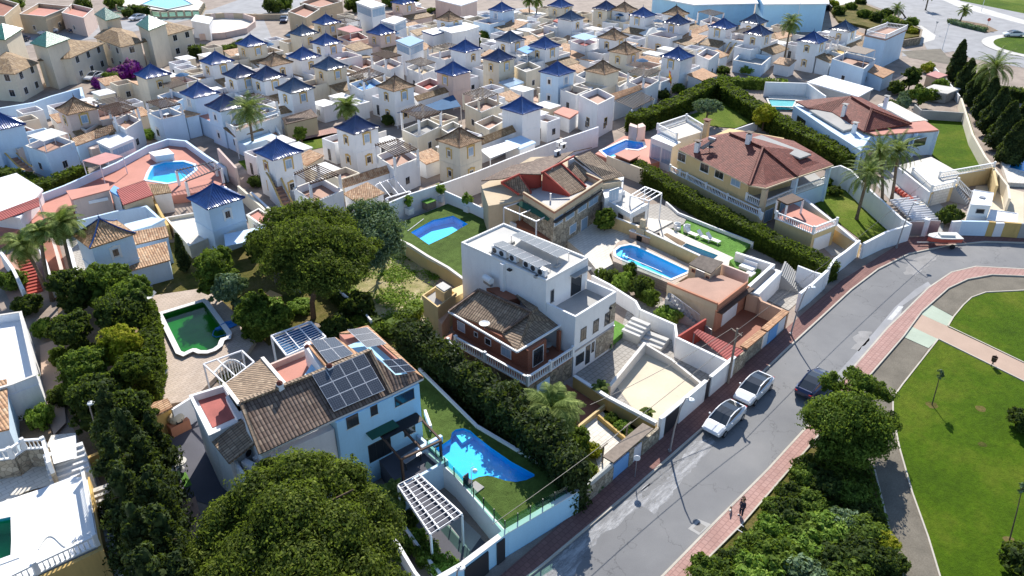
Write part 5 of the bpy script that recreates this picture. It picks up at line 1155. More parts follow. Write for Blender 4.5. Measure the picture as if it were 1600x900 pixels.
# ---------------------------------------------------------------- white annexe with terrace and patio
T=TH('white_annexe','white annexe with flat terraces and glazed porch right of the stone faced villa','house',(*g(970,310,2),0))
T.part('wall',MB().prism(pxy([(938,288),(975,276),(972,300),(945,310)],4.2),0,4.2),M['white']);T.part('porch_roof',slab3(Q((944,284,4.6),(972,273,4.6),(975,280,4.4),(952,290,4.4)),.1),M['white_clean'])
T.part('wall',MB().prism(pxy([(941,307),(975,297),(1012,320),(985,334)],3.0),0,3.0),M['white']);T.part('terrace_floor',MB().prism(pxy([(947,309),(975,300),(1006,318),(984,329)],3.03),3.001,3.03),M['concrete_light'])
T.part('parapet',MB().wall(pxy([(976,298),(941,308),(985,333),(1012,318)],3.6),.2,3.0,3.6),M['white'])
window(T,g(941,307,3),g(985,334,3),1.2,2.6,.6,2.2,name='opening',mull=0);window(T,g(941,307,3),g(985,334,3),3.6,4.6,.4,2.2,name='opening',mull=1)
window(T,g(985,334,3),g(1012,320,3),.5,3.2,.05,2.4,name='porch_opening',frame='white_clean',mull=1)
wpx(T,g(945,310,4.2),g(972,300,4.2),(952,298),(966,312),frame='metal_white',glass='window_blue',mull=2,name='glazed_door')
PG=TH('pergola','white metal pergola above the outdoor stair by the tall clipped hedge','pergola',(*g(1015,320,0),0));c4=[g(*p,4.3)for p in((985,306),(1014,314),(1034,302),(1008,292))]
for p in c4:PG.part('post',MB().box(p[0]-.06,p[0]+.06,p[1]-.06,p[1]+.06,0,4.23),M['metal_white'])
mb=MB();v=[Vector((*p,4.3))for p in c4]
for i in range(4):mb.bar(v[i],v[(i+1)%4],.12,.12)
for k in range(1,4):mb.bar(v[0].lerp(v[1],k/4)+Vector((0,0,.08)),v[3].lerp(v[2],k/4)+Vector((0,0,.08)),.06,.06)
PG.part('frame',mb,M['metal_white'])
deck('patio',pxy([(985,350),(1012,320),(1030,318),(1075,338),(1068,350),(1025,365)],.6),.6,0,'deck_grey')
deck('patio',pxy([(990,362),(1010,340),(1052,346),(1016,365)],.75),.75,0,'deck_pale')
# turf garden with teal pool and loungers
ZT=.5
pq=pxy([(1072,380),(1122,399),(1112,407),(1063,387)],ZT+.12)
deck('garden_terrace',pxy([(1042,352),(1060,338),(1175,380),(1150,404),(1095,385)],ZT),ZT,0,'turf_bright')
deck('pool_deck',pxy([(1030,362),(1042,355),(1145,402),(1152,408),(1134,426),(1085,410),(1036,380)],ZT+.12),ZT+.12,0,'deck_pale',[pq])
pool('swimming_pool','narrow teal lap pool beside the bright turf with white loungers',pq,ZT+.12,.58,.1,'pool_floor_teal',rimw=0,below=.08)
struct('soil_bed',slab3(Q((1037,366,ZT+.17),(1042,364,ZT+.17),(1071,379,ZT+.17),(1064,384,ZT+.17)),.04),M['soil'])
def lounger(px,py,lb,rz,z=ZT):
 T=TH('sun_lounger',lb,'sun lounger',(*g(px,py,z),z),'white loungers on the bright turf',rz);T.loc=Vector((0,0,0))
 T.part('seat',MB().box(-.9,.35,-.32,.32,.3,.36),M['white_clean']);T.part('backrest',slab3([(.35,-.32,.36),(.95,-.32,.95),(.95,.32,.95),(.35,.32,.36)],.06),M['white_clean'])
 for sx in(-.8,.25):
  for sy in(-.27,.27):T.part('leg',MB().box(sx-.03,sx+.03,sy-.03,sy+.03,0,.298),M['white_clean'])
lounger(1080,368,'leftmost of the three white sun loungers on the bright turf',1.5);lounger(1100,374,'middle one of the three white sun loungers on the bright turf',1.5);lounger(1114,378,'rightmost of the three white sun loungers on the bright turf',1.5)
for k,(x,y)in enumerate(((1058,359),(1073,362))):
 cx,cy=g(x,y,ZT);T=TH('armchair',['rounded white garden armchair furthest left on the bright turf','rounded white garden armchair next to the first lounger on the bright turf'][k],'armchair',(cx,cy,ZT),'white armchairs on the bright turf')
 T.part('seat',MB().lathe((cx,cy,ZT),[(.4,0),(.45,.2),(.42,.42),(.01,.43)],14),M['white_clean'])
 mb=MB()
 for j in range(9):
  a0,a1=math.radians(-20+25*j),math.radians(-20+25*(j+1));mb.block([(cx+.48*math.cos(a0),cy+.48*math.sin(a0),ZT+.85),(cx+.48*math.cos(a1),cy+.48*math.sin(a1),ZT+.85),(cx+.38*math.cos(a1),cy+.38*math.sin(a1),ZT+.85),(cx+.38*math.cos(a0),cy+.38*math.sin(a0),ZT+.85)],ZT+.3)
 T.part('backrest',mb,M['white_clean'])
garden_wall([(1041,315,.9),(1060,332,.9),(1110,352,.9),(1178,378,.9)],.9,'low white kerb wall at the foot of the long clipped hedge','white',.2)
# ---------------------------------------------------------------- terracotta garden with the large rectangular pool
ZP=1.2
pq=pxy([(962,392),(970,386),(985,383),(995,386),(1076,424),(1048,436),(972,405),(963,400)],ZP)
deck('pool_deck',pxy([(955,395),(965,378),(985,372),(1000,378),(1092,420),(1052,445),(1010,428),(958,408)],ZP),ZP,0,'deck_tile',[pq])
T=pool('swimming_pool','large rectangular light blue pool with rounded step end below the ochre garden wall',pq,ZP,1.1,.1,'pool_floor',rimw=.3,rimmat='white_flat',below=.1)
ST=TH('pool_steps','curved blue steps at the rounded end of the large rectangular pool','steps',(*g(967,396,.9),.3))
for k in range(3):ST.part('step',MB().prism(pxy([(962+k*5,394),(968+k*5,387-k*.4),(974+k*5,388),(970+k*5,401+k*1.5),(963+k*5,399+k)],.95-.25*k),.12,.95-.25*k),M['pool_floor'])
T=TH('glass_fence','clear glass fence on the front edge of the large rectangular pool','fence',(*g(1000,425,ZP),ZP));a,b=Vector(P3(972,410,ZP)),Vector(P3(1033,436,ZP))
T.part('pane',MB().bar(a+Vector((0,0,.45)),b+Vector((0,0,.45)),.02,.85),M['pane_clear']);T.part('rail',MB().bar(a+Vector((0,0,.9)),b+Vector((0,0,.9)),.05,.05),M['metal_white'])
deck('patio',pxy([(882,372),(900,350),(955,348),(995,372),(1060,402),(1052,408),(985,382),(966,384),(952,398),(958,412),(935,425),(915,400)],.9),.9,0,'deck_pale')
T=garden_wall([(958,339,2.4),(996,353,2.4),(1012,362,2.4),(1090,398,2.4),(1102,404,2.4)],2.4,'ochre garden wall behind the large rectangular pool','yellow_wall',.22,cop='coping')
T=TH('barbecue','brick barbecue with tapering beige chimney against the ochre garden wall','barbecue',(*g(1003,375,.9),.9));x,y=g(1002,372,1.2)
T.part('counter',MB().box(x-.4,x+.4,y-1.4,y+1.4,.9,1.8),M['salmon_light']);T.part('counter_top',MB().box(x-.5,x+.45,y-1.5,y+1.5,1.802,1.9),M['white_flat']);T.part('hood',MB().block([(x-.18,y-.3,3.6),(x+.25,y-.3,3.6),(x+.25,y+.3,3.6),(x-.18,y+.3,3.6)],1.902).box(x-.4,x+.4,y-.55,y+.55,1.903,2.6),M['beige']);T.part('firebox',MB().box(x-.52,x-.41,y-.35,y+.35,1.0,1.6),M['black'])
T=TH('pool_house','small ochre pool house with weathered tile roof at the end of the large rectangular pool','shed',(*g(1100,425,1.2),1.2));hz=3.3
hq=pxy([(1077,416),(1098,401),(1126,412),(1110,428)],hz)
px_=[g(1077,413,hz),g(1100,400,hz),g(1128,411,hz),g(1110,427,hz)]
T.part('wall',MB().prism(px_,1.2,3.1),M['beige']);T.part('roof',slab3(Q((1076,412,3.2),(1095,398,3.9),(1130,409,3.9),(1111,427,3.2)),.12),M['wood_grey'])
wpx(T,px_[0],px_[3],(1088,420),(1099,440),frame='metal_grey',glass='metal_grey',name='door',mull=0);wpx(T,px_[0],px_[3],(1081,419),(1086,427),frame='salmon',mull=1);wpx(T,px_[0],px_[3],(1103,430),(1108,437),frame='salmon',mull=1)
deck('terrace',pxy([(1045,450),(1075,435),(1128,430),(1166,444),(1122,480)],2.6),2.6,0,'terracotta_light')
T=TH('garage_block','salmon garage block with roof terrace and pierced brick parapet beside the street','garage',(*g(1110,480,1),0))
T.part('wall',MB().prism(pxy([(1042,450),(1120,484),(1168,446),(1150,440),(1060,440)],2.55),0,2.5),M['beige']);fA,fB=g(1120,484,2.6),g(1170,445,2.6)
T.part('parapet',MB().wall(pxy([(1043,444),(1121,476)],3.2),.18,2.6,3.2),M['beige']);T.part('parapet',MB().wall(pxy([(1121,476),(1168,440)],3.2),.18,2.6,3.2),M['salmon']);T.part('pierced_band',MB().wall(pxy([(1043,443),(1121,475)],3.25),.22,3.202,3.38),M['salmon'])
T.part('wall',MB().wall([fA,fB],.25,0,2.5),M['salmon']);T.part('eave',MB().wall([tuple(Vector(fA)+Vector((0,-.35))),tuple(Vector(fB)+Vector((0,-.35)))],.6,2.3,2.42),M['wood'])
window(T,tuple(Vector(fA)+Vector((0,-.13))),tuple(Vector(fB)+Vector((0,-.13))),1.2,4.2,.02,2.1,name='garage_door',frame='white_clean',glass='white_clean',mull=0)
T.part('gate',MB().wall(pxy([(1098,505),(1112,515)],1.6),.08,0,1.6),M['metal_grey'])
deck('court',pxy([(1120,500),(1160,478),(1200,495),(1225,490),(1195,515),(1160,545),(1110,530)],.1),.1,0,'terracotta')
T=TH('outdoor_stair','stair with white railing rising along the ochre flank of the garage block','stairs',(*g(1070,490,0),0));stairs(T,g(1092,505,.1),g(1042,462,2.4),1.3,.1,2.4,11,'concrete',zb=0)
a,b=Vector(P3(1048,472,2.3)),Vector(P3(1092,504,.3));mb=MB()
for k in range(24):p=a.lerp(b,k/23);mb.tube(p,p+Vector((0,0,.9)),.02,n=4)
mb.bar(a+Vector((0,0,.92)),b+Vector((0,0,.92)),.05,.05);T.part('railing',mb,M['metal_white'])
T=TH('carport','striped pink corrugated carport roof beside the street wall','carport',(*g(1120,530,0),0));T.part('roof',slab3(Q((1083,519,2.1),(1090,514,2.3),(1162,548,2.3),(1141,566,2.0)),.07),M['corrugated_red'])
for p in((1085,519),(1158,549),(1140,563)):q=g(*p,2.0);T.part('post',MB().box(q[0]-.05,q[0]+.05,q[1]-.05,q[1]+.05,0,1.95),M['metal_grey'])
garden_wall([(1060,525,2.2),(1103,498,2.2)],2.2,'dark red wall between the planted slope and the striped carport','redwall',.2)
T=TH('street_wall','stone and plaster street wall with tiled coping in front of the red court','wall',(*g(1180,520,0),0))
s1=[g(1141,566,1.9),g(1166,546,1.9)];T.part('wall',MB().wall(s1,.25,0,1.9),M['stone_pale'])
s2=[g(1162,543,2.1),g(1192,518,2.1)];T.part('wall',MB().wall(s2,.25,0,2.0),M['stone_pale']);s3=[g(1194,516,2.1),g(1228,486,2.1)];T.part('wall',MB().wall(s3,.25,0,2.0),M['white'])
for s_ in(s2,s3):T.part('tile_coping',MB().wall(s_,.7,2.01,2.18),M['tile_ochre'])
T.part('gate',MB().wall([tuple(Vector(s3[0]).lerp(Vector(s3[1]),.2)+Vector((0,-.16))),tuple(Vector(s3[0]).lerp(Vector(s3[1]),.62)+Vector((0,-.16)))],.05,.02,1.7),M['sky_blue_wall'])
garden_wall([(1168,458,2.0),(1186,464,2.0),(1190,470,1.9),(1232,488,1.9)],2.0,'salmon and white wall on the right of the red court','salmon_light',.25)
garden_wall([(1128,412,3.0),(1170,428,3.0)],3.0,'pale pink high wall right of the small ochre pool house','pinkwall',.25)
# terrace block with outdoor lounge right of it
deck('garden_terrace',pxy([(1140,407),(1152,400),(1192,420),(1165,438)],1.4),1.4,0,'turf_bright')
T=garden_wall([(1150,394,2.4),(1208,413,2.4),(1169,448,2.4)],2.4,'thick white wall round the small turf lounge corner','white',.35,.0)
T=TH('garden_sofa','white outdoor sofa set on the small turf corner','sofa',(*g(1166,421,1.4),1.4));x,y=g(1168,419,1.5);T.part('seat',MB().box(x-.5,x+.5,y-.8,y+.8,1.42,1.75),M['white_clean']);T.part('backrest',MB().box(x+.5,x+.68,y-.8,y+.8,1.42,2.15),M['white_clean']);x,y=g(1172,428,1.45);T.part('low_table',MB().box(x-.6,x+.5,y-.4,y+.4,1.42,1.6),M['white_clean'])
sheet('yard',[(1195,450),(1230,425),(1255,435),(1265,455),(1232,485),(1190,465)],.04,'deck_grey')
T=TH('white_garage','low white building with dark canopy between the turf lounge corner and the driveway','outbuilding',(*g(1195,440,0),0));T.part('wall',MB().prism(pxy([(1170,455),(1212,420),(1222,424),(1186,460)],2.2),0,2.2),M['white']);T.part('dark_canopy',slab3(Q((1168,452,2.4),(1206,420,2.4),(1212,423,2.3),(1176,456,2.3)),.08),M['metal_dark'])
T.part('door',MB().prism(pxy([(1189,459),(1199,450),(1199.6,450.4),(1189.6,459.4)],1.6),0,1.6),M['wood_light'])
T=garden_wall([(1250,458,2.2),(1270,443,2.2),(1293,422,2.2)],2.2,'white street wall with a step below the clipped hedge end','white',.3)
T=TH('wide_steps','wide grey steps rising from the driveway beside the clipped hedge','steps',(*g(1240,430,0),0));stairs(T,g(1252,448,0),g(1222,418,1.8),3.2,0,1.8,12,'concrete',zb=0)
garden_wall([(1247,415,2.4),(1272,425,2.2),(1290,430,2.0)],2.2,'curved top white wall below the clipped hedge','white',.25)
garden_wall([(1295,418,2.2),(1305,404,2.2),(1322,392,2.2),(1343,375,2.2)],2.2,'stepped white street wall in front of the yellow villa','white',.28)
# ---------------------------------------------------------------- yellow villa with red hip roof
V=TH('yellow_villa','large two storey yellow villa with red hipped roof and white balustrades','house',(*g(1180,280,3),0))
E8=5.4
a,b,c=g(1060,234,E8),g(1170,288,E8),g(1192,294,E8)
fl,fr_=(92.6,55.6),(84.9,39.2)
pA=g(1060,236,E8-.3);pB=g(1171,284,E8-.3);pC=g(1196,295,E8-.3);pD=g(1245,275,E8-.3);pE=g(1296,258,E8-.3);
V.part('wall',MB().prism([pA,pB,g(1175,278,E8-.3),g(1240,262,E8-.3),g(1225,215,E8-.3),g(1140,200,E8-.3)],0,E8-.35),M['yellow_wall'])
V.part('wall',MB().prism([pB,g(1196,292,E8-.3),g(1248,274,E8-.3),g(1255,268,E8-.3),g(1180,276,E8-.3)],0,2.4),M['yellow_wall'])
V.part('wall',MB().prism([g(1243,276,E8-.3),g(1296,258,E8-.3),g(1265,230,E8-.3),g(1225,240,E8-.3)],0,2.4),M['pale_blue_shaded_white'])
V.part('column',MB().box(pC[0]-.3,pC[0]+.3,pC[1]-.3,pC[1]+.3,0,E8-.35),M['beige']);V.part('column',MB().box(pD[0]-.3,pD[0]+.3,pD[1]-.2,pD[1]+.4,0,E8-.35),M['pale_blue_shaded_white']);V.part('column',MB().box(pE[0]-.25,pE[0]+.25,pE[1]-.25,pE[1]+.25,0,E8-.35),M['pale_blue_shaded_white'])
roof(V,[(1060,233,5.3),(1170,289,5.3),(1192,229,7.4),(1140,207,7.4)],.2,'tile_red')
roof(V,[(1170,289,5.3),(1196,293,5.3),(1247,275,5.3),(1192,229,7.4)],.2,'tile_red')
roof(V,[(1247,275,5.3),(1302,257,5.3),(1270,237,5.9),(1192,229,7.4)],.2,'tile_red')
roof(V,[(1192,229,7.4),(1270,237,5.9),(1240,220,5.5),(1165,205,5.6),(1140,207,7.4)],.2,'tile_red')
roof(V,[(1140,207,7.4),(1165,205,5.6),(1110,212,5.4),(1060,233,5.3)],.2,'tile_red')
V.part('flat_roof',slab3(Q((1174,215,6.9),(1190,211,6.9),(1268,241,6.3),(1250,247,6.3)),.2),M['concrete'])
for p in([(1170,289,5.38),(1192,229,7.5),(1140,207,7.5)],[(1247,275,5.38),(1192,229,7.5)]):line(V,'hip_tiles',p,.3,.14,'tile_red')
line(V,'gutter',[(1060,234,5.2),(1170,290,5.2),(1196,295,5.2),(1247,277,5.2),(1302,259,5.2)],.14,.16,'beige')
for k,(p0,p1)in enumerate((((1060,237),(1070.7,255)),((1095,253),(1106.7,272)),((1118,263),(1130,282)),((1143.5,274.7),(1156,294)))):
 wpx(V,pA,pB,p0,p1,frame='white_clean',glass='window_blue'if k==3 else'window_glass',mull=1,sill='white_flat')
for p0,p1 in(((1085,278),(1096,294)),((1114,292.5),(1124,308)),((1136,302.7),(1146.7,320))):wpx(V,pA,pB,p0,p1,frame='metal_dark',mull=1)
V.part('balcony_floor',MB().prism([pB,pC,pD,pE,g(1265,230,E8-.3),g(1180,262,E8-.3)],2.402,2.55),M['concrete'])
balustrade(V,[tuple(Vector(pB)+Vector((.1,.1))),pC,pD,pE],2.55,.95)
window(V,pC,pD,.8,2.6,.2,1.9,name='porch_window',frame='white_clean',glass='window_blue',mull=1);window(V,pC,pD,4.0,5.2,.1,2.1,name='door',frame='white_clean',glass='window_blue',mull=1)
for(x,y,z)in((1089,235,5.8),(1169,222,7.4)):cx,cy=g(x,y,z);chimney(V,cx,cy,4.8,z+1.1,.6,'white','wood')
D=TH('roof_dish','dark round dish on the red roof of the yellow villa','satellite dish',(*g(1109,234,6.2),6.2));x,y=g(1109,230,6.6);D.part('dish',MB().lathe((x,y,6.5),[(.02,0),(.3,.04),(.55,.16)],16),M['metal_dark']);D.part('mast',MB().tube((x,y,5.8),(x,y,6.51),.04),M['metal_dark'])
D=TH('solar_water_heater','sloping solar water heater beside the dish on the red roof of the yellow villa','water heater',(*g(1103,226,6.3),6.2));D.part('collector',slab3(Q((1093,231,6.2),(1099,233,6.2),(1118,220,7.2),(1112,218,7.2)),.08),M['solar']);a_,b_=Vector(P3(1108,216,7.4)),Vector(P3(1118,219,7.4));D.part('tank',MB().tube(a_,b_,.25,n=12),M['metal_grey'])
for k,(x,y)in enumerate(((1088,252),(1138,272))):ac_unit((*g(x,y,4.0),3.9),['air conditioner high on the yellow villa wall between the two left windows','air conditioner high on the yellow villa wall between the two right windows'][k],-1.57,'air conditioners on the yellow villa')
# its lower terrace, porch and garage
T=TH('front_terrace','pink tiled front terrace with white balustrade over the garage of the yellow villa','terrace',(*g(1262,350,2),0));z=2.6
tq=pxy([(1212,342),(1270,366),(1306,352),(1240,318),(1225,325)],z);T.part('wall',MB().prism(tq,0,z-.05),M['yellow_wall']);T.part('floor',MB().prism(tq,z-.049,z),M['pink_floor'])
balustrade(T,[tq[0],tq[1],tq[2]],z,.9)
window(T,tq[1],tq[2],.5,3.6,.02,1.9,name='garage_door',frame='white_clean',glass='white_clean',mull=0)
T=TH('porch','white framed porch with dark tiled roof at the front door of the yellow villa','porch',(*g(1235,330,2.6),2.6));T.part('roof',slab3(Q((1214,311,4.6),(1230,319,4.5),(1256,311,4.5),(1238,302,4.6)),.16),M['wood'])
for p in((1230,320),(1255,312),(1215,312)):q=g(*p,4.4);T.part('post',MB().box(q[0]-.1,q[0]+.1,q[1]-.1,q[1]+.1,2.6,4.33),M['white_clean'])
B=TH('balustrade','long white balustrade with posts running along the yellow villa above the hedge','balustrade',(*g(1100,300,0),0));bp=[]
for(x,y)in((1047,262),(1062,270),(1073,275),(1103,291),(1136,308),(1186,332),(1190,338)):bp.append((*g(x,y+2,2.2),1.9))
balustrade(B,bp,1.9,.85);B.part('plinth',MB().wall(bp,.3,0,1.9),M['yellow_wall'])
deck('terrace',pxy([(1052,262),(1190,328),(1188,336),(1136,311),(1060,272)],1.85),1.85,0,'terracotta')
garden_wall([(1256,310,2.8),(1306,350,2.2),(1344,382,1.6)],2.4,'sloping ochre wall with white coping between the front terrace and the palm lawn','yellow_wall',.3,cop='white_flat')
sheet('lawn',[(1262,290),(1300,270),(1335,300),(1395,352),(1362,382),(1350,378),(1300,340),(1270,315)],.06,'lawn_small')
sheet('driveway',[(1278,378),(1308,352),(1345,385),(1325,395),(1300,400)],.03,'concrete')
T=garden_wall([(1299,262,2.4),(1312,258,3.0),(1330,266,3.0),(1355,292,2.8),(1410,342,2.6),(1424,350,2.4)],2.8,'tall white wall between the palm lawn and the driveway with stacked white poles','white',.3)
T=garden_wall([(1350,380,2.0),(1385,362,2.2),(1424,350,2.3)],2.2,'curving white street wall below the palm lawn','white',.3)
# ---------------------------------------------------------------- white villa with red roof, far right
V=TH('far_villa','white villa with red brown hipped roof and pink flat roof near the dark cypresses','house',(*g(1350,220,2),0))
r=pxy([(1248,184),(1340,228),(1345,216),(1425,236),(1462,207),(1400,190),(1330,155),(1262,160)],3.6);V.part('wall',MB().prism(pxy([(1240,165),(1298,205),(1345,235),(1360,214),(1462,206),(1420,180),(1328,152),(1260,158)],3.6),0,3.6),M['pale_blue_shaded_white'])
roof(V,[(1350,205,4.2),(1362,169,6.2),(1330,150,6.2),(1300,175,4.2)],.18,'tile_red');roof(V,[(1350,205,4.2),(1425,193,4.4),(1362,169,6.2)],.18,'tile_red');roof(V,[(1362,169,6.2),(1425,193,4.4),(1400,180,4.4),(1345,152,5.0),(1330,150,6.2)],.18,'tile_red');roof(V,[(1243,158,4.2),(1262,168,4.2),(1330,150,5.6),(1300,152,5.4)],.18,'tile_red')
roof(V,[(1262,168,4.2),(1300,175,4.2),(1330,150,6.1),(1300,152,5.5)],.18,'tile_red');fa,fb=g(1345,235,3.6),g(1462,207,3.6)
for s0,s1 in((1.2,3.0),(4.2,6.2),(8.0,10.5),(11.5,14.5)):window(V,fa,fb,s0,s1,.9 if s0<7 else 1.9,3.3,name='porch_opening',frame='pale_blue_shaded_white',mull=0)
line(V,'hip_tiles',[(1350,205,4.3),(1362,169,6.3),(1330,150,6.3)],.3,.16,'tile_red');line(V,'hip_tiles',[(1425,193,4.5),(1362,169,6.3)],.3,.16,'tile_red')
V.part('flat_roof',slab3(Q((1265,172,4.1),(1290,170,4.1),(1342,197,4.1),(1318,204,4.1)),.25),M['concrete']);V.part('porch_roof',slab3(Q((1352,204,4.0),(1368,211,4.0),(1467,203,4.0),(1445,188,4.0),(1425,190,4.0)),.22),M['pink_floor'])
V.part('flat_roof',slab3(Q((1372,163,4.0),(1392,158,4.0),(1450,188,4.0),(1424,191,4.0)),.2),M['deck_pale'])
for p in((1370,212),(1405,210),(1432,208),(1464,204)):q=g(*p,3.8);V.part('column',MB().box(q[0]-.25,q[0]+.25,q[1]-.25,q[1]+.25,0,3.76),M['pale_blue_shaded_white'])
cA,cB=g(1244,168,3.6),g(1345,235,3.6)
for f in(.12,.3,.5,.68):window(V,g(1240,165,3.6),g(1298,205,3.6),1+f*8,2.6+f*8,.9,2.6,frame='metal_dark',glass='window_glass',mull=1)if f<.4 else None
L_=(Vector(g(1345,235,3.6))-Vector(g(1298,205,3.6))).length
window(V,g(1298,205,3.6),g(1345,235,3.6),.8,2.6,1.0,2.6,glass='window_glass');window(V,g(1298,205,3.6),g(1345,235,3.6),3.8,6.0,.4,2.6,name='arched_door',glass='window_glass',mull=2)
for(x,y)in((1319,173),(1384,160),(1337,192)):cx,cy=g(x,y,5.2);chimney(V,cx,cy,3.6,6.0 if y<190 else 5.0,.55,'white','concrete')
deck('terrace',pxy([(1405,258),(1455,245),(1500,270),(1485,292),(1460,298)],2.2),2.2,0,'deck_pale')
T=TH('lower_garage','ochre garage under a balustraded terrace beside the far right villa','garage',(*g(1470,310,0),0));gq=pxy([(1453,300),(1496,290),(1495,275),(1460,270)],2.1);T.part('wall',MB().prism(gq,0,2.15),M['yellow_wall']);window(T,gq[0],gq[1],.5,2.9,.02,1.7,name='garage_door',frame='metal_white',glass='metal_white',mull=0)
T.part('wall',MB().wall(pxy([(1405,262),(1453,300)],2.2),.3,0,2.2),M['white'])
B=TH('balustrade','white balustrade round the terrace above the ochre garage at the far right','balustrade',(*g(1450,285,2.2),2.2));balustrade(B,[(*g(1425,272,2.2),2.2),(*g(1455,300,2.2),2.2),(*g(1490,292,2.2),2.2)],2.2,.85)
B=TH('balustrade','white balustrade between the far right terrace and the upper lawn','balustrade',(*g(1500,280,2.2),2.2));balustrade(B,[(*g(1467,278,2.2),2.2),(*g(1552,263,2.2),2.2)],2.2,.85)
T=garden_wall([(1467,276,2.2),(1552,261,2.4),(1558,290,2.2)],2.2,'ochre retaining wall under the balustrade of the far right lawn','yellow_wall',.3)
T=TH('outdoor_stair','outdoor stair with white balustrade right of the ochre garage','stairs',(*g(1510,300,0),0));stairs(T,g(1512,318,0),g(1492,290,2.0),1.4,0,2.0,9,'concrete',zb=0);balustrade(T,[(*g(1496,286,2.2),2.0),(*g(1516,310,0),.1)],0,.85)
sheet('lawn',[(1425,176),(1512,176),(1530,235),(1550,262),(1480,276),(1455,240),(1468,205)],.05,'lawn')
garden_wall([(1430,163,1.6),(1440,172,1.6),(1506,176,1.6)],1.6,'grey wall at the top of the far right lawn','concrete',.25)
T=garden_wall([(1502,153,1.8),(1520,210,1.8),(1540,245,1.8),(1575,290,1.8),(1578,310,1.8)],1.8,'long cream boundary wall between the far right lawn and the cypress row','cream',.3)
sheet('driveway',[(1405,262),(1455,305),(1480,330),(1470,372),(1430,355),(1370,290),(1385,262)],.03,'concrete')
# stacked white poles
ONUM=['first','second','third','fourth','fifth','sixth','seventh','eighth','ninth','tenth','last']
for k in range(11):
 f=k/10;a=Vector(P3(1390+f*35,314+f*30,.45+.1*(k%3)));b=Vector(P3(1432+f*32,308+f*34,.45+.1*((k+1)%3)))
 T=TH('white_pole','%s of the long white poles stacked across the driveway, counted from the back'%ONUM[k],'pole',tuple(a),'white poles stacked on the driveway')
 T.part('pole',MB().tube(a,b,.17,n=8),M['metal_white']);T.part('end_cap',MB().tube(b,b+(b-a)*.02,.2,n=8),M['white_clean'])
for k in range(7):
 x,y=(1400+k*4.7,296+k*3.3);p=g(x,y,.3);t=thing1('red_float',MB().blob((*p,.35),.38,k,.12,8,6),M['red_rubber'],'%s round red float of the row beside the stacked white poles, from the left'%ONUM[k],'float',(*p,0),'red floats beside the poles')
T=TH('yellow_crate','pale yellow block at the end of the stacked white poles','crate',(*g(1442,322,.3),0));p=g(1442,322,.3);T.part('box',MB().box(p[0]-.6,p[0]+.6,p[1]-.5,p[1]+.5,.02,.6),M['cream'])
T=TH('driveway_gate','grey panelled double gate at the end of the driveway behind the boat','gate',(*g(1440,370,0),0));gq=[g(1421,346,2.0),g(1446,346,2.0),g(1450,344,2.0),g(1470,345,2.0)]
T.part('gate_leaf',MB().wall(gq[:2],.1,.1,2.0),M['metal_grey']);T.part('pillar',MB().box(gq[1][0]-.1,gq[1][0]+.6,gq[1][1]-.4,gq[1][1]+.2,0,2.3),M['white']);T.part('gate_leaf',MB().wall(gq[2:],.1,.1,2.0),M['metal_grey'])
T=TH('container','tall white cabin with flat roof and small vents at the far right','cabin',(*g(1530,330,0),0));cq=pxy([(1522,297),(1552,302),(1548,322),(1517,320)],3.2);T.part('body',MB().prism(cq,.2,3.2),M['white_clean']);T.part('roof',MB().wall(cq,.1,3.201,3.28,True),M['metal_white']);wpx(T,cq[3],cq[2],(1526,326),(1537,334),mull=0,frame='metal_grey')
T.part('vent',MB().box(*(lambda p:(p[0]-.3,p[0]+.3,p[1]-.3,p[1]+.3))(g(1535,308,3.3)),3.202,3.35),M['metal_grey'])
T=TH('container','low white container beside the tall white cabin','container',(*g(1570,345,0),0));cq2=pxy([(1548,328),(1590,334),(1588,348),(1542,344)],1.8);T.part('body',MB().prism(cq2,.1,1.8),M['white_clean']);T.part('roof',MB().wall(cq2,.1,1.801,1.88,True),M['metal_white'])
T=TH('street_wall','street wall of blue white and ochre panels with metal door at the far right','wall',(*g(1550,365,0),0));w_=[g(x,y,2.0)for x,y in((1503,345),(1545,346),(1556,347),(1570,347),(1596,349),(1680,352))]
for k,m_ in enumerate(('pale_blue_shaded_white','ochre','metal_white','ochre','concrete')):T.part('wall',MB().wall([w_[k],tuple(Vector(w_[k]).lerp(Vector(w_[k+1]),.995))],.3,0,2.0 if k!=2 else 1.9),M[m_])
garden_wall([(1488,346,2.0),(1502,345,2.0)],2.0,'short white wall stub between the shrub and the container yard','white',.3)
sheet('yard',[(1505,350),(1600,355),(1600,300),(1560,290),(1525,290)],.03,'sand')
# boat on its trailer
T=TH('boat','small boat with red hull and white cover on a trailer in the street bend','boat',(*g(1473,385,0),0));bx_,by_=g(1473,384,0);
st=[(-2.1,.05,.9),(-1.75,.5,.7),(-.9,.8,.55),(.3,.88,.5),(1.7,.84,.5)];hm=MB();sec=[]
for(x,w,zb_)in st:
 sec.append([(x,-w,1.35),(x,-w*.8,.75),(x,0,zb_),(x,w*.8,.75),(x,w,1.35)])
ang=math.radians(-47)
def tr(p):return(bx_+p[0]*math.cos(ang)-p[1]*math.sin(ang),by_+p[0]*math.sin(ang)+p[1]*math.cos(ang),p[2])
for i in range(4):
 for j in range(4):hm.face(tr(sec[i][j]),tr(sec[i+1][j]),tr(sec[i+1][j+1]),tr(sec[i][j+1]))
hm.face(*[tr(p)for p in sec[4]]);T.part('hull',hm,M['red_rubber'])
cm=MB();top=[tr((x,-w*1.04,1.37))for x,w,_ in st]+[tr((x,w*1.04,1.37))for x,w,_ in st[::-1]];cm.block(top,1.28);cm.block([tr((-.8,-.35,1.6)),tr((.9,-.45,1.6)),tr((.9,.45,1.6)),tr((-.8,.35,1.6))],1.372);T.part('cover',cm,M['canvas'])
T.part('trailer_frame',MB().bar(tr((-3.2,0,.45)),tr((2.0,0,.45)),.12,.1),M['metal_grey'])
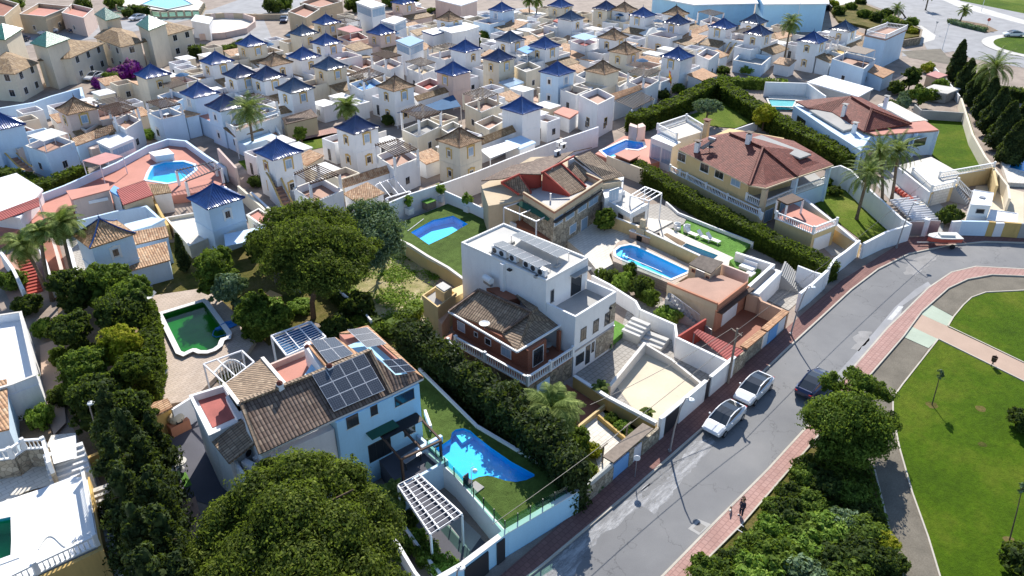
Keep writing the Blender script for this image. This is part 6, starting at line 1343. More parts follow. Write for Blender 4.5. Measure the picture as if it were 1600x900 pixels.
for s_ in(-1,1):p=tr((.6,s_*.85,.32));q=tr((.6,s_*1.0,.32));T.part('wheel',MB().tube(p,q,.3,n=14),M['black'])
# swimming pool top centre with pink roof
pq=pxy([(940,236),(978,219),(1004,223),(1006,230),(996,234),(978,232),(966,243),(952,246)],1.0)
deck('pool_deck',pxy([(930,240),(975,212),(1015,218),(1050,225),(1062,235),(1040,250),(1010,258),(960,252)],1.0),1.0,0,'pink_floor',[pq])
pool('swimming_pool','kidney shaped blue pool behind the pink flat roof above the clipped hedge',pq,1.0,.95,.1,'pool_deep',rimw=.4,rimmat='white_flat',below=.08)
T=TH('pink_roof_shed','flat pink roofed shed at the edge of the kidney shaped pool','shed',(*g(980,245,1),0));sq=pxy([(960,241),(977,233),(1000,243),(984,251)],2.6);T.part('roof',MB().prism(sq,2.5,2.62),M['pink_floor']);T.part('wall',MB().prism(pxy([(962,242),(977,235),(997,243),(984,249)],2.5),0,2.498),M['terracotta'])
garden_wall([(949,243,2.2),(1015,268,2.2)],2.2,'cream wall below the pink flat roof at the end of the clipped hedge','cream',.25)
T=TH('sun_room','glazed white sun room left of the yellow villa with a balustraded roof terrace','sun room',(*g(1035,235,0),0));sq=pxy([(1017,215),(1052,229),(1064,222),(1030,208)],4.0);T.part('roof',MB().prism(sq,3.85,4.0),M['white_clean'])
T.part('wall',MB().prism([Vector(p).lerp(Vector(sq[0]),.04)for p in sq],0,3.84),M['white']);window(T,sq[0],sq[1],.3,2.3,1.0,3.2,frame='white_clean',glass='window_blue',mull=2);window(T,sq[0],sq[1],2.5,4.4,1.0,3.2,frame='white_clean',glass='window_blue',mull=2)
T=TH('roof_terrace','white roof terrace with balustrades and beige chimney behind the sun room','terrace',(*g(1065,210,0),0));tq=pxy([(1027,203),(1057,218),(1100,205),(1072,188)],4.2);T.part('wall',MB().prism(tq,0,4.15),M['white']);T.part('floor',MB().prism(tq,4.151,4.2),M['deck_pale']);balustrade(T,[tq[1],tq[0],tq[3],tq[2]],4.2,.9);cx,cy=g(1103,205,4.5);chimney(T,cx,cy,0,6.0,.7,'beige','tile_red')
T=TH('planter_tower','pink block of twin masonry boxes behind the kidney shaped pool','outbuilding',(*g(995,210,1),0));T.part('wall',MB().prism(pxy([(983,196),(996,200),(996,196),(985,192)],3.2),0,3.2),M['pinkwall']);T.part('wall',MB().prism(pxy([(997,200),(1009,197),(1004,192),(997,194)],3.2),0,3.2),M['pinkwall'])
# teal pool behind the far villa
sheet('garden_terrace',[(1200,150),(1260,150),(1290,160),(1240,170),(1205,165)],.5,'deck_pale');pq=pxy([(1200,155),(1243,157),(1238,167),(1205,166)],.6);pool('swimming_pool','shaded teal pool behind the white far right villa',pq,.62,.55,.1,'pool_floor_teal',rimw=.3,below=.08)
garden_wall([(1196,128,2.8),(1262,130,2.8),(1290,150,2.8)],2.8,'white wall with pillars behind the shaded teal pool','white',.3)
# upper green garden between the hedges
sheet('lawn',[(1060,185),(1100,172),(1128,155),(1180,188),(1150,200),(1120,198)],.08,'lawn_small')
garden_wall([(1148,202,1.4),(1184,190,1.4)],1.4,'low white wall at the lower edge of the round olive tree lawn','white',.2)
# ================================================================ rest of the estate: terraces, pergolas, canopies between the towers
def terr(label,pts,z,wall='white',floor='terracotta_light',ph=.9,zb=0,cat='house',name='terrace_block',win=True):
 """block with walled roof terrace; pts = photo points on the parapet top at height z"""
 q=pxy(pts,z);T=TH(name,label,cat,(*q[0],zb));zt=z-ph
 a=sum(q[i][0]*q[(i+1)%len(q)][1]-q[(i+1)%len(q)][0]*q[i][1]for i in range(len(q)))
 if a<0:q=q[::-1]
 T.part('wall',MB().prism(q,zb,zt),M[wall]);c=Vector((sum(p[0]for p in q)/len(q),sum(p[1]for p in q)/len(q)))
 T.part('terrace_floor',MB().prism([Vector(p).lerp(c,.06)for p in q],zt+.002,zt+.03),M[floor])
 T.part('parapet',MB().wall([Vector(p).lerp(c,.03)for p in q],.17,zt+.001,z,True),M[wall]);T.part('coping',MB().wall([Vector(p).lerp(c,.03)for p in q],.25,z+.001,z+.06,True),M['coping'])
 if win and zt>2:
  for i in range(len(q)):
   A,B=Vector(q[i]),Vector(q[(i+1)%len(q)]);d=B-A;n=Vector((d.y,-d.x))
   if n.dot(Vector((-1,-1)))>0 and d.length>2.6:window(T,A,B,d.length*.4,d.length*.4+.9,1.0,2.1,frame='metal_white',sill='coping')
 return T,zt
def lean(label,pts,mat='tile_tan',wall='white',cat='house',name='tiled_annexe',zb=0):
 """pts with own heights: sloping tiled roof over its walls"""
 q=Q(*pts);T=TH(name,label,cat,(*q[0][:2],zb));c=Vector((sum(p[0]for p in q)/len(q),sum(p[1]for p in q)/len(q),0))
 T.part('roof',slab3(q,.14),M[mat]);T.part('wall',MB().block([(*(Vector(p[:2]).lerp(c.xy,.07)),p[2]-.16)for p in q],zb),M[wall]);return T
def perg(label,pts,z,zb=0,n=10,mat='wood',posts='white',T=None,slat=.12):
 q=pxy(pts,z);T=T or TH('pergola',label,'pergola',(*q[0],zb));pergola(T,q,z,zb,n,mat,posts,slat_h=slat);return T
def shade(label,pts,z,zb=0,mat='canvas',cat='canopy',name='canopy',slope=0):
 q=pxy(pts,z);T=TH(name,label,cat,(*q[0],zb));c=[(x,y,z+(slope if i in(0,1)else 0))for i,(x,y)in enumerate(q)]
 T.part('sheet',slab3(c,.07),M[mat])
 for p in c:T.part('post',MB().box(p[0]-.05,p[0]+.05,p[1]-.05,p[1]+.05,zb,p[2]-.08),M['metal_white'])
 return T
def flat(label,pts,z,wall='white',top='white_clean',cat='house',name='flat_house',band=None,glass=None):
 q=pxy(pts,z);T=TH(name,label,cat,(*q[0],0));T.part('wall',MB().prism(q,0,z-.25),M[wall]);c=Vector((sum(p[0]for p in q)/len(q),sum(p[1]for p in q)/len(q)))
 T.part('roof',MB().prism([Vector(p)+(Vector(p)-c)*.06 for p in q],z-.249,z),M[top])
 if band:T.part('band',MB().wall([Vector(p)+(Vector(p)-c)*.065 for p in q],.08,z-.3,z-.05,True),M[band])
 if glass:
  a=sum(q[i][0]*q[(i+1)%len(q)][1]-q[(i+1)%len(q)][0]*q[i][1]for i in range(len(q)));q=q if a>0 else q[::-1]
  for i in range(len(q)):
   A,B=Vector(q[i]),Vector(q[(i+1)%len(q)]);d=B-A
   if Vector((d.y,-d.x)).dot(Vector((-1,-1)))>0:window(T,A,B,.2,d.length-.2,z-glass,z-.4,frame='white_clean',glass='window_blue',mull=3,name='glazing')
 return T
def stairthing(label,px,py,rz,wall='white',trim='ochre',z=0):
 T=TH('curved_stair',label,'stairs',(*g(px,py,z),z),'curved outdoor stairs of the estate',rz);T.loc=Vector((0,0,0));swoop(T,-.6,-3.2,2.2,0,2.8,1.2,wall,trim);return T
 # near rows
T,z=terr('white roof terrace block under the nearest slatted pergola, above the pine trees',[(459,294),(489,318),(536,298),(502,278)],3.9)
perg('nearest dark slatted pergola on a white roof terrace above the pine trees',[(460,272),(484,287),(530,272),(496,257)],5.6,z,11)
T,z=terr('white roof terrace block under the pergola left of the tall boundary wall',[(588,243),(615,264),(655,247),(628,228)],4.0)
perg('slatted pergola on the white terrace left of the tall boundary wall',[(586,227),(616,244),(652,232),(622,217)],5.7,z,10)
lean('long tan tiled strip roof between the two near pergolas',[(534,281,3.8),(607,257,3.8),(612,268,3.0),(536,293,3.0)]);lean('square tan tiled roof in front of the long tiled strip between the pergolas',[(536,302,3.0),(574,284,3.6),(601,301,3.0),(560,318,2.4)])
perg('white metal frame pergola in the small court by the boundary wall',[(588,288),(604,309),(640,298),(620,275)],2.8,0,3,'metal_white','metal_white',slat=.05)
lean('brown tiled roof right of the slate roofed tower between the palms',[(440,184,3.4),(486,170,3.6),(497,182,3.0),(446,194,2.6)],'tile_brown','beige');lean('small tan roof left of the slate roofed tower between the palms',[(420,168,3.2),(450,164,3.4),(458,174,2.8),(436,178,2.6)],'tile_mixed')
T,z=terr('white balustraded porch block behind the tall palm trunk',[(355,197),(368,206),(438,182),(420,170)],3.6,ph=.2);balustrade(T,pxy([(355,197),(368,205),(437,182)],3.6),3.6-.17,.8)
for k in range(4):q=[g(370+k*16,226-k*5,0),g(380+k*16,223-k*5,0)];T.part('porch_opening',MB().wall([tuple(Vector(p)+Vector((0,0)))for p in q],.1,.1,2.2),M['window_glass'])
stairthing('curved cream edged stair left of the nearest slatted pergola',440,318,-.2);stairthing('curved cream edged stair behind the plaza wall at the far left',22,262,.3,'pale_blue_shaded_white');stairthing('curved cream stair between the cream tower and the navy roofed pair',480,128,0,'cream')
stairthing('curved yellow edged stair beneath the pergola left of the brown roofed tower',575,160,0);stairthing('curved stair against the blue roofed tower with a dish on its wall',884,158,.4);stairthing('curved stair on the left of the tall white block with railed roof',1292,104,.5)
stairthing('curved cream stair beside the roof terrace left of the long hedge',1104,110,.4);stairthing('curved yellow edged stair right of the blue roofed tower on the plaza',318,190,.2,'pale_blue_shaded_white')
T,z=terr('white terrace with pale blue inside below the brown slatted pergola',[(545,131),(566,143),(600,132),(580,120)],3.9,floor='sky_blue_wall');perg('brown slatted pergola left of the brown roofed tower',[(543,118),(568,127),(600,115),(576,106)],5.6,z,12)
T,z=terr('white walled roof terrace with a dark round tub',[(583,100),(610,110),(630,100),(606,90)],4.0);perg('brown slatted pergola above the terrace with the dark tub',[(580,85),(602,92),(627,86),(603,79)],5.8,z,12)
terr('pinkish walled court left of the terrace with the dark tub',[(548,101),(566,108),(590,100),(572,92)],2.6,'pinkwall','terracotta')
lean('low white house with flat brown tiled roof behind the tall cream tower',[(538,72,4.2),(562,64,4.3),(583,74,4.0),(556,80,4.0)],'tile_mixed')
flat('glazed rooftop room with pale blue roof right of the blue roofed tower',[(619,63),(640,72),(661,63),(642,56)],6.4,top='window_blue',glass=1.9);flat('glazed rooftop room with white roof beside the deep blue roofed tower',[(596,32),(616,37),(634,29),(616,25)],6.6,glass=1.9)
flat('white tower with glazed lantern and flat white roof by the far street',[(557,3),(580,12),(601,7),(575,-2)],8.6,glass=2.2)
T,z=terr('pink walled roof terrace under a pink pergola',[(528,58),(547,66),(578,60),(560,50)],3.8,'pinkwall','pink_floor');shade('pink roofed pergola on the pink walled terrace',[(526,45),(547,51),(568,47),(548,39)],5.4,z,'pink_canvas')
T,z=terr('white roof terrace with a yellow table beside a white slatted pergola',[(634,106),(660,117),(682,108),(656,97)],3.8,'white','beige');perg('grey slatted pergola on white posts right of the brown roofed tower',[(634,97),(655,104),(680,97),(659,90)],5.4,z,10,'wood_grey')
terr('red walled roof terrace left of the pinkish tower',[(648,132),(668,141),(692,130),(672,122)],3.6,'pinkwall','redwall');lean('tan roof strip above the navy awning',[(646,150,3.6),(694,136,3.6),(704,142,3.0),(652,158,2.9)],'tile_mixed')
shade('navy awning stretched over the court beside the pinkish tower',[(620,176),(672,162),(708,148),(720,166),(690,172)],2.8,0,'blue_cloth','awning','awning')
T,z=terr('cluttered cream roof terrace under a brown slatted pergola',[(628,203),(652,215),(690,197),(668,186)],3.6,'cream','concrete');perg('brown slatted pergola on the cluttered cream roof terrace',[(627,175),(654,186),(688,175),(660,163)],5.6,z,12)
terr('small bright white terrace between the brown slatted pergola and the brown roofed cream tower',[(686,200),(700,208),(722,197),(708,190)],3.2,'cream','white_clean')
T,z=terr('walled white roof terrace right of the navy awning',[(726,163),(752,176),(786,162),(760,152)],3.9,'cream');perg('grey brown slatted pergola on four cream posts right of the navy awning',[(724,147),(748,157),(778,146),(754,137)],5.6,z,10,'wood_grey','cream')
terr('long cream walled terrace with pink floor left of the dish roofed tower',[(742,192),(764,203),(790,188),(770,180)],3.2,'cream','terracotta_light')
lean('long brown tiled strip between the two cream towers above the white awning',[(746,216,3.8),(806,193,3.8),(811,203,3.0),(752,226,3.0)],'tile_mixed');shade('large white awning above the tall boundary wall',[(750,234),(766,247),(812,229),(795,220)],2.9,0,'white_clean');flat('low pale blue flat roof right of the large white awning',[(790,220),(812,232),(836,222),(814,212)],2.8,top='pale_blue_shaded_white')
T,z=terr('cream building with white balcony terrace right of the tall cream tower',[(803,104),(822,113),(845,105),(826,96)],4.0,'cream','concrete');flat('sloping glass porch below the tall cream tower',[(780,128),(796,136),(818,128),(802,121)],2.8,'cream','window_blue')
shade('bright turquoise sunshade with white chequers on a roof terrace',[(808,77),(824,84),(838,77),(822,71)],5.4,3.2,'sky_blue_wall');terr('white roof terrace under the turquoise sunshade',[(806,86),(826,96),(842,88),(824,80)],3.9)
lean('tan flat porch roof between two blue roofed towers',[(874,82,3.2),(894,78,3.3),(914,86,3.0),(892,94,2.8)],'tile_ochre');flat('small red roofed white box beside the slate roofed tower',[(865,32),(882,38),(892,33),(876,28)],4.6,top='redwall')
T,z=terr('white roof terrace with red inner walls under a glassy pergola',[(891,65),(914,73),(935,66),(912,59)],4.4,floor='redwall');shade('glassy blue pergola roof over red walled terrace',[(892,57),(914,63),(934,57),(912,51)],6.0,z,'window_blue')
T=TH('hexagonal_canopy','pale hexagonal canopy with curtains beside the slender navy roofed tower','canopy',(*g(1021,60,0),0));cx,cy=g(1021,53,2.8);T.part('roof',MB().lathe((cx,cy,2.8),[(3.4,0),(1.7,.8),(.05,1.6)],6),M['canvas']);T.part('curtain',MB().lathe((cx,cy,.1),[(3.1,0),(3.1,2.65)],6),M['canvas'])
T,z=terr('white walled roof terrace left of the flag tower',[(982,128),(1008,139),(1030,126),(1004,118)],4.0);perg('weathered grey slatted pergola left of the flag tower',[(982,113),(1006,121),(1031,110),(1006,103)],5.6,z,10,'wood_grey')
perg('long weathered slatted pergola attached to the white two storey block',[(960,158),(988,170),(1022,154),(1000,143)],3.4,0,13,'wood_grey');T,z=terr('white two storey block with parapet and diamond tiles near the round olive tree',[(905,149),(934,164),(960,151),(934,138)],5.6)
for s in(0,1):
 A,B=(pxy([(905,149),(934,164)],5.6)if s==0 else pxy([(934,164),(960,151)],5.6));L=(Vector(B)-Vector(A)).length;window(T,A,B,L*.45,L*.45+1,1.4,2.8,frame='ochre',sill='coping')
lean('tan tiled strip roof right of the white two storey block',[(950,148,4.4),(1000,132,4.4),(1006,138,3.8),(960,156,3.7)],'tile_ochre');lean('long tan roof strip left of the flag tower',[(985,84,3.9),(1030,92,3.9),(1032,106,3.0),(985,98,3.0)],'tile_ochre','pinkwall');terr('large white walled court behind the two storey block',[(944,124),(968,136),(990,122),(966,111)],3.4,floor='terracotta');terr('green screened white court left of the brown roofed tower',[(900,118),(922,128),(940,120),(916,110)],2.8,floor='concrete')
flat('small white block with stepped pink roof beside the white two storey block',[(866,175),(890,184),(904,174),(880,167)],2.6,top='pink_floor');terr('white terrace wall piece behind the stair with curved sides',[(876,140),(900,149),(926,138),(902,130)],3.8)
T,z=terr('white roof terrace with two tall pillars right of the flag tower',[(1089,86),(1108,94),(1124,82),(1104,76)],4.4);lean('low tan flat roof beside the round hedge',[(1074,116,3.0),(1098,106,3.2),(1122,118,2.8),(1098,126,2.6)],'tile_ochre')
lean('tan roof strip between the slender tower and the bright blue roof',[(1076,48,3.8),(1104,38,3.8),(1108,46,3.2),(1080,56,3.1)],'tile_tan');T,z=terr('white terrace under a grey slatted roof near the blue shaded building',[(1094,33),(1112,40),(1132,32),(1114,26)],3.2);perg('grey slatted roof in front of the long blue shaded building',[(1091,19),(1112,25),(1131,20),(1110,15)],4.8,z,8,'wood_grey')
flat('long shaded blue white building at the top edge',[(1020,-6),(1085,6),(1180,4),(1160,-30),(1040,-30)],5.5,'blue_shaded_white','white');flat('large shaded blue white building left of the planted bank',[(1185,-14),(1195,5),(1292,4),(1285,-34),(1200,-34)],7.0,'blue_shaded_white','white')  # blue shade of both buildings is painted into their wall colour
garden_wall([(1270,20,1.5),(1296,6,1.5),(1300,10,1.5)],1.5,'dark walled ramp beside the large shaded blue building','metal_dark',.3)
flat('tall white block with railed roof terrace near the roundabout',[(1352,54),(1384,61),(1416,46),(1385,42)],6.2,'pale_blue_shaded_white','terracotta_light');B=TH('balustrade','white railing round the roof of the tall white block near the roundabout','balustrade',(*g(1384,61,6.2),6.2));balustrade(B,[(*p,6.2)for p in pxy([(1352,54),(1384,61),(1416,46),(1385,42),(1352,54)],6.2)],6.2,.9)
T,z=terr('white house with awning pergola in front of the tall railed block',[(1300,92),(1350,108),(1368,92),(1322,82)],4.4,'pale_blue_shaded_white','terracotta_light');shade('dark sheet pergola on the white house in front of the tall railed block',[(1320,79),(1352,85),(1368,78),(1337,71)],6.0,z,'wood_grey')
lean('small tan roof right of the house with the dark sheet pergola',[(1348,108,3.2),(1366,100,3.2),(1398,112,2.8),(1380,122,2.6)],'tile_ochre','pale_blue_shaded_white');flat('low white flat roof below the house with the dark sheet pergola',[(1264,128),(1340,150),(1362,138),(1290,118)],2.4,'concrete_light');terr('white terrace with mustard awning between two blue roofed towers',[(1290,78),(1318,86),(1330,76),(1302,68)],3.6,floor='ochre')
lean('tan roof strip in front of the dark dressed blue tower',[(1210,52,3.2),(1234,46,3.2),(1238,56,2.8),(1214,62,2.6)],'tile_tan','cream')
terr('glass railed court below the navy roofed tower with barred window',[(1146,94),(1190,102),(1206,88),(1160,80)],2.4,'pale_blue_shaded_white','concrete')
flat('white house with large flat white roof and carport arm',[(686,44),(706,51),(729,47),(748,41),(726,35),(706,38)],5.0);flat('low white box with blue banded roof',[(660,48),(677,54),(697,48),(680,44)],4.6,band='glaze_blue');lean('low tan roofs behind the blue banded box',[(640,48,3.4),(664,42,3.4),(678,46,3.0),(652,56,3.0)],'tile_mixed')
terr('long cream terrace in the row left of the far street palms',[(722,30),(744,36),(768,30),(746,25)],3.4,'cream','beige');flat('beige house at the top edge with a white roof terrace',[(680,-2),(720,8),(745,0),(715,-12)],5.0,'pinkwall','white');lean('brown roofed house between the slate tower and leafy garden',[(806,60,3.4),(832,54,3.4),(842,62,2.8),(816,70,2.7)],'tile_tan')
terr('terracotta terrace behind the two far palms',[(826,50),(842,58),(866,50),(850,43)],3.2,'cream','terracotta_light');terr('white court with glass rails beside the cream tower at the top',[(840,40),(862,48),(880,40),(858,34)],3.0,'cream')
flat('small white hut with dark roof by the far street',[(636,4),(648,9),(658,6),(646,1)],3.6,top='white_clean');lean('brown tiled house left of the navy tower pair',[(340,108,3.4),(372,98,3.4),(384,106,2.8),(352,118,2.8)],'tile_tan');lean('pinkish tan roof beside the white tower in front of the walled plot',[(300,120,3.4),(330,110,3.4),(338,118,2.8),(308,130,2.8)],'tile_tan');lean('small tan roof with a red terrace behind the navy tower pair',[(366,140,3.0),(392,130,3.2),(404,138,2.8),(378,150,2.6)],'tile_tan')
terr('white walled court behind the twin navy roofs',[(392,98),(410,104),(430,98),(412,92)],2.8);terr('pale court between the bright blue tower and the grassy strip',[(470,130),(492,140),(520,128),(498,120)],2.6,'cream')
perg('white posts pergola with grey slats beside the leaning tower stair',[(244,130),(266,138),(292,130),(270,122)],4.6,0,12,'wood_grey');terr('white two level block with stepped parapet left of the blue roofed tower',[(246,150),(272,162),(296,150),(270,142)],3.8,'pale_blue_shaded_white');terr('low white yard wall block at the plaza steps',[(228,170),(262,182),(290,172),(262,160)],1.8,'cream')
# left: canvas terrace, pergola terrace, tan roofs
T,z=terr('white roof terrace under a pale canvas at the left',[(40,228),(72,240),(116,222),(84,210)],4.0,'pale_blue_shaded_white');shade('pale canvas canopy on the left roof terrace',[(42,212),(68,221),(106,208),(80,200)],5.6,z,'canvas')
T,z=terr('white roof terrace with diamond tile right of the pink tower house',[(176,190),(196,203),(220,188),(200,178)],4.2,'white');perg('dark slatted pergola right of the pink tower house',[(150,170),(178,181),(214,168),(186,160)],5.8,0,13);terr('pink walled terrace below the pink tower house',[(118,196),(134,204),(160,190),(144,184)],3.6,'pinkwall','pink_floor')
lean('long tan roof strip below the pink walled terrace',[(112,216,3.6),(176,194,3.6),(182,204,2.9),(118,228,2.8)],'tile_tan','pale_blue_shaded_white');flat('white glazed canopy with striped roof above the plaza',[(152,221),(172,231),(208,216),(188,207)],3.4,top='metal_white',glass=1.5)
terr('long pink walled terrace at the left edge',[(0,222),(28,234),(70,210),(40,198)],2.8,'pinkwall','pink_floor');garden_wall([(-20,172,3.4),(52,160,3.4),(80,150,3.4),(126,137,3.4),(128,150,3.0)],3.4,'long stepped white wall below the beige apartments at the left','pale_blue_shaded_white',.4)
# beige apartment rows, upper left
def apartment(label,pts,z,roofpts,n=3,green=None):
 q=pxy(pts,z);T=TH('apartment_house',label,'house',(*q[0],0),'beige apartment houses at the upper left');a=sum(q[i][0]*q[(i+1)%len(q)][1]-q[(i+1)%len(q)][0]*q[i][1]for i in range(len(q)));q=q if a>0 else q[::-1]
 T.part('wall',MB().prism(q,0,z),M['cream']);c=Vector((sum(p[0]for p in q)/len(q),sum(p[1]for p in q)/len(q)));o=[Vector(p)+(Vector(p)-c).normalized()*.5 for p in q]
 mb=MB()
 for i in range(len(o)):j=(i+1)%len(o);mb.face((*o[i],z),(*o[j],z),(*c.lerp(Vector(o[j]),.25),z+1.5),(*c.lerp(Vector(o[i]),.25),z+1.5))
 mb.face(*[(*c.lerp(Vector(p),.25),z+1.5)for p in o]);mb.prism(o,z-.12,z-.002);T.part('roof',mb,M['tile_mixed'])
 for i in range(len(q)):
  A,B=Vector(q[i]),Vector(q[(i+1)%len(q)]);d=B-A
  if Vector((d.y,-d.x)).dot(Vector((-1,-1)))>0 and d.length>3:
   m_=max(1,int(d.length/3.4))
   for k in range(m_):
    for zz in(.9,3.7):s=d.length*(k+.5)/m_;window(T,A,B,s-.6,s+.6,zz,zz+1.3,frame='metal_white',sill='coping',mull=1)
 return T
apartment('beige two storey apartment house cut by the left edge',[(-30,112),(22,115),(56,98),(10,80)],5.2,None);apartment('white fronted beige apartment house with arched bays left of the bougainvillea',[(60,94),(110,90),(160,68),(108,62)],5.2,None)
apartment('beige apartment house with corner hip roof behind the bougainvillea',[(150,58),(188,73),(220,66),(206,50),(165,44)],5.4,None);apartment('beige apartment house with balconies and a curved stair',[(222,66),(262,54),(300,44),(262,34),(225,42)],5.4,None)
for(pts,lb)in(([(147,22),(165,32),(190,26),(166,17)],'green tiled canopy roof left of the far parked cars'),([(212,38),(232,48),(262,36),(234,27)],'green tiled roof above the beige house with balconies'),([(46,67),(72,74),(110,60),(78,54)],'green tiled roof above the white fronted apartments'),([(-14,60),(8,62),(36,44),(0,38)],'green tiled roof cut by the left edge')):
 q=pxy(pts,8.2);T=TH('green_roof_turret',lb,'house',(*q[0],0));c=Vector((sum(p[0]for p in q)/4,sum(p[1]for p in q)/4));mb=MB();a=sum(q[i][0]*q[(i+1)%4][1]-q[(i+1)%4][0]*q[i][1]for i in range(4));q=q if a>0 else q[::-1]
 for i in range(4):mb.face((*q[i],8.2),(*q[(i+1)%4],8.2),(*c,10.0))
 mb.prism(q,8.05,8.198);T.part('roof',mb,M['tile_green']);T.part('wall',MB().prism([Vector(p).lerp(c,.15)for p in q],0,8.04),M['cream'])
terr('beige terraced house above the green roof at the top left corner',[(30,22),(70,26),(110,10),(60,5)],4.5,'beige','pink_floor');terr('pinkish terraced house with white stair at the top left',[(96,20),(130,28),(146,14),(112,6)],4.5,'pinkwall','pink_floor');terr('long beige house cut by the top left corner',[(-40,20),(6,26),(30,6),(-10,-6)],5.0,'beige','terracotta')
flat('white hut with flat roof at the round walled plot',[(299,32),(326,37),(332,27),(306,23)],4.0);rp=pxy([(312,60),(352,57),(385,50),(398,40),(398,33),(380,27),(345,26),(330,28)],.4);T=TH('garden_wall','low curved wall round the empty plot beside the white hut','wall',(*rp[0],0));T.part('wall',MB().wall(rp,.4,0,1.4),M['pinkwall'])
sheet('sand_court',[(312,60),(352,57),(385,50),(398,40),(398,33),(380,27),(345,26),(330,28)],.05,'deck_pale');sheet('pool_deck',[(182,8),(250,16),(310,16),(318,4),(290,-14),(200,-12)],.3,'deck_pale')
pq=pxy([(222,6),(262,14),(300,6),(282,-4),(250,-6)],.5);pool('swimming_pool','large bright pool behind a glass fence at the top left',pq,.5,.42,.1,'pool_floor',rimw=.4,below=.06);fp=pxy([(182,9),(250,20),(312,18),(320,4)],1.5)
T=TH('glass_fence','pale green glass fence with posts round the large pool at the top left','fence',(*fp[0],0));T.part('plinth',MB().wall(fp,.3,0,.5),M['beige'])
for i in range(3):
 a,b=Vector((*fp[i],.5)),Vector((*fp[i+1],.5));T.part('pane',MB().bar(a+Vector((0,0,.55)),b+Vector((0,0,.55)),.04,1.1),M['pane_green'])
 for k in range(5):p=a.lerp(b,k/5);T.part('post',MB().box(p.x-.2,p.x+.2,p.y-.2,p.y+.2,.5,1.8),M['beige'])
terr('brown terraced house with balcony beside the curved far street',[(450,18),(478,28),(500,14),(476,6)],4.6,'beige','terracotta');terr('brownish terraced house at the top edge above the curved far street',[(468,4),(500,12),(535,2),(505,-8)],4.6,'beige','terracotta');garden_wall([(320,22,1.4),(352,20,1.4),(400,22,1.4),(450,22,1.4)],1.4,'low beige wall along the far curved street','beige',.4);garden_wall([(580,20,1.6),(660,26,1.6),(680,22,1.6)],1.6,'low beige wall along the far straight street','beige',.3)
flat('white garage with barrel roof behind the far straight street',[(638,14),(656,18),(662,12),(644,9)],2.6)
# ---------------------------------------------------------------- plaza with the round pool
ZQ=1.2
rc=Vector(g(267,270,ZQ));rp=[(rc.x+3.9*math.cos(k*2*math.pi/26),rc.y+3.9*math.sin(k*2*math.pi/26))for k in range(26)]
pq=pxy([(230,281),(262,286),(282,282),(304,266),(302,258),(286,253),(258,254),(240,260),(234,270)],ZQ)
deck('plaza',pxy([(90,300),(120,285),(180,262),(232,225),(262,219),(288,221),(345,262),(352,290),(300,302),(215,312),(120,325),(60,345),(0,372),(-40,380),(-40,355)],ZQ),ZQ,0,'pink_floor',[pq])
pool('swimming_pool','round bright blue plaza pool with white rim on the pink terrace',pq,ZQ,1.1,.1,'pool_floor',rimw=.45,rimmat='pane_clear'if False else'pale_blue_shaded_white',below=.1)
garden_wall([(60,305,2.2),(100,290,2.2),(182,254,2.2),(230,228,2.2),(262,217,2.2),(290,220,2.2),(322,243,2.2),(352,262,2.2)],2.2,'long white curved wall round the pink plaza with the round pool','pale_blue_shaded_white',.35)
flat('white square skylight box on the pink plaza',[(233,238),(242,244),(271,240),(262,232)],2.2,top='white_clean');shade('pink roofed kiosk canopy at the plaza wall',[(130,254),(157,261),(192,244),(165,238)],3.8,ZQ,'pink_canvas',slope=.3)
perg('thin dark metal pergola across the plaza by the brightest blue tower',[(275,266),(290,283),(345,262),(335,252)],3.4,ZQ,12,'metal_dark','white',slat=.05)
T=TH('screen_wall','pinkish brown sloping screen wall at the right end of the plaza','wall',(*g(350,270,0),0));T.part('wall',MB().wall([g(342,240,3.4),g(368,258,3.4)],.3,0,[4.2,3.0]),M['pinkwall'])
lean('left red roofed bar building on the plaza',[(103,298,3.2),(170,286,3.2),(172,296,3.8),(112,312,3.8)][:4],'pink_floor','pinkwall');T=lean('larger red roofed building between the bar and the tan roof on the plaza',[(182,296,3.6),(226,281,3.6),(239,304,3.4),(192,320,3.4)],'corrugated_red','beige');lean('small tan tiled roof right of the red roofed plaza buildings',[(232,287,3.2),(262,287,3.2),(268,300,2.8),(240,304,2.8)],'tile_mixed')
flat('blue and white service box between the two red roofs',[(172,298),(186,306),(190,296),(178,290)],3.4,top='sky_blue_wall');T=TH('bar_counter','open bar with white counter below the left red roof','bar',(*g(145,325,1),0));T.part('counter',MB().wall(pxy([(118,332),(175,318)],1.6),.5,0,1.6),M['white']);T.part('shade_front',MB().wall(pxy([(118,318),(168,308)],3.0),.15,2.6,3.0),M['metal_white']);T.part('back',MB().wall(pxy([(120,318),(172,306)],1.8),.15,0,2.4),M['wood'])
garden_wall([(120,345,2.6),(180,330,2.6),(228,322,2.6),(250,342,2.2)],2.6,'white rear wall of the plaza buildings with water pipes','pale_blue_shaded_white',.3);shade('striped pink roof of the long canopy at the left edge of the plaza',[(-20,338),(-20,352),(62,322),(60,308)],3.2,ZQ,'corrugated_red');garden_wall([(240,312,1.9),(262,352,1.9)],1.9,'yellow topped wall beside the tan roofed house with blue hips','ochre',.3)
lean('lower tan tiled roof in front of the tower house with blue hip lines',[(196,393,3.2),(202,423,2.4),(266,406,2.4),(260,377,3.2)],'tile_tan','pale_blue_shaded_white');lean('upper tan tiled strip right of the tower house with blue hip lines',[(200,363,3.9),(203,384,3.4),(264,369,3.4),(260,353,3.9)],'tile_tan','pale_blue_shaded_white');flat('pale blue flat roof above the tan tiled strip',[(196,350),(200,362),(236,352),(256,342),(236,340)],2.9,top='pale_blue_shaded_white')
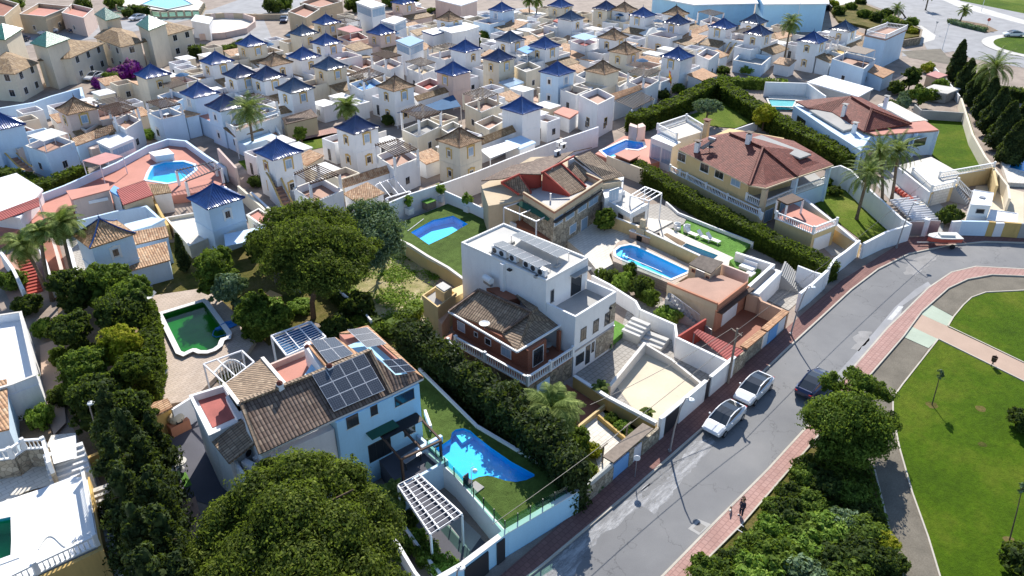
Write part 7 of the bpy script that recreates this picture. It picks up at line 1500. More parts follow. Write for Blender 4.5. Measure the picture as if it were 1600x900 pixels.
terr('white terrace left of the brightest blue tower with shaded floor',[(258,340),(296,385),(352,362),(318,330)],1.6,'cream','deck_pale',.4);shade('pale blue corrugated canopy in front of the brightest blue tower',[(350,366),(352,385),(402,374),(418,352)],2.4,0,'pale_blue_shaded_white')
garden_wall([(372,290,2.0),(408,322,2.0),(440,356,2.0),(450,368,2.0)],2.0,'cream lane wall right of the brightest blue tower','cream',.3);garden_wall([(392,300,1.8),(425,330,1.8),(455,352,1.8)],1.8,'white lane wall left of the curved cream edged stair','white',.3);terr('pale pink flat roof block beside the lane below the blue tower',[(386,336),(408,352),(428,342),(404,326)],2.6,'cream','pink_floor',.2)
flat('white flat roofed house at the left edge with a roof opening',[(-20,332),(30,338),(64,296),(25,272),(-20,285)],3.0,top='white',glass=None)
# lanes and small greens
for pts,m_ in(([(455,222),(520,208),(600,205),(606,212),(540,222),(460,240)],'lawn_small'),([(372,252),(400,246),(404,260),(385,266)],'lawn_small'),([(440,215),(520,200),(580,200),(580,204),(450,225)],'paver_pink')):sheet('lawn'if m_=='lawn_small'else'path',pts,.04,m_)
sheet('path',[(0,395),(30,400),(60,470),(20,480),(0,440)],.05,'terracotta_light');sheet('path',[(60,380),(90,372),(110,450),(85,470)],.05,'terracotta');
garden_wall([(0,392,2.0),(20,420,2.0),(36,452,2.0)],2.0,'white lane wall left of the red steps','white',.3);garden_wall([(58,378,2.0),(72,412,2.0),(78,440,2.0)],2.0,'white lane wall between the leaning palms','white',.3);garden_wall([(82,372,2.2),(98,430,2.2)],2.2,'pale wall right of the leaning palms','pinkwall',.3)
T=TH('lane_steps','red brick steps climbing between white lane walls at the left','steps',(*g(48,430,0),0));stairs(T,g(56,458,0),g(36,402,1.6),1.4,0,1.6,12,'redwall',zb=0)
sheet('path',[(105,372),(125,372),(142,450),(118,460)],.05,'deck_grey');garden_wall([(105,374,1.6),(122,440,1.6)],1.6,'grey white wall by the lane left of the tan roofed house','white',.3)
# ---------------------------------------------------------------- lower left: white pool terrace and neighbouring house
ZH=3.0
pq=pxy([(-30,818),(17,808),(18,845),(17,868),(-30,885)],ZH)
deck('pool_terrace',pxy([(-60,830),(-40,800),(0,785),(60,765),(112,745),(135,745),(152,852),(62,895),(0,930),(-60,960)],ZH),ZH,0,'white_clean',[pq])
pool('swimming_pool','dark green pool on the blinding white terrace at the lower left corner',pq,ZH,1.4,.1,'pool_floor_teal','water_green',rimw=.5,rimmat='white_clean',below=.2)
T=TH('terrace_wall','yellow retaining wall under the white pool terrace at the lower left','wall',(*g(150,860,0),0));T.part('wall',MB().wall(pxy([(136,746),(157,858),(60,903),(0,935)],2.95),.3,0,2.95),M['ochre'])
B=TH('balustrade','white balustrade along the right and lower edge of the blinding white terrace','balustrade',(*g(140,800,ZH),ZH));balustrade(B,[(*p,ZH)for p in pxy([(134,748),(153,852),(60,896),(0,926)],ZH)],ZH,.9)
T=TH('garden_hose','thin hose lying in loops on the blinding white terrace','hose',(*g(105,845,ZH),ZH));T.part('hose',MB().path([P3(60+k*3.2,858-14*math.sin(k*.32)-k*1.2,ZH+.04)for k in range(19)],.03,5),M['canvas'])
sheet('path',[(80,680),(118,676),(128,742),(100,752),(40,768),(0,790),(-20,780),(0,745),(60,725)],1.8,'deck_pale')
T=TH('garden_steps','white steps rising from the blinding white terrace towards the orange path','steps',(*g(100,735,2),0));stairs(T,g(112,750,2.2),g(98,700,3.4),2.6,2.2,3.4,6,'white_flat',zb=0);sheet('path',[(76,690),(118,680),(120,715),(84,725)],3.42,'white_flat')
T=TH('side_steps','long bluish flight of steps beside the dark cypress row','steps',(*g(170,800,0),0));stairs(T,g(190,900,0),g(155,760,2.4),2.2,0,2.4,16,'concrete_light',zb=0)
B=TH('balustrade','upper white balustrade at the house corner left of the white steps','balustrade',(*g(60,700,3.4),3.4));balustrade(B,[(*p,3.4)for p in pxy([(-20,722),(20,716),(40,702),(72,700),(82,738)],3.4)],3.4,.9)
T=TH('terrace_wall','grey stone wall under the upper balustrade at the lower left','wall',(*g(60,720,2),0));T.part('wall',MB().wall(pxy([(-20,722),(20,716),(40,702),(72,700),(82,738)],3.4),.3,0,3.38),M['stone_pale'])
T,z=terr('white flat roofed house with raised parapet at the left edge',[(-60,500),(33,486),(56,588),(20,602),(-60,625)],3.8,'white','white_clean',.8);lean('red tiled porch roof of the white flat roofed house at the left edge',[(-30,600,3.8),(10,592,3.8),(14,670,3.2),(-30,680,3.2)],'tile_tan','pale_blue_shaded_white')
sheet('path',[(62,540),(88,530),(98,600),(103,660),(84,680),(70,640),(66,600)],.3,'path_tile');slab('soil_bed',[(-60,640),(15,610),(62,600),(70,640),(84,685),(0,700),(-60,700)],.3,0,'soil');slab('soil_bed',[(88,440),(220,440),(240,640),(250,800),(290,930),(200,930),(160,760),(130,700),(100,640)],.06,0,'soil')
garden_wall([(122,722,1.6),(165,702,1.6)],1.6,'short orange wall between the white steps and the cypresses','ochre',.3,0)
slab('soil_bed',[(250,380),(420,370),(500,430),(600,500),(660,560),(560,520),(480,500),(420,540),(385,505),(338,462),(318,450),(236,462)],.03,0,'rough_ground');slab('soil_bed',[(620,500),(700,545),(760,640),(900,760),(880,760),(700,620),(640,560)],.03,0,'soil')
# far filler: pale houses beyond the walls on the far right
terr('pale terrace with stair behind the cypress row at the right edge',[(1560,196),(1590,206),(1640,196),(1600,180)],2.4,'pinkwall','terracotta_light');pq=pxy([(1576,262),(1600,268),(1640,262),(1620,250),(1585,250)],.6);deck('pool_deck',pxy([(1560,240),(1575,285),(1660,290),(1660,230)],.6),.6,0,'deck_pale',[pq]);pool('swimming_pool','half hidden blue pool at the right edge behind the cream wall',pq,.6,.5,.1,'pool_deep',rimw=.3,below=.05)
flat('small shed roof with purple sheet among shrubs at the upper right',[(1448,116),(1466,122),(1480,117),(1462,111)],2.2,'beige','pink_canvas');garden_wall([(1460,105,1.4),(1480,125,1.4),(1500,150,1.4)],1.4,'thin white wall at the foot of the tallest cypress','white',.2);flat('long low grey wall building below the shrubs at the upper right',[(1440,140),(1480,146),(1500,138),(1460,132)],1.8,'concrete','concrete_light')
T=garden_wall([(1378,30,1.6),(1415,36,1.6),(1440,46,1.6),(1438,58,1.6),(1412,62,1.6)],1.6,'curved stone wall round the planted bank at the far junction','stone',.4)
slab('soil_bed',[(1296,12),(1340,2),(1410,30),(1436,42),(1436,56),(1410,60),(1350,40),(1310,32)],.6,0,'rough_ground')
# ================================================================ small yards, porches and walls that fill the gaps of the estate
bpy.context.view_layer.update();OCC=[]
for o in list(C.objects):
 if o.type=='MESH'and o.parent and o.name.split('.')[0]in('wall','tower_wall','roof','sheet','stair_wall'):
  r=o.parent if not o.parent.parent else o.parent.parent;mw=r.matrix_world;bb=[mw@Vector(c)for c in o.bound_box];xs=[p.x for p in bb];ys=[p.y for p in bb];OCC.append((min(xs),max(xs),min(ys),max(ys)))
for o in C.objects:
 if o.get('kind')=='structure'and o.name.split('.')[0]in('road','lawn','plaza','pool_deck','pavement','path','garden_terrace','yard','sand_court'):
  bb=[Vector(c)for c in o.bound_box];OCC.append((min(p.x for p in bb),max(p.x for p in bb),min(p.y for p in bb),max(p.y for p in bb))if o.name.split('.')[0]not in('road','pavement')else(0,0,0,0))
TP=[(o.location.x,o.location.y,o['label'])for o in C.objects if o.name.startswith('tower_house')]
ROADS=[[g(*p)for p in q]for q in([(395,20),(412,30),(425,60),(440,100),(470,80),(500,40),(480,10),(400,0)],[(560,34),(700,20),(860,8),(860,26),(700,50),(560,48)],[(740,-5),(860,-5),(860,12),(760,16)])]
def inp(p,P):
 c=False
 for i in range(len(P)):
  a,b=P[i],P[i-1]
  if(a[1]>p[1])!=(b[1]>p[1])and p[0]<(b[0]-a[0])*(p[1]-a[1])/(b[1]-a[1])+a[0]:c=not c
 return c
EST=[g(*p)for p in((-40,250),(120,140),(215,110),(300,60),(420,60),(470,30),(640,20),(860,0),(1080,-2),(1180,15),(1270,30),(1340,40),(1360,60),(1240,118),(1140,112),(1060,140),(980,180),(880,208),(740,258),(600,316),(470,345),(380,280),(300,205),(180,225),(100,268),(0,290))]
def shortl(s):
 w=s.replace(',','').split()[:8]
 while w[-1]in('of','the','left','right','in','a','with','beside','and','behind','by','its','to','on','front','small','one','just','pale','its'):w.pop()
 return' '.join(w)
SEEN={};rg=random.Random(4);PR=[]
def fits(x,y,hx,hy):return inp((x,y),EST)and not any(inp((x,y),R_)for R_ in ROADS)and all(x+hx<a or x-hx>b or y+hy<c or y-hy>d for a,b,c,d in OCC)
def mk(k,wm):
 T=TH(('yard_block','porch','outhouse','yard_wall')[k],'x',('house','porch','house','wall')[k],(0,0,0))
 if k==0:T.part('wall',MB().box(-1.6,1.6,-1.6,1.6,0,2.5),M[wm]);T.part('floor',MB().box(-1.5,1.5,-1.5,1.5,2.502,2.53),M['terracotta_light']);T.part('parapet',MB().wall([(-1.5,-1.5),(1.5,-1.5),(1.5,1.5),(-1.5,1.5)],.17,2.501,3.3,True),M[wm]);sidewin(T,-1.6,1.6,-1.6,1.6,'S',1.6,.9,.9,1.1);sidewin(T,-1.6,1.6,-1.6,1.6,'W',1.6,.2,.8,1.9,name='door')
 if k==1:T.part('roof',slab3([(-1.8,-1.5,2.3),(1.8,-1.5,2.3),(1.8,1.5,3.0),(-1.8,1.5,3.0)],.12),M['tile_tan']);T.part('wall',MB().block([(-1.6,-1.2,2.2),(1.6,-1.2,2.2),(1.6,1.4,2.8),(-1.6,1.4,2.8)],0),M[wm])
 if k==2:T.part('wall',MB().box(-1.3,1.3,-1.7,1.7,0,2.7),M[wm]);T.part('roof',MB().box(-1.45,1.45,-1.85,1.85,2.702,2.85),M['white_flat']);sidewin(T,-1.3,1.3,-1.7,1.7,'W',1.7,1.0,1.0,1.0)
 if k==3:T.part('wall',MB().wall([(-1.6,1.6),(-1.6,-1.6),(1.6,-1.6)],.2,0,1.5),M[wm]);T.part('paving',MB().box(-1.49,1.6,-1.49,1.6,0,.08),M[('terracotta_light','deck_pale')[wm=='white']]);T.part('coping',MB().wall([(-1.6,1.6),(-1.6,-1.6),(1.6,-1.6)],.28,1.501,1.56),M['coping'])
 return T.o
PT={};NM=(('small white walled yard block','small cream walled yard block'),('small tan tiled porch','small tan tiled cream porch'),('small flat white outhouse','small flat cream outhouse'),('low white corner wall','low cream corner wall'))
x=30.0
while x<260:
 y=40.0
 while y<260:
  for hx in(1.75,):
   if fits(x,y,hx,1.85):
    t=min(TP,key=lambda q:(q[0]-x)**2+(q[1]-y)**2);d=math.hypot(t[0]-x,t[1]-y)
    if d<15:
     k=rg.choice((0,0,0,2,2,1,3,3));wm=rg.choice(('white','white','white','cream'));a=math.atan2(y-t[1],x-t[0])-AZ;side='behind'if abs(a)%(2*math.pi)<.8 or abs(a)>5.5 else('right of'if-2.3<((a+math.pi)%(2*math.pi)-math.pi)<0 else('left of'if((a+math.pi)%(2*math.pi)-math.pi)<2.3 and((a+math.pi)%(2*math.pi)-math.pi)>0 else'before'))
     lb=NM[k][wm=='cream']+' '+side+' the '+shortl(t[2])
     if lb not in SEEN:
      SEEN[lb]=1;rz=rg.choice((0,0,-math.pi/2,math.pi/2))if k in(1,3)else 0
      if(k,wm)not in PT:o=mk(k,wm);PT[(k,wm)]=o;o.location=(x,y,0);o['label']=lb;o['group']='small annexes in the gaps of the estate'
      else:dup(PT[(k,wm)],(x,y,0),rz,lb,'small annexes in the gaps of the estate')
      OCC.append((x-2.0,x+2.0,y-2.0,y+2.0))
  y+=1.1
 x+=1.1
 # ---------------------------------------------------------------- things standing on the roof terraces of the tower houses
def item(k):
 T=TH(('plastic_table','flower_pot','parasol','satellite_dish')[k],'x',('table','potted plant','parasol','satellite dish')[k],(0,0,0))
 if k==0:
  T.part('table_top',MB().tube((0,0,.7),(0,0,.74),.5,n=12),M['white_clean']);T.part('pedestal',MB().tube((0,0,0),(0,0,.699),.08),M['white_clean'])
 if k==1:T.part('pot',MB().lathe((0,0,0),[(.01,0),(.22,0),(.3,.5),(.26,.5)],10),M['salmon']);T.part('foliage',crown([((0,0,.85),(.4,.4,.45))],160,.18,2,.4,core=.5),M['leaf_mid'])
 if k==2:T.part('pole',MB().tube((0,0,0),(0,0,2.3),.03),M['metal_white']);T.part('canopy',MB().lathe((0,0,2),[(1.25,0),(.6,.28),(.02,.45)],8),M['blue_cloth'])
 if k==3:T.part('mast',MB().tube((0,0,0),(0,0,1.2),.03),M['metal_grey']);T.part('dish',MB().tube((-.02,-.02,1.2),(.06,.05,1.26),.42,.1,14),M['white_clean'])
 return T.o
IT={};n=0
for t in TWS:
 if t[4]not in'abcd'or t[6]=='x':continue
 loc={'a':[(.3,-6.4,3.24),(2.0,-7.4,3.24)],'b':[(-.8,-4.8,3.04),(1.4,-6.2,3.04)],'c':[(4.2,1.2,3.14),(5.6,2.6,3.14)],'d':[(4.0,.6,3.04),(-4.6,.2,2.84)]}[t[4]]
 x0,y0=g(t[0],t[1],EAVE+1.75);rz=t[5]*math.pi/2
 for j,(lx,ly,lz)in enumerate(loc):
  k=(n*5+j*3)%4;n+=1;p=(x0+lx*math.cos(rz)-ly*math.sin(rz),y0+lx*math.sin(rz)+ly*math.cos(rz),lz);lb=('white round table','potted plant','navy parasol','white satellite dish')[k]+' on a terrace of the '+shortl(t[6])
  if lb in SEEN:continue
  SEEN[lb]=1
  if k not in IT:IT[k]=item(k);IT[k].location=p;IT[k]['label']=lb;IT[k]['group']='things on the estate roof terraces'
  else:dup(IT[k],p,n,lb,'things on the estate roof terraces')
  # ================================================================ trees, palms, hedges, shrubs
def crownat(px,py,z):return g(px,py,z)
x,y=g(472,826,6.0)
lb=[(g(a_,b_,z_)[0]-x,g(a_,b_,z_)[1]-y,z_-.4,r_*.78,r_*.78,r_*.6)for a_,b_,z_,r_ in((468,738,7.8,1.9),(530,748,7.4,1.7),(572,792,6.6,1.6),(585,845,6.0,1.5),(402,768,7.2,1.8),(352,812,6.2,1.8),(328,868,5.4,1.5),(452,800,8.4,2.2),(522,826,7.8,2.0),(400,858,7.2,2.0),(470,880,7.8,2.1),(552,892,6.6,1.8),(606,900,5.2,1.1),(350,915,5.8,1.8),(500,722,7.2,1.0),(425,730,6.6,1.1),(560,760,6.2,1.0),(440,950,7.0,2.2),(530,960,6.8,2.2),(375,790,6.4,1.0),(610,810,5.2,.9))]
tree('pine_tree',(x,y),'huge rounded pine tree filling the bottom left, in front of the panelled villa',9.6,6,lb,130000,.12,'leaf_pine',11,.38,0,cat='tree',clump=.38,th=6.5,core=.66)
x,y=g(490,497,0);cx,cy=g(487,392,8.4);dx,dy=cx-x,cy-y;lb=[(g(a_,b_,z_)[0]-x,g(a_,b_,z_)[1]-y,z_,r_,r_,r_*.62)for a_,b_,z_,r_ in((438,348,8.8,1.8),(478,338,9.3,1.9),(520,348,9.0,1.7),(428,378,8.0,1.9),(474,372,9.2,2.2),(528,380,8.6,2.0),(560,402,7.6,1.5),(448,408,7.6,2.0),(500,414,7.8,2.1),(545,428,7.0,1.6),(424,404,7.0,1.5),(468,438,6.8,1.6),(515,446,6.6,1.5),(575,385,7.4,1.1))]
T_=TH('pine_tree','tall umbrella shaped pine on a bare trunk above the shady garden','tree',(x,y,0));T_.part('trunk',limbs(MB(),(x,y,-.05),(cx,cy,8.4),.3,7,2.6,3,.7),M['bark']);T_.part('crown',crown([((x+a,y+b,c),(d,e,f))for a,b,c,d,e,f in lb],75000,.125,12,.36,core=.68),M['leaf_pine'])
x,y=g(600,420);lb=[(g(a_,b_,z_)[0]-x,g(a_,b_,z_)[1]-y,z_,r_,r_,r_*.8)for a_,b_,z_,r_ in((570,334,7.0,1.6),(592,340,6.6,1.7),(604,362,6.0,1.7),(582,372,5.6,1.9),(560,352,6.4,1.5),(598,392,4.6,1.7),(575,405,4.0,1.7),(612,385,4.6,1.0))]
tree('olive_tree',(x,y),'grey green olive like tree pressed against the right side of the umbrella pine',7.4,3.2,lb,26000,.15,'leaf_olive',21,.22,0,core=.7,th=4.5,clump=.3)
x,y=g(1326,664,3.0);tree('park_tree',(x,y),'big bushy tree between the pink pavement and the gravel path, hiding the blue car',5.4,3,[(g(px_,py_,z_)[0]-x,g(px_,py_,z_)[1]-y,z_,r_,r_,r_*.85)for px_,py_,z_,r_ in((1300,600,4.4,.8),(1345,598,4.9,1.0),(1378,615,3.8,.8),(1275,660,2.8,.7),(1330,585,4.6,.6),(1385,660,2.6,.8),(1290,700,2.0,.9),(1360,700,2.0,1.0))]+[(0,0,3.8,1.8,1.8,1.5),(1.8,.8,3.2,1.3,1.3,1.1),(-1.7,.4,3.3,1.3,1.3,1.2),(.6,-1.7,2.8,1.4,1.3,1.2),(-1.0,1.6,3.3,1.3,1.3,1.1),(1.5,-1.0,2.4,1.3,1.3,1.0),(-1.7,-1.3,2.3,1.3,1.3,1.0),(0.3,1.9,2.6,1.2,1.2,1.0)],45000,.13,'leaf_mid',31,.2,0,core=.70,clump=.34)
for k,(px,py,z,R,H,mt,lb)in enumerate(((120,455,3.4,2.3,5.6,'leaf_dark','dark broad tree behind the white flat roofed house at the left'),(165,445,3.6,2.4,6.0,'leaf_mid','yellow green rounded tree touching the tower house with blue hip lines'),(190,490,3.6,2.6,5.8,'leaf_dark','dark leafy tree at the left rim of the green pool deck'),(185,540,3.2,2.0,5.0,'leaf_yellow','olive yellow tree left of the green pool deck'),(130,575,3.0,2.2,4.8,'leaf_mid','mid green tree beside the orange path'),(150,620,3.0,2.2,4.8,'leaf_dark','dark tree with palm like tufts below the olive yellow tree'),(110,520,3.0,1.9,4.6,'leaf_dark','dark tree at the top of the orange path'),(215,590,3.0,1.9,5.0,'leaf_hedge','hedge like tree along the pale pool deck'),(335,425,3.4,2.2,5.6,'leaf_mid','tall leafy tree behind the green pool, right of the thin cypress'),(360,452,3.0,1.8,4.6,'leaf_olive','grey leaved tree right of the green pool corner'),(395,490,2.2,1.9,3.8,'leaf_mid','bushy hedge tree between the green pool and the picnic table'),(425,505,2.0,2.0,3.4,'leaf_mid','bushy tree behind the lath pergola'),(450,400,2.6,1.9,4.4,'leaf_dark','dark tree behind the small grey shed'),(410,385,2.8,1.9,4.8,'leaf_dark','dark tree below the pale blue corrugated canopy'),(525,520,1.6,1.7,3.0,'leaf_dark','dark bush right of the lath pergola'),(560,480,1.4,1.7,2.8,'leaf_dark','dark bush in the shade of the umbrella pine'),(200,650,3.2,2.0,5.2,'leaf_dark','conifer like tree at the top of the cypress row'),(945,342,2.4,1.4,3.6,'leaf_mid','leafy tree at the corner of the stone faced villa'),(1195,182,2.4,2.0,4.2,'leaf_yellow','yellowish tree between the upper lawn and the clipped hedge'),(470,212,2.0,1.1,3.4,'leaf_mid','young tree on the grass strip beside the tall palm'),(1425,120,2.8,1.8,4.6,'leaf_dark','dark rounded tree beside the upper right sheds'),(1438,150,2.0,1.8,3.6,'leaf_mid','broad shrub tree above the far right lawn'),(1410,165,1.6,1.5,3.0,'leaf_olive','grey green tree left of the far right lawn'),(205,470,3.6,2.2,5.6,'leaf_mid','tree reaching over the far end of the green pool deck'),(1030,485,1.2,1.5,2.4,'leaf_bright','x'))):
 if lb=='x':continue
 tree('leafy_tree',g(px,py,z),lb,H,R,None,13000 if R>1.5 else 6000,.16,mt,40+k,.16,0)
x,y=g(1105,180,1.5);tree('round_tree',(x,y),'round clipped grey green tree alone on the upper lawn',4.0,1.9,[(0,0,3.0,2.2,2.2,1.0)],8000,.16,'leaf_olive',77,.2,0,th=2.4)
# dark cypress row, lower left
for k,(px,py,r,h)in enumerate(((205,700,1.4,8.0),(190,745,1.5,8.5),(232,740,1.4,7.6),(205,800,1.6,8.6),(248,800,1.5,8.0),(225,860,1.6,8.6),(265,865,1.5,8.0),(245,930,1.7,8.8),(290,925,1.5,7.6),(175,655,1.3,7.0),(240,690,1.2,6.0))):
 rr=random.Random(k);tree('conifer',g(px,py,h*.55),['dark conifer at the head of the row left of the shady yard','second dark conifer down the row beside the bluish steps','dark conifer on the yard side of the row, near the round table','dark conifer halfway down the row beside the bluish steps','dark conifer halfway down the row on the yard side','dark conifer near the lower end of the bluish steps','dark conifer near the lower end of the row on the yard side','large dark conifer cut by the bottom edge beside the bluish steps','dark conifer cut by the bottom edge beside the big pine','slim dark conifer above the white steps at the head of the row','small dark conifer touching the tiled porch'][k],h,r,[(rr.uniform(-.5,.5)*(1-f)*r,rr.uniform(-.5,.5)*(1-f)*r,h*f,r*(1.25-f)*rr.uniform(.7,1.1),r*(1.25-f)*rr.uniform(.7,1.1),h*.13*rr.uniform(.8,1.3))for f in(.15,.28,.42,.55,.68,.8,.9)],9000,.15,'leaf_cypress',60+k,.14,0,'dark conifers in the lower left row','conifer',.4,-.8,th=h*.8)
for k,(px,py,r,h)in enumerate(((1488,130,1.2,8.2),(1503,150,1.3,6.8),(1520,168,1.4,7.2),(1535,190,1.5,7.4),(1548,212,1.6,7.8),(1562,235,1.6,7.6),(1575,258,1.4,6.6),(1592,215,1.3,6.6))):
 cypress(g(px,py),r*1.3,h,['tallest and first cypress of the dark row, near the far right junction','second cypress down the dark row at the far right','third cypress down the dark row at the far right','fourth cypress down the dark row at the far right','fifth cypress down the dark row at the far right','sixth cypress down the dark row at the far right','last cypress of the dark row, beside the cream wall','cypress standing apart behind the dark row at the right edge'][k],90+k,0,6000,.26,'leaf_cypress','dark cypresses at the far right')
cypress(g(290,425),.6,4.6,'thin dark cypress at the corner of the tan roofs above the green pool',120,0,2500,.2)
# palms
PALMS=((398,240,388,172,2.9,40,'fan palm standing on the grass strip, tallest palm inside the tower estate',.75),(541,208,542,166,2.2,34,'fan palm between the cream tower and the navy roofed tower',.75),(120,452,95,350,2.3,38,'tall leaning fan palm at the left beside the tower house with blue hip lines',.7),(72,450,35,382,2.1,34,'leaning fan palm nearest the left edge above the red steps',.7),(82,470,62,362,1.4,22,'small crowned palm between the two leaning palms',.6),(868,705,862,640,2.3,36,'large fan palm with pale fronds below the brick bungalow terrace',.8),(1338,343,1357,272,3.6,46,'feather palm on the sloping lawn below the yellow villa',.42),(1378,318,1374,238,3.0,40,'left one of the twin feather palms behind the tall white wall',.4),(1393,312,1402,236,3.0,40,'right one of the twin feather palms behind the tall white wall',.4),(1556,176,1555,106,4.6,60,'wide heavy date palm behind the dark cypress row',.5),(1223,106,1236,36,2.6,36,'slender street palm beside the tall white tower with the mast',.7),(828,36,826,0,1.8,28,'left one of the two far street palms at the top edge',.6),(837,38,840,2,1.8,28,'right one of the two far street palms at the top edge',.6),(1500,34,1508,16,2.0,28,'small palm on the planted traffic island',.5),(1446,16,1452,-8,1.8,26,'thin palm at the far road beside the junction',.5),(1415,28,1402,14,2.2,30,'bushy palm at the top of the planted bank',.5),(598,800,612,775,1.3,34,'spiky yucca palm at the head of the dark driveway',.35),(940,625,938,607,.8,20,'small potted palm beside the modern house on the ochre wall',.3),(48,625,40,592,1.0,24,'small palm by the white house at the left edge',.35),(1015,655,1012,645,.6,16,'tiny palm at the lower corner of the sand court',.25))
for k,(bx,by,tx,ty,R,nf,lb,wd)in enumerate(PALMS):
 R*=1.0 if R>3.5 else 1.22;x,y=g(bx,by)
 best=min(((abs((lambda v:450-FPX*v.dot(_U)/v.dot(_F))(Vector((x,y,h-CAMH)))-ty),h)for h in[i*.1 for i in range(5,110)]))[1]
 cx,cy=g(tx,ty,best);palm('palm_tree'if R>.9 else'small_palm',(x,y),best,R,lb,nf,(cx-x,cy-y),k+3,0,None,.2 if R>1.5 else.1,8 if R>2 else 0,wd)
 # hedges
def hz(pts,w,h,lb,mt='leaf_hedge',dens=26,size=.24,seed=1,z0=0,rough=.18,cat='hedge'):
 q=[g(a,b,h+z0)for a,b in pts];return hedge([(*p,0)for p in q],w,h,lb,mt,dens,size,z0,seed,rough,cat=cat)
hz([(628,503),(681,539),(736,576),(791,619),(849,671),(906,728)],1.9,4.4,'tall dense dark hedge between the curved pool garden and the brick bungalow','leaf_cypress',75,.19,3,rough=.55)
hz([(992,250),(1050,287),(1120,325),(1200,365),(1303,415)],2.1,2.1,'long clipped hedge below the yellow villa balustrade','leaf_hedge',60,.17,5,rough=.16)
hz([(988,182),(1050,160),(1120,124)],2.6,2.8,'dark hedge along the upper left side of the round tree lawn','leaf_hedge',26,.26,6);hz([(1122,124),(1165,152),(1225,188),(1300,226),(1332,243)],3.0,2.6,'long dark hedge between the upper lawn and the far right villa','leaf_hedge',28,.24,7)
hz([(0,262),(70,285),(128,258)],1.8,1.8,'dark clipped hedge curving in front of the white tower at the far left','leaf_hedge',26,.22,8);hz([(298,72),(345,76),(386,62)],2.4,2.4,'dark hedge below the round walled plot','leaf_dark',20,.28,9);hz([(1092,112),(1140,122),(1190,124),(1230,128)],2.2,1.8,'rough green hedge between the towers and the shaded teal pool','leaf_mid',20,.26,10)
hz([(225,600),(236,560),(232,500),(226,470)],1.6,2.8,'dark hedge wall along the left side of the pale pool deck','leaf_hedge',50,.19,11);hz([(500,430),(545,470),(590,500)],1.2,1.3,'low dark hedge along the thin white wall of the weedy plot','leaf_dark',40,.18,12);hz([(560,492),(600,512),(650,478)],1.6,1.1,'green scrub strip at the near end of the weedy plot','leaf_mid',40,.18,13)
hz([(205,8),(228,12)],2.2,2.2,'small dark hedge at the left end of the large pool fence','leaf_dark',14,.3,14);hz([(1502,120),(1530,132),(1600,140),(1660,150)],2.4,2.2,'dark hedge along the road behind the cypress row','leaf_dark',16,.3,15);hz([(1485,30),(1505,36),(1540,44)],1.6,.9,'low hedge on the planted traffic island','leaf_olive',16,.25,16);hz([(640,20),(700,10)],1.8,1.8,'dark hedge behind the white barrel roofed garage','leaf_dark',12,.3,17)
# shrubs: one model of each kind, copied
ONUM2=['first','second','third','fourth','fifth','sixth','seventh','eighth','ninth','tenth']
SH={}
def shrubs(where,items,cat='shrub'):
 """items (px, py, radius m, height m, kind)"""
 words={'M':'green','D':'dark','B':'bright green','Y':'yellowish','O':'grey green','P':'purple flowering'};mats={'M':'leaf_mid','D':'leaf_dark','B':'leaf_bright','Y':'leaf_yellow','O':'leaf_olive','P':'leaf_purple'}
 cnt={}
 for k,(px,py,r,h,m_)in enumerate(sorted(items)):
  n=cnt.get(m_,0);cnt[m_]=n+1;tot=sum(1 for t in items if t[4]==m_)
  lb=('%s shrub %s'%(words[m_],where))if tot==1 else'%s %s shrub %s, counted from the left'%(ONUM2[n],words[m_],where)
  x,y=g(px,py,h*.4);v=(m_,k%2)
  if v not in SH:SH[v]=shrub('shrub',(0,0),1,1.2,'x',mats[m_],5+k%2*9,0,5200,.105);o=SH[v];o.location=(x,y,0);o.scale=(r,r,h/1.2);o['label']=lb;o['group']='shrubs '+where
  else:dup(SH[v],(x,y,0),k*1.7,lb,'shrubs '+where,(r,r,h/1.2))
  if v in SH and'category'not in SH[v]:SH[v]['category']='shrub'
shrubs('in the park bed front row',[(1146,885,1.2,1.3,'D'),(1184,858,1.2,1.3,'M'),(1215,880,1.7,1.9,'M'),(1262,860,1.6,1.4,'B'),(1300,885,1.6,1.5,'D'),(1345,870,1.5,1.4,'D'),(1385,880,1.2,1.3,'D'),(1110,905,1.6,1.8,'M'),(1180,905,1.8,1.9,'B'),(1250,910,1.8,1.8,'O'),(1320,915,1.8,1.7,'M')])
shrubs('in the park bed back rows',[(1208,800,1.0,1.2,'M'),(1232,775,1.0,1.3,'D'),(1256,748,1.0,1.2,'M'),(1206,828,1.2,1.3,'B'),(1230,805,1.4,1.5,'D'),(1262,790,1.3,1.3,'M'),(1250,830,1.5,1.4,'M'),(1290,830,1.5,1.4,'B'),(1320,820,1.3,1.3,'O'),(1350,835,1.4,1.3,'M'),(1375,850,1.1,1.1,'Y'),(1260,730,1.0,1.2,'D'),(1290,760,1.4,1.3,'D'),(1330,775,1.2,1.2,'M'),(1350,800,1.1,1.0,'D')])
shrubs('left of the rectangular pool',[(938,428,.7,1.0,'M'),(955,437,1.0,1.4,'D'),(975,445,1.1,2.0,'B'),(1000,452,1.3,2.2,'D'),(985,425,.8,1.5,'M'),(1015,468,1.0,1.6,'M'),(1045,494,1.3,1.7,'B'),(1060,478,.6,.8,'D')])
shrubs('by the orange path',[(72,515,1.3,1.6,'B'),(65,655,1.1,1.7,'B'),(92,560,.9,1.4,'M'),(30,640,1.2,1.5,'D'),(100,620,1.1,1.6,'D'),(45,480,1.4,1.8,'D'),(20,440,1.4,1.8,'M')])
shrubs('in the umbrella pine garden',[(500,440,1.2,1.2,'M'),(470,480,1.3,1.0,'B'),(420,480,1.5,.9,'B'),(400,520,1.3,1.6,'M'),(440,500,1.2,.8,'M'),(540,500,1.3,1.2,'D'),(640,520,1.0,1.4,'M'),(650,480,1.1,.8,'B')])
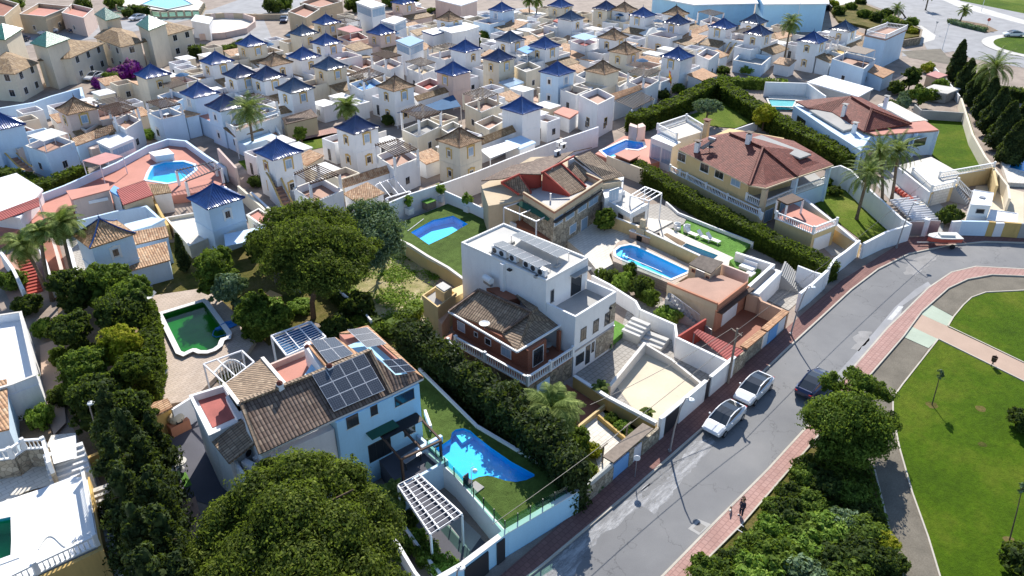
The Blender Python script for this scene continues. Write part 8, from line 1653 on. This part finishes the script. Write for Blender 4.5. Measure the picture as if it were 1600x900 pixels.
shrubs('near the pale patio',[(955,655,.6,.7,'M'),(972,668,.7,.8,'B'),(990,685,.7,.7,'M'),(925,705,.8,.8,'Y'),(915,738,.8,1.0,'M'),(930,760,.6,.6,'O'),(880,665,1.2,1.6,'D'),(905,690,1.0,1.6,'M'),(835,640,1.2,1.8,'D'),(790,615,1.0,1.6,'M')])
shrubs('left of the dark driveway',[(650,845,.9,1.1,'B'),(668,868,1.0,1.3,'M'),(690,888,1.0,1.2,'B'),(640,815,.7,1.0,'D'),(620,860,.9,1.0,'M')])
shrubs('on the far planted bank',[(1310,20,1.8,2.4,'D'),(1330,12,1.6,2.2,'M'),(1350,24,1.8,2.4,'M'),(1372,30,2.0,2.6,'D'),(1392,38,2.0,2.6,'M'),(1412,44,2.0,2.6,'D'),(1425,50,1.4,1.8,'Y'),(1385,22,1.6,2.2,'D'),(1300,8,1.6,2.2,'Y'),(1425,36,1.6,2.0,'M'),(1345,4,1.6,2.0,'D')])
shrubs('among the upper right sheds',[(1400,140,1.6,2.2,'D'),(1455,150,1.6,2.0,'M'),(1470,135,1.4,2.0,'B'),(1418,152,1.4,1.8,'O'),(1450,108,1.4,1.8,'Y'),(1390,165,1.3,1.6,'D'),(1485,340,1.4,2.2,'D')])
shrubs('in the estate lanes',[(606,190,1.2,1.6,'D'),(620,182,1.2,1.5,'M'),(755,58,1.6,2.2,'M'),(742,66,1.4,1.8,'D'),(250,190,1.0,1.2,'M'),(232,212,1.2,1.4,'B'),(400,285,1.2,1.4,'D'),(945,70,1.0,1.2,'B'),(1075,128,1.4,1.9,'O'),(1035,150,1.4,1.8,'D'),(1060,140,1.2,1.6,'M'),(920,170,1.0,1.3,'B'),(355,200,1.3,1.5,'D'),(1170,110,1.8,1.8,'B'),(1130,112,1.4,1.5,'D'),(210,145,1.2,1.5,'M'),(852,20,1.2,2.0,'D'),(1226,108,.8,1.0,'M')])
shrubs('on the wall by a cream tower',[(185,118,2.0,2.6,'P'),(205,112,2.2,3.0,'P'),(158,132,1.6,2.2,'P'),(172,128,1.8,2.4,'M')])
shrubs('around the top left gardens',[(20,8,3,3,'M'),(130,12,2.4,3.4,'D'),(180,6,2.6,3.0,'M'),(425,12,2.6,3.6,'D'),(445,8,2.2,3.0,'M'),(640,-2,2.6,3.4,'D'),(555,10,2.6,3.6,'D'),(610,4,2.4,3.0,'M'),(200,22,1.6,2.0,'D')])
shrubs('on the palm lawn',[(1290,285,.9,1.0,'M'),(1305,300,1.0,1.1,'D'),(1284,300,.8,1.0,'B'),(1375,318,.7,.8,'D'),(1350,375,.6,.5,'M')])
# low planting of the park bed, uncounted
rng=np.random.default_rng(9);poly=[g(x,y)for x,y in((1098,900),(1172,828),(1270,715),(1300,700),(1362,735),(1378,790),(1392,850),(1405,900),(1430,1000),(1000,1000))]
def inpoly(p,P):
 c=False
 for i in range(len(P)):
  a,b=P[i],P[i-1]
  if(a[1]>p[1])!=(b[1]>p[1])and p[0]<(b[0]-a[0])*(p[1]-a[1])/(b[1]-a[1])+a[0]:c=not c
 return c
pts=[];bx=[p[0]for p in poly];by=[p[1]for p in poly]
while len(pts)<14000:
 p=(rng.uniform(min(bx),max(bx)),rng.uniform(min(by),max(by)))
 if inpoly(p,poly):pts.append((*p,max(.05,.28+.22*math.sin(p[0]*1.3)*math.sin(p[1]*1.7)+rng.normal()*.09)))
P_=np.array(pts);thing1('ground_cover',(leafquads(P_,rng.normal(size=P_.shape)*.6+np.array([0,0,1.]),.19,rng),),M['leaf_mid'],'tangled low green planting covering the park bed','plants',kind='stuff')
poly=[g(x,y)for x,y in((500,425),(560,400),(612,378),(690,430),(655,478),(600,505),(560,480))];pts=[];bx=[p[0]for p in poly];by=[p[1]for p in poly]
while len(pts)<5000:
 p=(rng.uniform(min(bx),max(bx)),rng.uniform(min(by),max(by)))
 if inpoly(p,poly)and math.sin(p[0]*.9+1)*math.sin(p[1]*.8)+rng.normal()*.35>.1:pts.append((*p,.05+abs(rng.normal()*.09)))
P_=np.array(pts);thing1('weeds',(leafquads(P_,rng.normal(size=P_.shape)*.6+np.array([0,0,1.]),.15,rng),),M['leaf_bright'],'patchy green weeds on the empty plot','weeds',kind='stuff')
# saplings on the park lawn
for(bx_,by_,tx,ty,h,lb)in((1456,633,1470,582,3.0,'young staked tree alone on the big lawn'),(1577,845,1598,760,3.4,'leaning bare young tree at the right edge of the lawn')):
 x,y=g(bx_,by_);cx,cy=g(tx,ty,h);T=TH('sapling',lb,'tree',(x,y,0));T.part('trunk',MB().path([(x,y,0),((x+cx)/2,(y+cy)/2,h*.55),(cx,cy,h)],[.05,.04,.02],6),M['bark']);T.part('crown',crown([((cx,cy,h-.3),(.22,.22,.55))],90 if h<3.2 else 60,.16,4,.5,core=0),M['leaf_olive'])
shrubs('on the right edge of the park lawn',[(1600,660,1.3,1.6,'D'),(1600,885,1.5,1.8,'D')])
# ================================================================ cars, lamps, wires, people
def build_car(paint,label):
 T=TH('parked_car',label,'car',(0,0,0));W_=.92
 prof=[(-2.35,.42,.62,.62),(-2.25,.30,.78,.80),(-1.6,.25,.96,.88),(-.9,.24,1.0,.92),(.9,.24,1.02,.92),(1.6,.26,1.06,.90),(2.1,.30,1.04,.84),(2.33,.42,.85,.72)]
 mb=MB();n=8
 for x,zl,zh,w in prof:
  for k in range(n):
   y,z=[(-w,zl+.12),(-w*1.01,zl+.35 if zl+.35<zh else zh-.05),(-w*.97,zh-.08),(-w*.78,zh),(w*.78,zh),(w*.97,zh-.08),(w*1.01,zl+.35 if zl+.35<zh else zh-.05),(w,zl+.12)][k];mb.v.append((x,y,z))
 for i in range(len(prof)-1):
  for k in range(n-1):a=i*n+k;mb.f.append((a,a+1,a+n+1,a+n))
  mb.f.append((i*n,i*n+n,i*n+2*n-1,i*n+n-1))
 mb.f.append(tuple(range(n-1,-1,-1)));mb.f.append(tuple((len(prof)-1)*n+k for k in range(n)));mb.smooth=False
 b=T.part('body',mb,M[paint])
 gp=[(-1.25,.98,.80,.80),(-.45,1.38,.66,.78),(.35,1.45,.64,.76),(1.15,1.34,.62,.74),(1.95,1.06,.60,.74)]
 mb=MB()
 for x,zt,wt,wb in gp:mb.v+=[(x,-wb,.97),(x,-wt,zt),(x,wt,zt),(x,wb,.97)]
 for i in range(4):
  for k in range(3):a=i*4+k;mb.f.append((a,a+1,a+5,a+4))
 mb.f.append((3,2,1,0));mb.f.append((16,17,18,19));T.part('glasshouse',mb,M['window_glass'])
 for s in(-1,1):T.part('roof_rail',MB().path([(-1.25,s*.81,1.0),(-.45,s*.70,1.40),(.35,s*.68,1.47),(1.15,s*.66,1.36),(1.98,s*.66,1.08)],.055,6),M[paint]);T.part('mirror',MB().blob((-.75,s*1.0,1.05),(.12,.1,.08),1,.02,8,5),M[paint]);T.part('headlight',MB().box(-2.32,-2.15,s*.55,s*.78,.62,.72),M['lamp_head']);T.part('tail_light',MB().box(2.22,2.36,s*.5,s*.74,.78,.88),M['tail_light'])
 for x in(-1.45,1.45):
  for s in(-1,1):t=T.part('wheel',MB().tube((x,s*.72,.33),(x,s*.935,.33),.33,n=18),M['black']);T.part('rim',MB().tube((x,s*.936,.33),(x,s*.95,.33),.2,n=12),M['metal_grey'],t)
 return T.o
cw=build_car('car_white','front white car with dark glass roof of the pair parked at the street wall');x,y=g(1132,655,.5);cw.location=(x,y,.002);cw['group']='white cars with dark glass roofs'
x,y=g(1178,608,.5);c2=dup(cw,(x,y,.002),math.radians(1),'rear white car with dark glass roof of the pair parked at the street wall')
cb=build_car('car_blue','dark blue car half hidden by the big bushy park tree');x,y=g(1272,600,.5);cb.location=(x,y,.002);cb.rotation_euler=(0,0,math.pi)
for(px,py,rz,o,lb)in((1583,54,-.9,cw,'white car driving round the roundabout at the upper right'),(444,31,.9,cb,'dark car on the curved far street'),(676,23,.1,cb,'blue car parked by the far straight street'),(628,25,.1,cw,'white car parked by the far straight street'),(160,128,.5,cb,'dark parked car beside the bougainvillea wall'),(148,120,.5,cw,'white parked car beside the bougainvillea wall'),(215,28,.2,cw,'white car parked below the large pool fence'),(232,32,.2,cw,'second white car parked below the large pool fence'),(30,62,.1,cb,'dark car parked at the upper left street'),(75,50,.1,cw,'white car parked at the upper left street'),(120,46,.15,cb,'dark car parked at the upper left street near the green canopy')):
 dup(o,(*g(px,py,.5),.02),rz,lb)
def lamp(b,h,zh,lb,style='arm'):
 x,y=g(*b);T=TH('street_lamp',lb,'street lamp',(x,y,0));hx,hy=g(*h,zh);d=Vector((hx-x,hy-y,0))
 pts=[Vector((x,y,0)),Vector((x,y,zh*.45))+d*.12,Vector((x,y,zh*.85))+d*.38,Vector((x,y,zh+.12))+d*.62,Vector((x,y,zh+.12))+d*.85]
 T.part('pole',MB().path(pts,[.09,.07,.055,.045,.04],8),M['metal_grey']);T.part('head',MB().lathe((hx,hy,zh-.05),[(.05,.16),(.23,.12),(.28,.05),(.2,-.03),(.01,-.05)],14),M['lamp_head']);T.part('base',MB().tube((x,y,0),(x,y,.3),.14,n=10),M['metal_grey'])
lamp((1046,707),(1080,625),5.4,'curved grey street lamp beside the front white car');lamp((1235,524),(1270,449),5.4,'curved grey street lamp in front of the stepped white street wall');lamp((1400,389),(1432,318),5.5,'grey street lamp in the bend left of the boat');lamp((712,985),(720,887),5.0,'street lamp whose round head hangs over the driveway gate at the bottom');lamp((160,700),(142,630),4.6,'lamp post among the dark trees beside the orange path')
for(bx_,by_,h,lb)in((374,248,3.0,'white globe lamp on a thin post beside the grass strip'),(1472,78,5.5,'thin lamp mast at the pavement corner of the far junction'),(1242,52,9,'tall thin antenna mast beside the tall white tower'),(1092,16,5,'lamp mast in front of the long blue shaded building'),(1533,18,6,'thin lamp mast on the verge beyond the traffic island')):
 x,y=g(bx_,by_);T=TH('lamp_post',lb,'lamp post',(x,y,0));T.part('pole',MB().tube((x,y,0),(x,y,h),.07,.05),M['metal_white']);T.part('head',MB().blob((x,y,h+.15),.22,1,.02,10,6),M['white_clean'])
x,y=g(1137,600);T=TH('utility_pole','wooden utility pole with crossarm beside the striped pink carport','utility pole',(x,y,0));T.part('pole',MB().tube((x,y,0),(x,y,5.9),.13,.1,8),M['wood_grey']);T.part('crossarm',MB().bar((x-.2,y-.6,5.5),(x+.2,y+.6,5.5),.1,.1),M['wood_grey'])
for s in(-.5,0,.5):T.part('insulator',MB().tube((x,y+s,5.551),(x,y+s,5.7),.04),M['metal_dark'])
def wire(a,b,sag,lb):
 a,b=Vector(a),Vector(b);T=TH('overhead_cable',lb,'cable',tuple(a));T.part('cable',MB().path([a.lerp(b,k/16)-Vector((0,0,sag*4*(k/16)*(1-k/16)))for k in range(17)],.022,4),M['black'])
wire((x,y,5.7),(99,23.4,5.9),.4,'overhead cable from the utility pole towards the bend');wire((x,y-.5,5.7),(24,24.2,5.2),.5,'overhead cable from the utility pole over the blue gates to the lower left');wire((x,y+.5,5.7),(38,27.5,4.6),.4,'thin cable from the utility pole across the sand court to the pale patio')
# sign posts
for(px,py,z,h,m_,lb)in((992,745,.12,1.9,'metal_white','small blank sign on a post on the shaded pavement near the blue gates'),(1541,46,0,2.4,'red_rubber','round red sign on the planted traffic island'),(1460,52,0,2.6,'metal_grey','triangular yield sign seen from behind at the far junction')):
 x,y=g(px,py,z);T=TH('road_sign',lb,'sign',(x,y,z));T.part('post',MB().tube((x,y,z),(x,y,z+h),.035),M['metal_grey']);T.part('plate',MB().tube((x-.03,y-.03,z+h),(x+.01,y+.0,z+h),.42 if px>1000 else.26,n=3 if px==1460 else 16),M[m_])
x,y=g(1550,571);T=TH('litter_bin','brown litter bin on two thin posts beside the park path','litter bin',(x,y,0));T.part('bin',MB().lathe((x,y,.45),[(.01,0),(.2,.02),(.26,.5),(.22,.5),(.18,.1)],12),M['wood'])
for s in(-.3,.3):T.part('post',MB().tube((x+s,y,0),(x+s,y,1.0),.03),M['metal_dark'])
# Spanish flag
a=Vector(P3(1035,113,4.2));T=TH('flag','red and yellow Spanish flag hanging at a tower window','flag',tuple(a))
for k,(z0,z1,m_)in enumerate(((.75,1.0,'flag_red'),(.25,.748,'flag_yellow'),(0,.248,'flag_red'))):
 if m_ not in M:plain(m_,(.62,.03,.02)if m_=='flag_red'else(.85,.55,.02),.8,.03,2)
 mb=MB()
 for j in range(5):mb.face(*[(a.x+.9-.35*jj*.9,a.y-.9-.55*jj*.55+.09*math.sin(jj*2),a.z-.9+zz*1.5-jj*.14)for jj,zz in((j,z0),(j+1,z0),(j+1,z1),(j,z1))])
 T.part('band',mb,M[m_])
 # fallen wire fence pieces in the bed
T=TH('fence_piece','two pale broken fence rails at the pavement edge near the person','fence',(*g(1158,832),0));T.part('rail',MB().tube(P3(1157,819,.3),P3(1162,823,.45),.03),M['metal_white']);T.part('rail',MB().tube(P3(1152,827,.3),P3(1160,832,.45),.03),M['metal_white'])
# ---------------------------------------------------------------- person and dog
def skin(T,name,pts,edges,rad,mat,sub=2,parent=None):
 me=bpy.data.meshes.new(name);me.from_pydata([tuple(Vector(p))for p in pts],edges,[]);me.update();me.materials.append(M[mat]);o=bpy.data.objects.new(name,me);C.objects.link(o);o.parent=parent or T.o
 s=o.modifiers.new('skin','SKIN');s.use_smooth_shade=True
 for v,r in zip(me.skin_vertices[0].data,rad):v.radius=(r,r)if not isinstance(r,tuple)else r
 me.skin_vertices[0].data[0].use_root=True;m_=o.modifiers.new('sub','SUBSURF');m_.levels=sub;m_.render_levels=sub;return o
x,y=g(1158,806,.12);T=TH('person','person in dark jacket and trousers looking down beside a small dog on the pink pavement','person',(x,y,.12),rz=math.radians(150))
J=[(0,0,.93),(0,0,1.15),(.02,0,1.38),(.04,0,1.5),(.09,0,1.62),(.1,0,1.72),(0,.09,.88),(.03,.1,.48),(0,.1,.08),(.14,.11,.03),(0,-.09,.88),(.1,-.1,.48),(.02,-.12,.08),(.16,-.13,.03),(.02,.2,1.4),(.02,.26,1.12),(.2,.2,.98),(.02,-.2,1.4),(0,-.27,1.12),(.2,-.2,1.0),(.28,.17,.97),(.28,-.17,.99)]
E_=[(0,1),(1,2),(2,3),(3,4),(4,5),(0,6),(6,7),(7,8),(8,9),(0,10),(10,11),(11,12),(12,13),(2,14),(14,15),(15,16),(16,20),(2,17),(17,18),(18,19),(19,21)]
b=skin(T,'body',J,E_,[.13,.13,.14,.06,.095,.08,.085,.06,.04,.035,.085,.06,.04,.035,.06,.045,.03,.06,.045,.03,.025,.025],'skin')
skin(T,'jacket',[J[0],J[1],J[2],J[14],J[15],(.16,.21,1.0),J[17],J[18],(.16,-.21,1.02)],[(0,1),(1,2),(2,3),(3,4),(4,5),(2,6),(6,7),(7,8)],[.17,.165,.17,.085,.065,.05,.085,.065,.05],'jacket',parent=b)
skin(T,'trousers',[(0,0,.95),J[6],J[7],J[8],J[10],J[11],J[12]],[(0,1),(1,2),(2,3),(0,4),(4,5),(5,6)],[.15,.11,.08,.06,.11,.08,.06],'denim',parent=b)
skin(T,'hair',[(.05,0,1.70),(.07,0,1.77),(.02,0,1.64)],[(0,1),(0,2)],[.11,.08,.07],'hair',parent=b)
for s in(9,13):
 skin(T,'shoe',[(J[s][0]-.14,J[s][1],.045),(J[s][0]+.06,J[s][1],.035)],[(0,1)],[.05,.04],'white_clean',2,b)
x,y=g(1141,798,.12);T=TH('dog','small brown and white dog at the kerb beside the person','dog',(x,y,.12),rz=math.radians(200))
D_=[(0,0,.3),(.22,0,.31),(.34,0,.42),(.45,0,.44),(-.2,0,.31),(-.36,0,.44),(.2,.06,.18),(.2,.07,.02),(.2,-.06,.18),(.24,-.07,.02),(-.2,.06,.2),(-.26,.07,.12),(-.22,.07,.02),(-.2,-.06,.2),(-.26,-.07,.12),(-.2,-.07,.02),(.54,0,.41)]
T.o.scale=(.8,.8,.8);b=skin(T,'body',D_,[(0,1),(1,2),(2,3),(3,16),(0,4),(4,5),(1,6),(6,7),(1,8),(8,9),(4,10),(10,11),(11,12),(4,13),(13,14),(14,15)],[.1,.105,.06,.065,.085,.02,.035,.02,.035,.02,.045,.025,.018,.045,.025,.018,.03],'canvas')
skin(T,'coat_patch',[(-.2,0,.33),(.22,0,.34)],[(0,1)],[.1,.11],'hair',2,b)
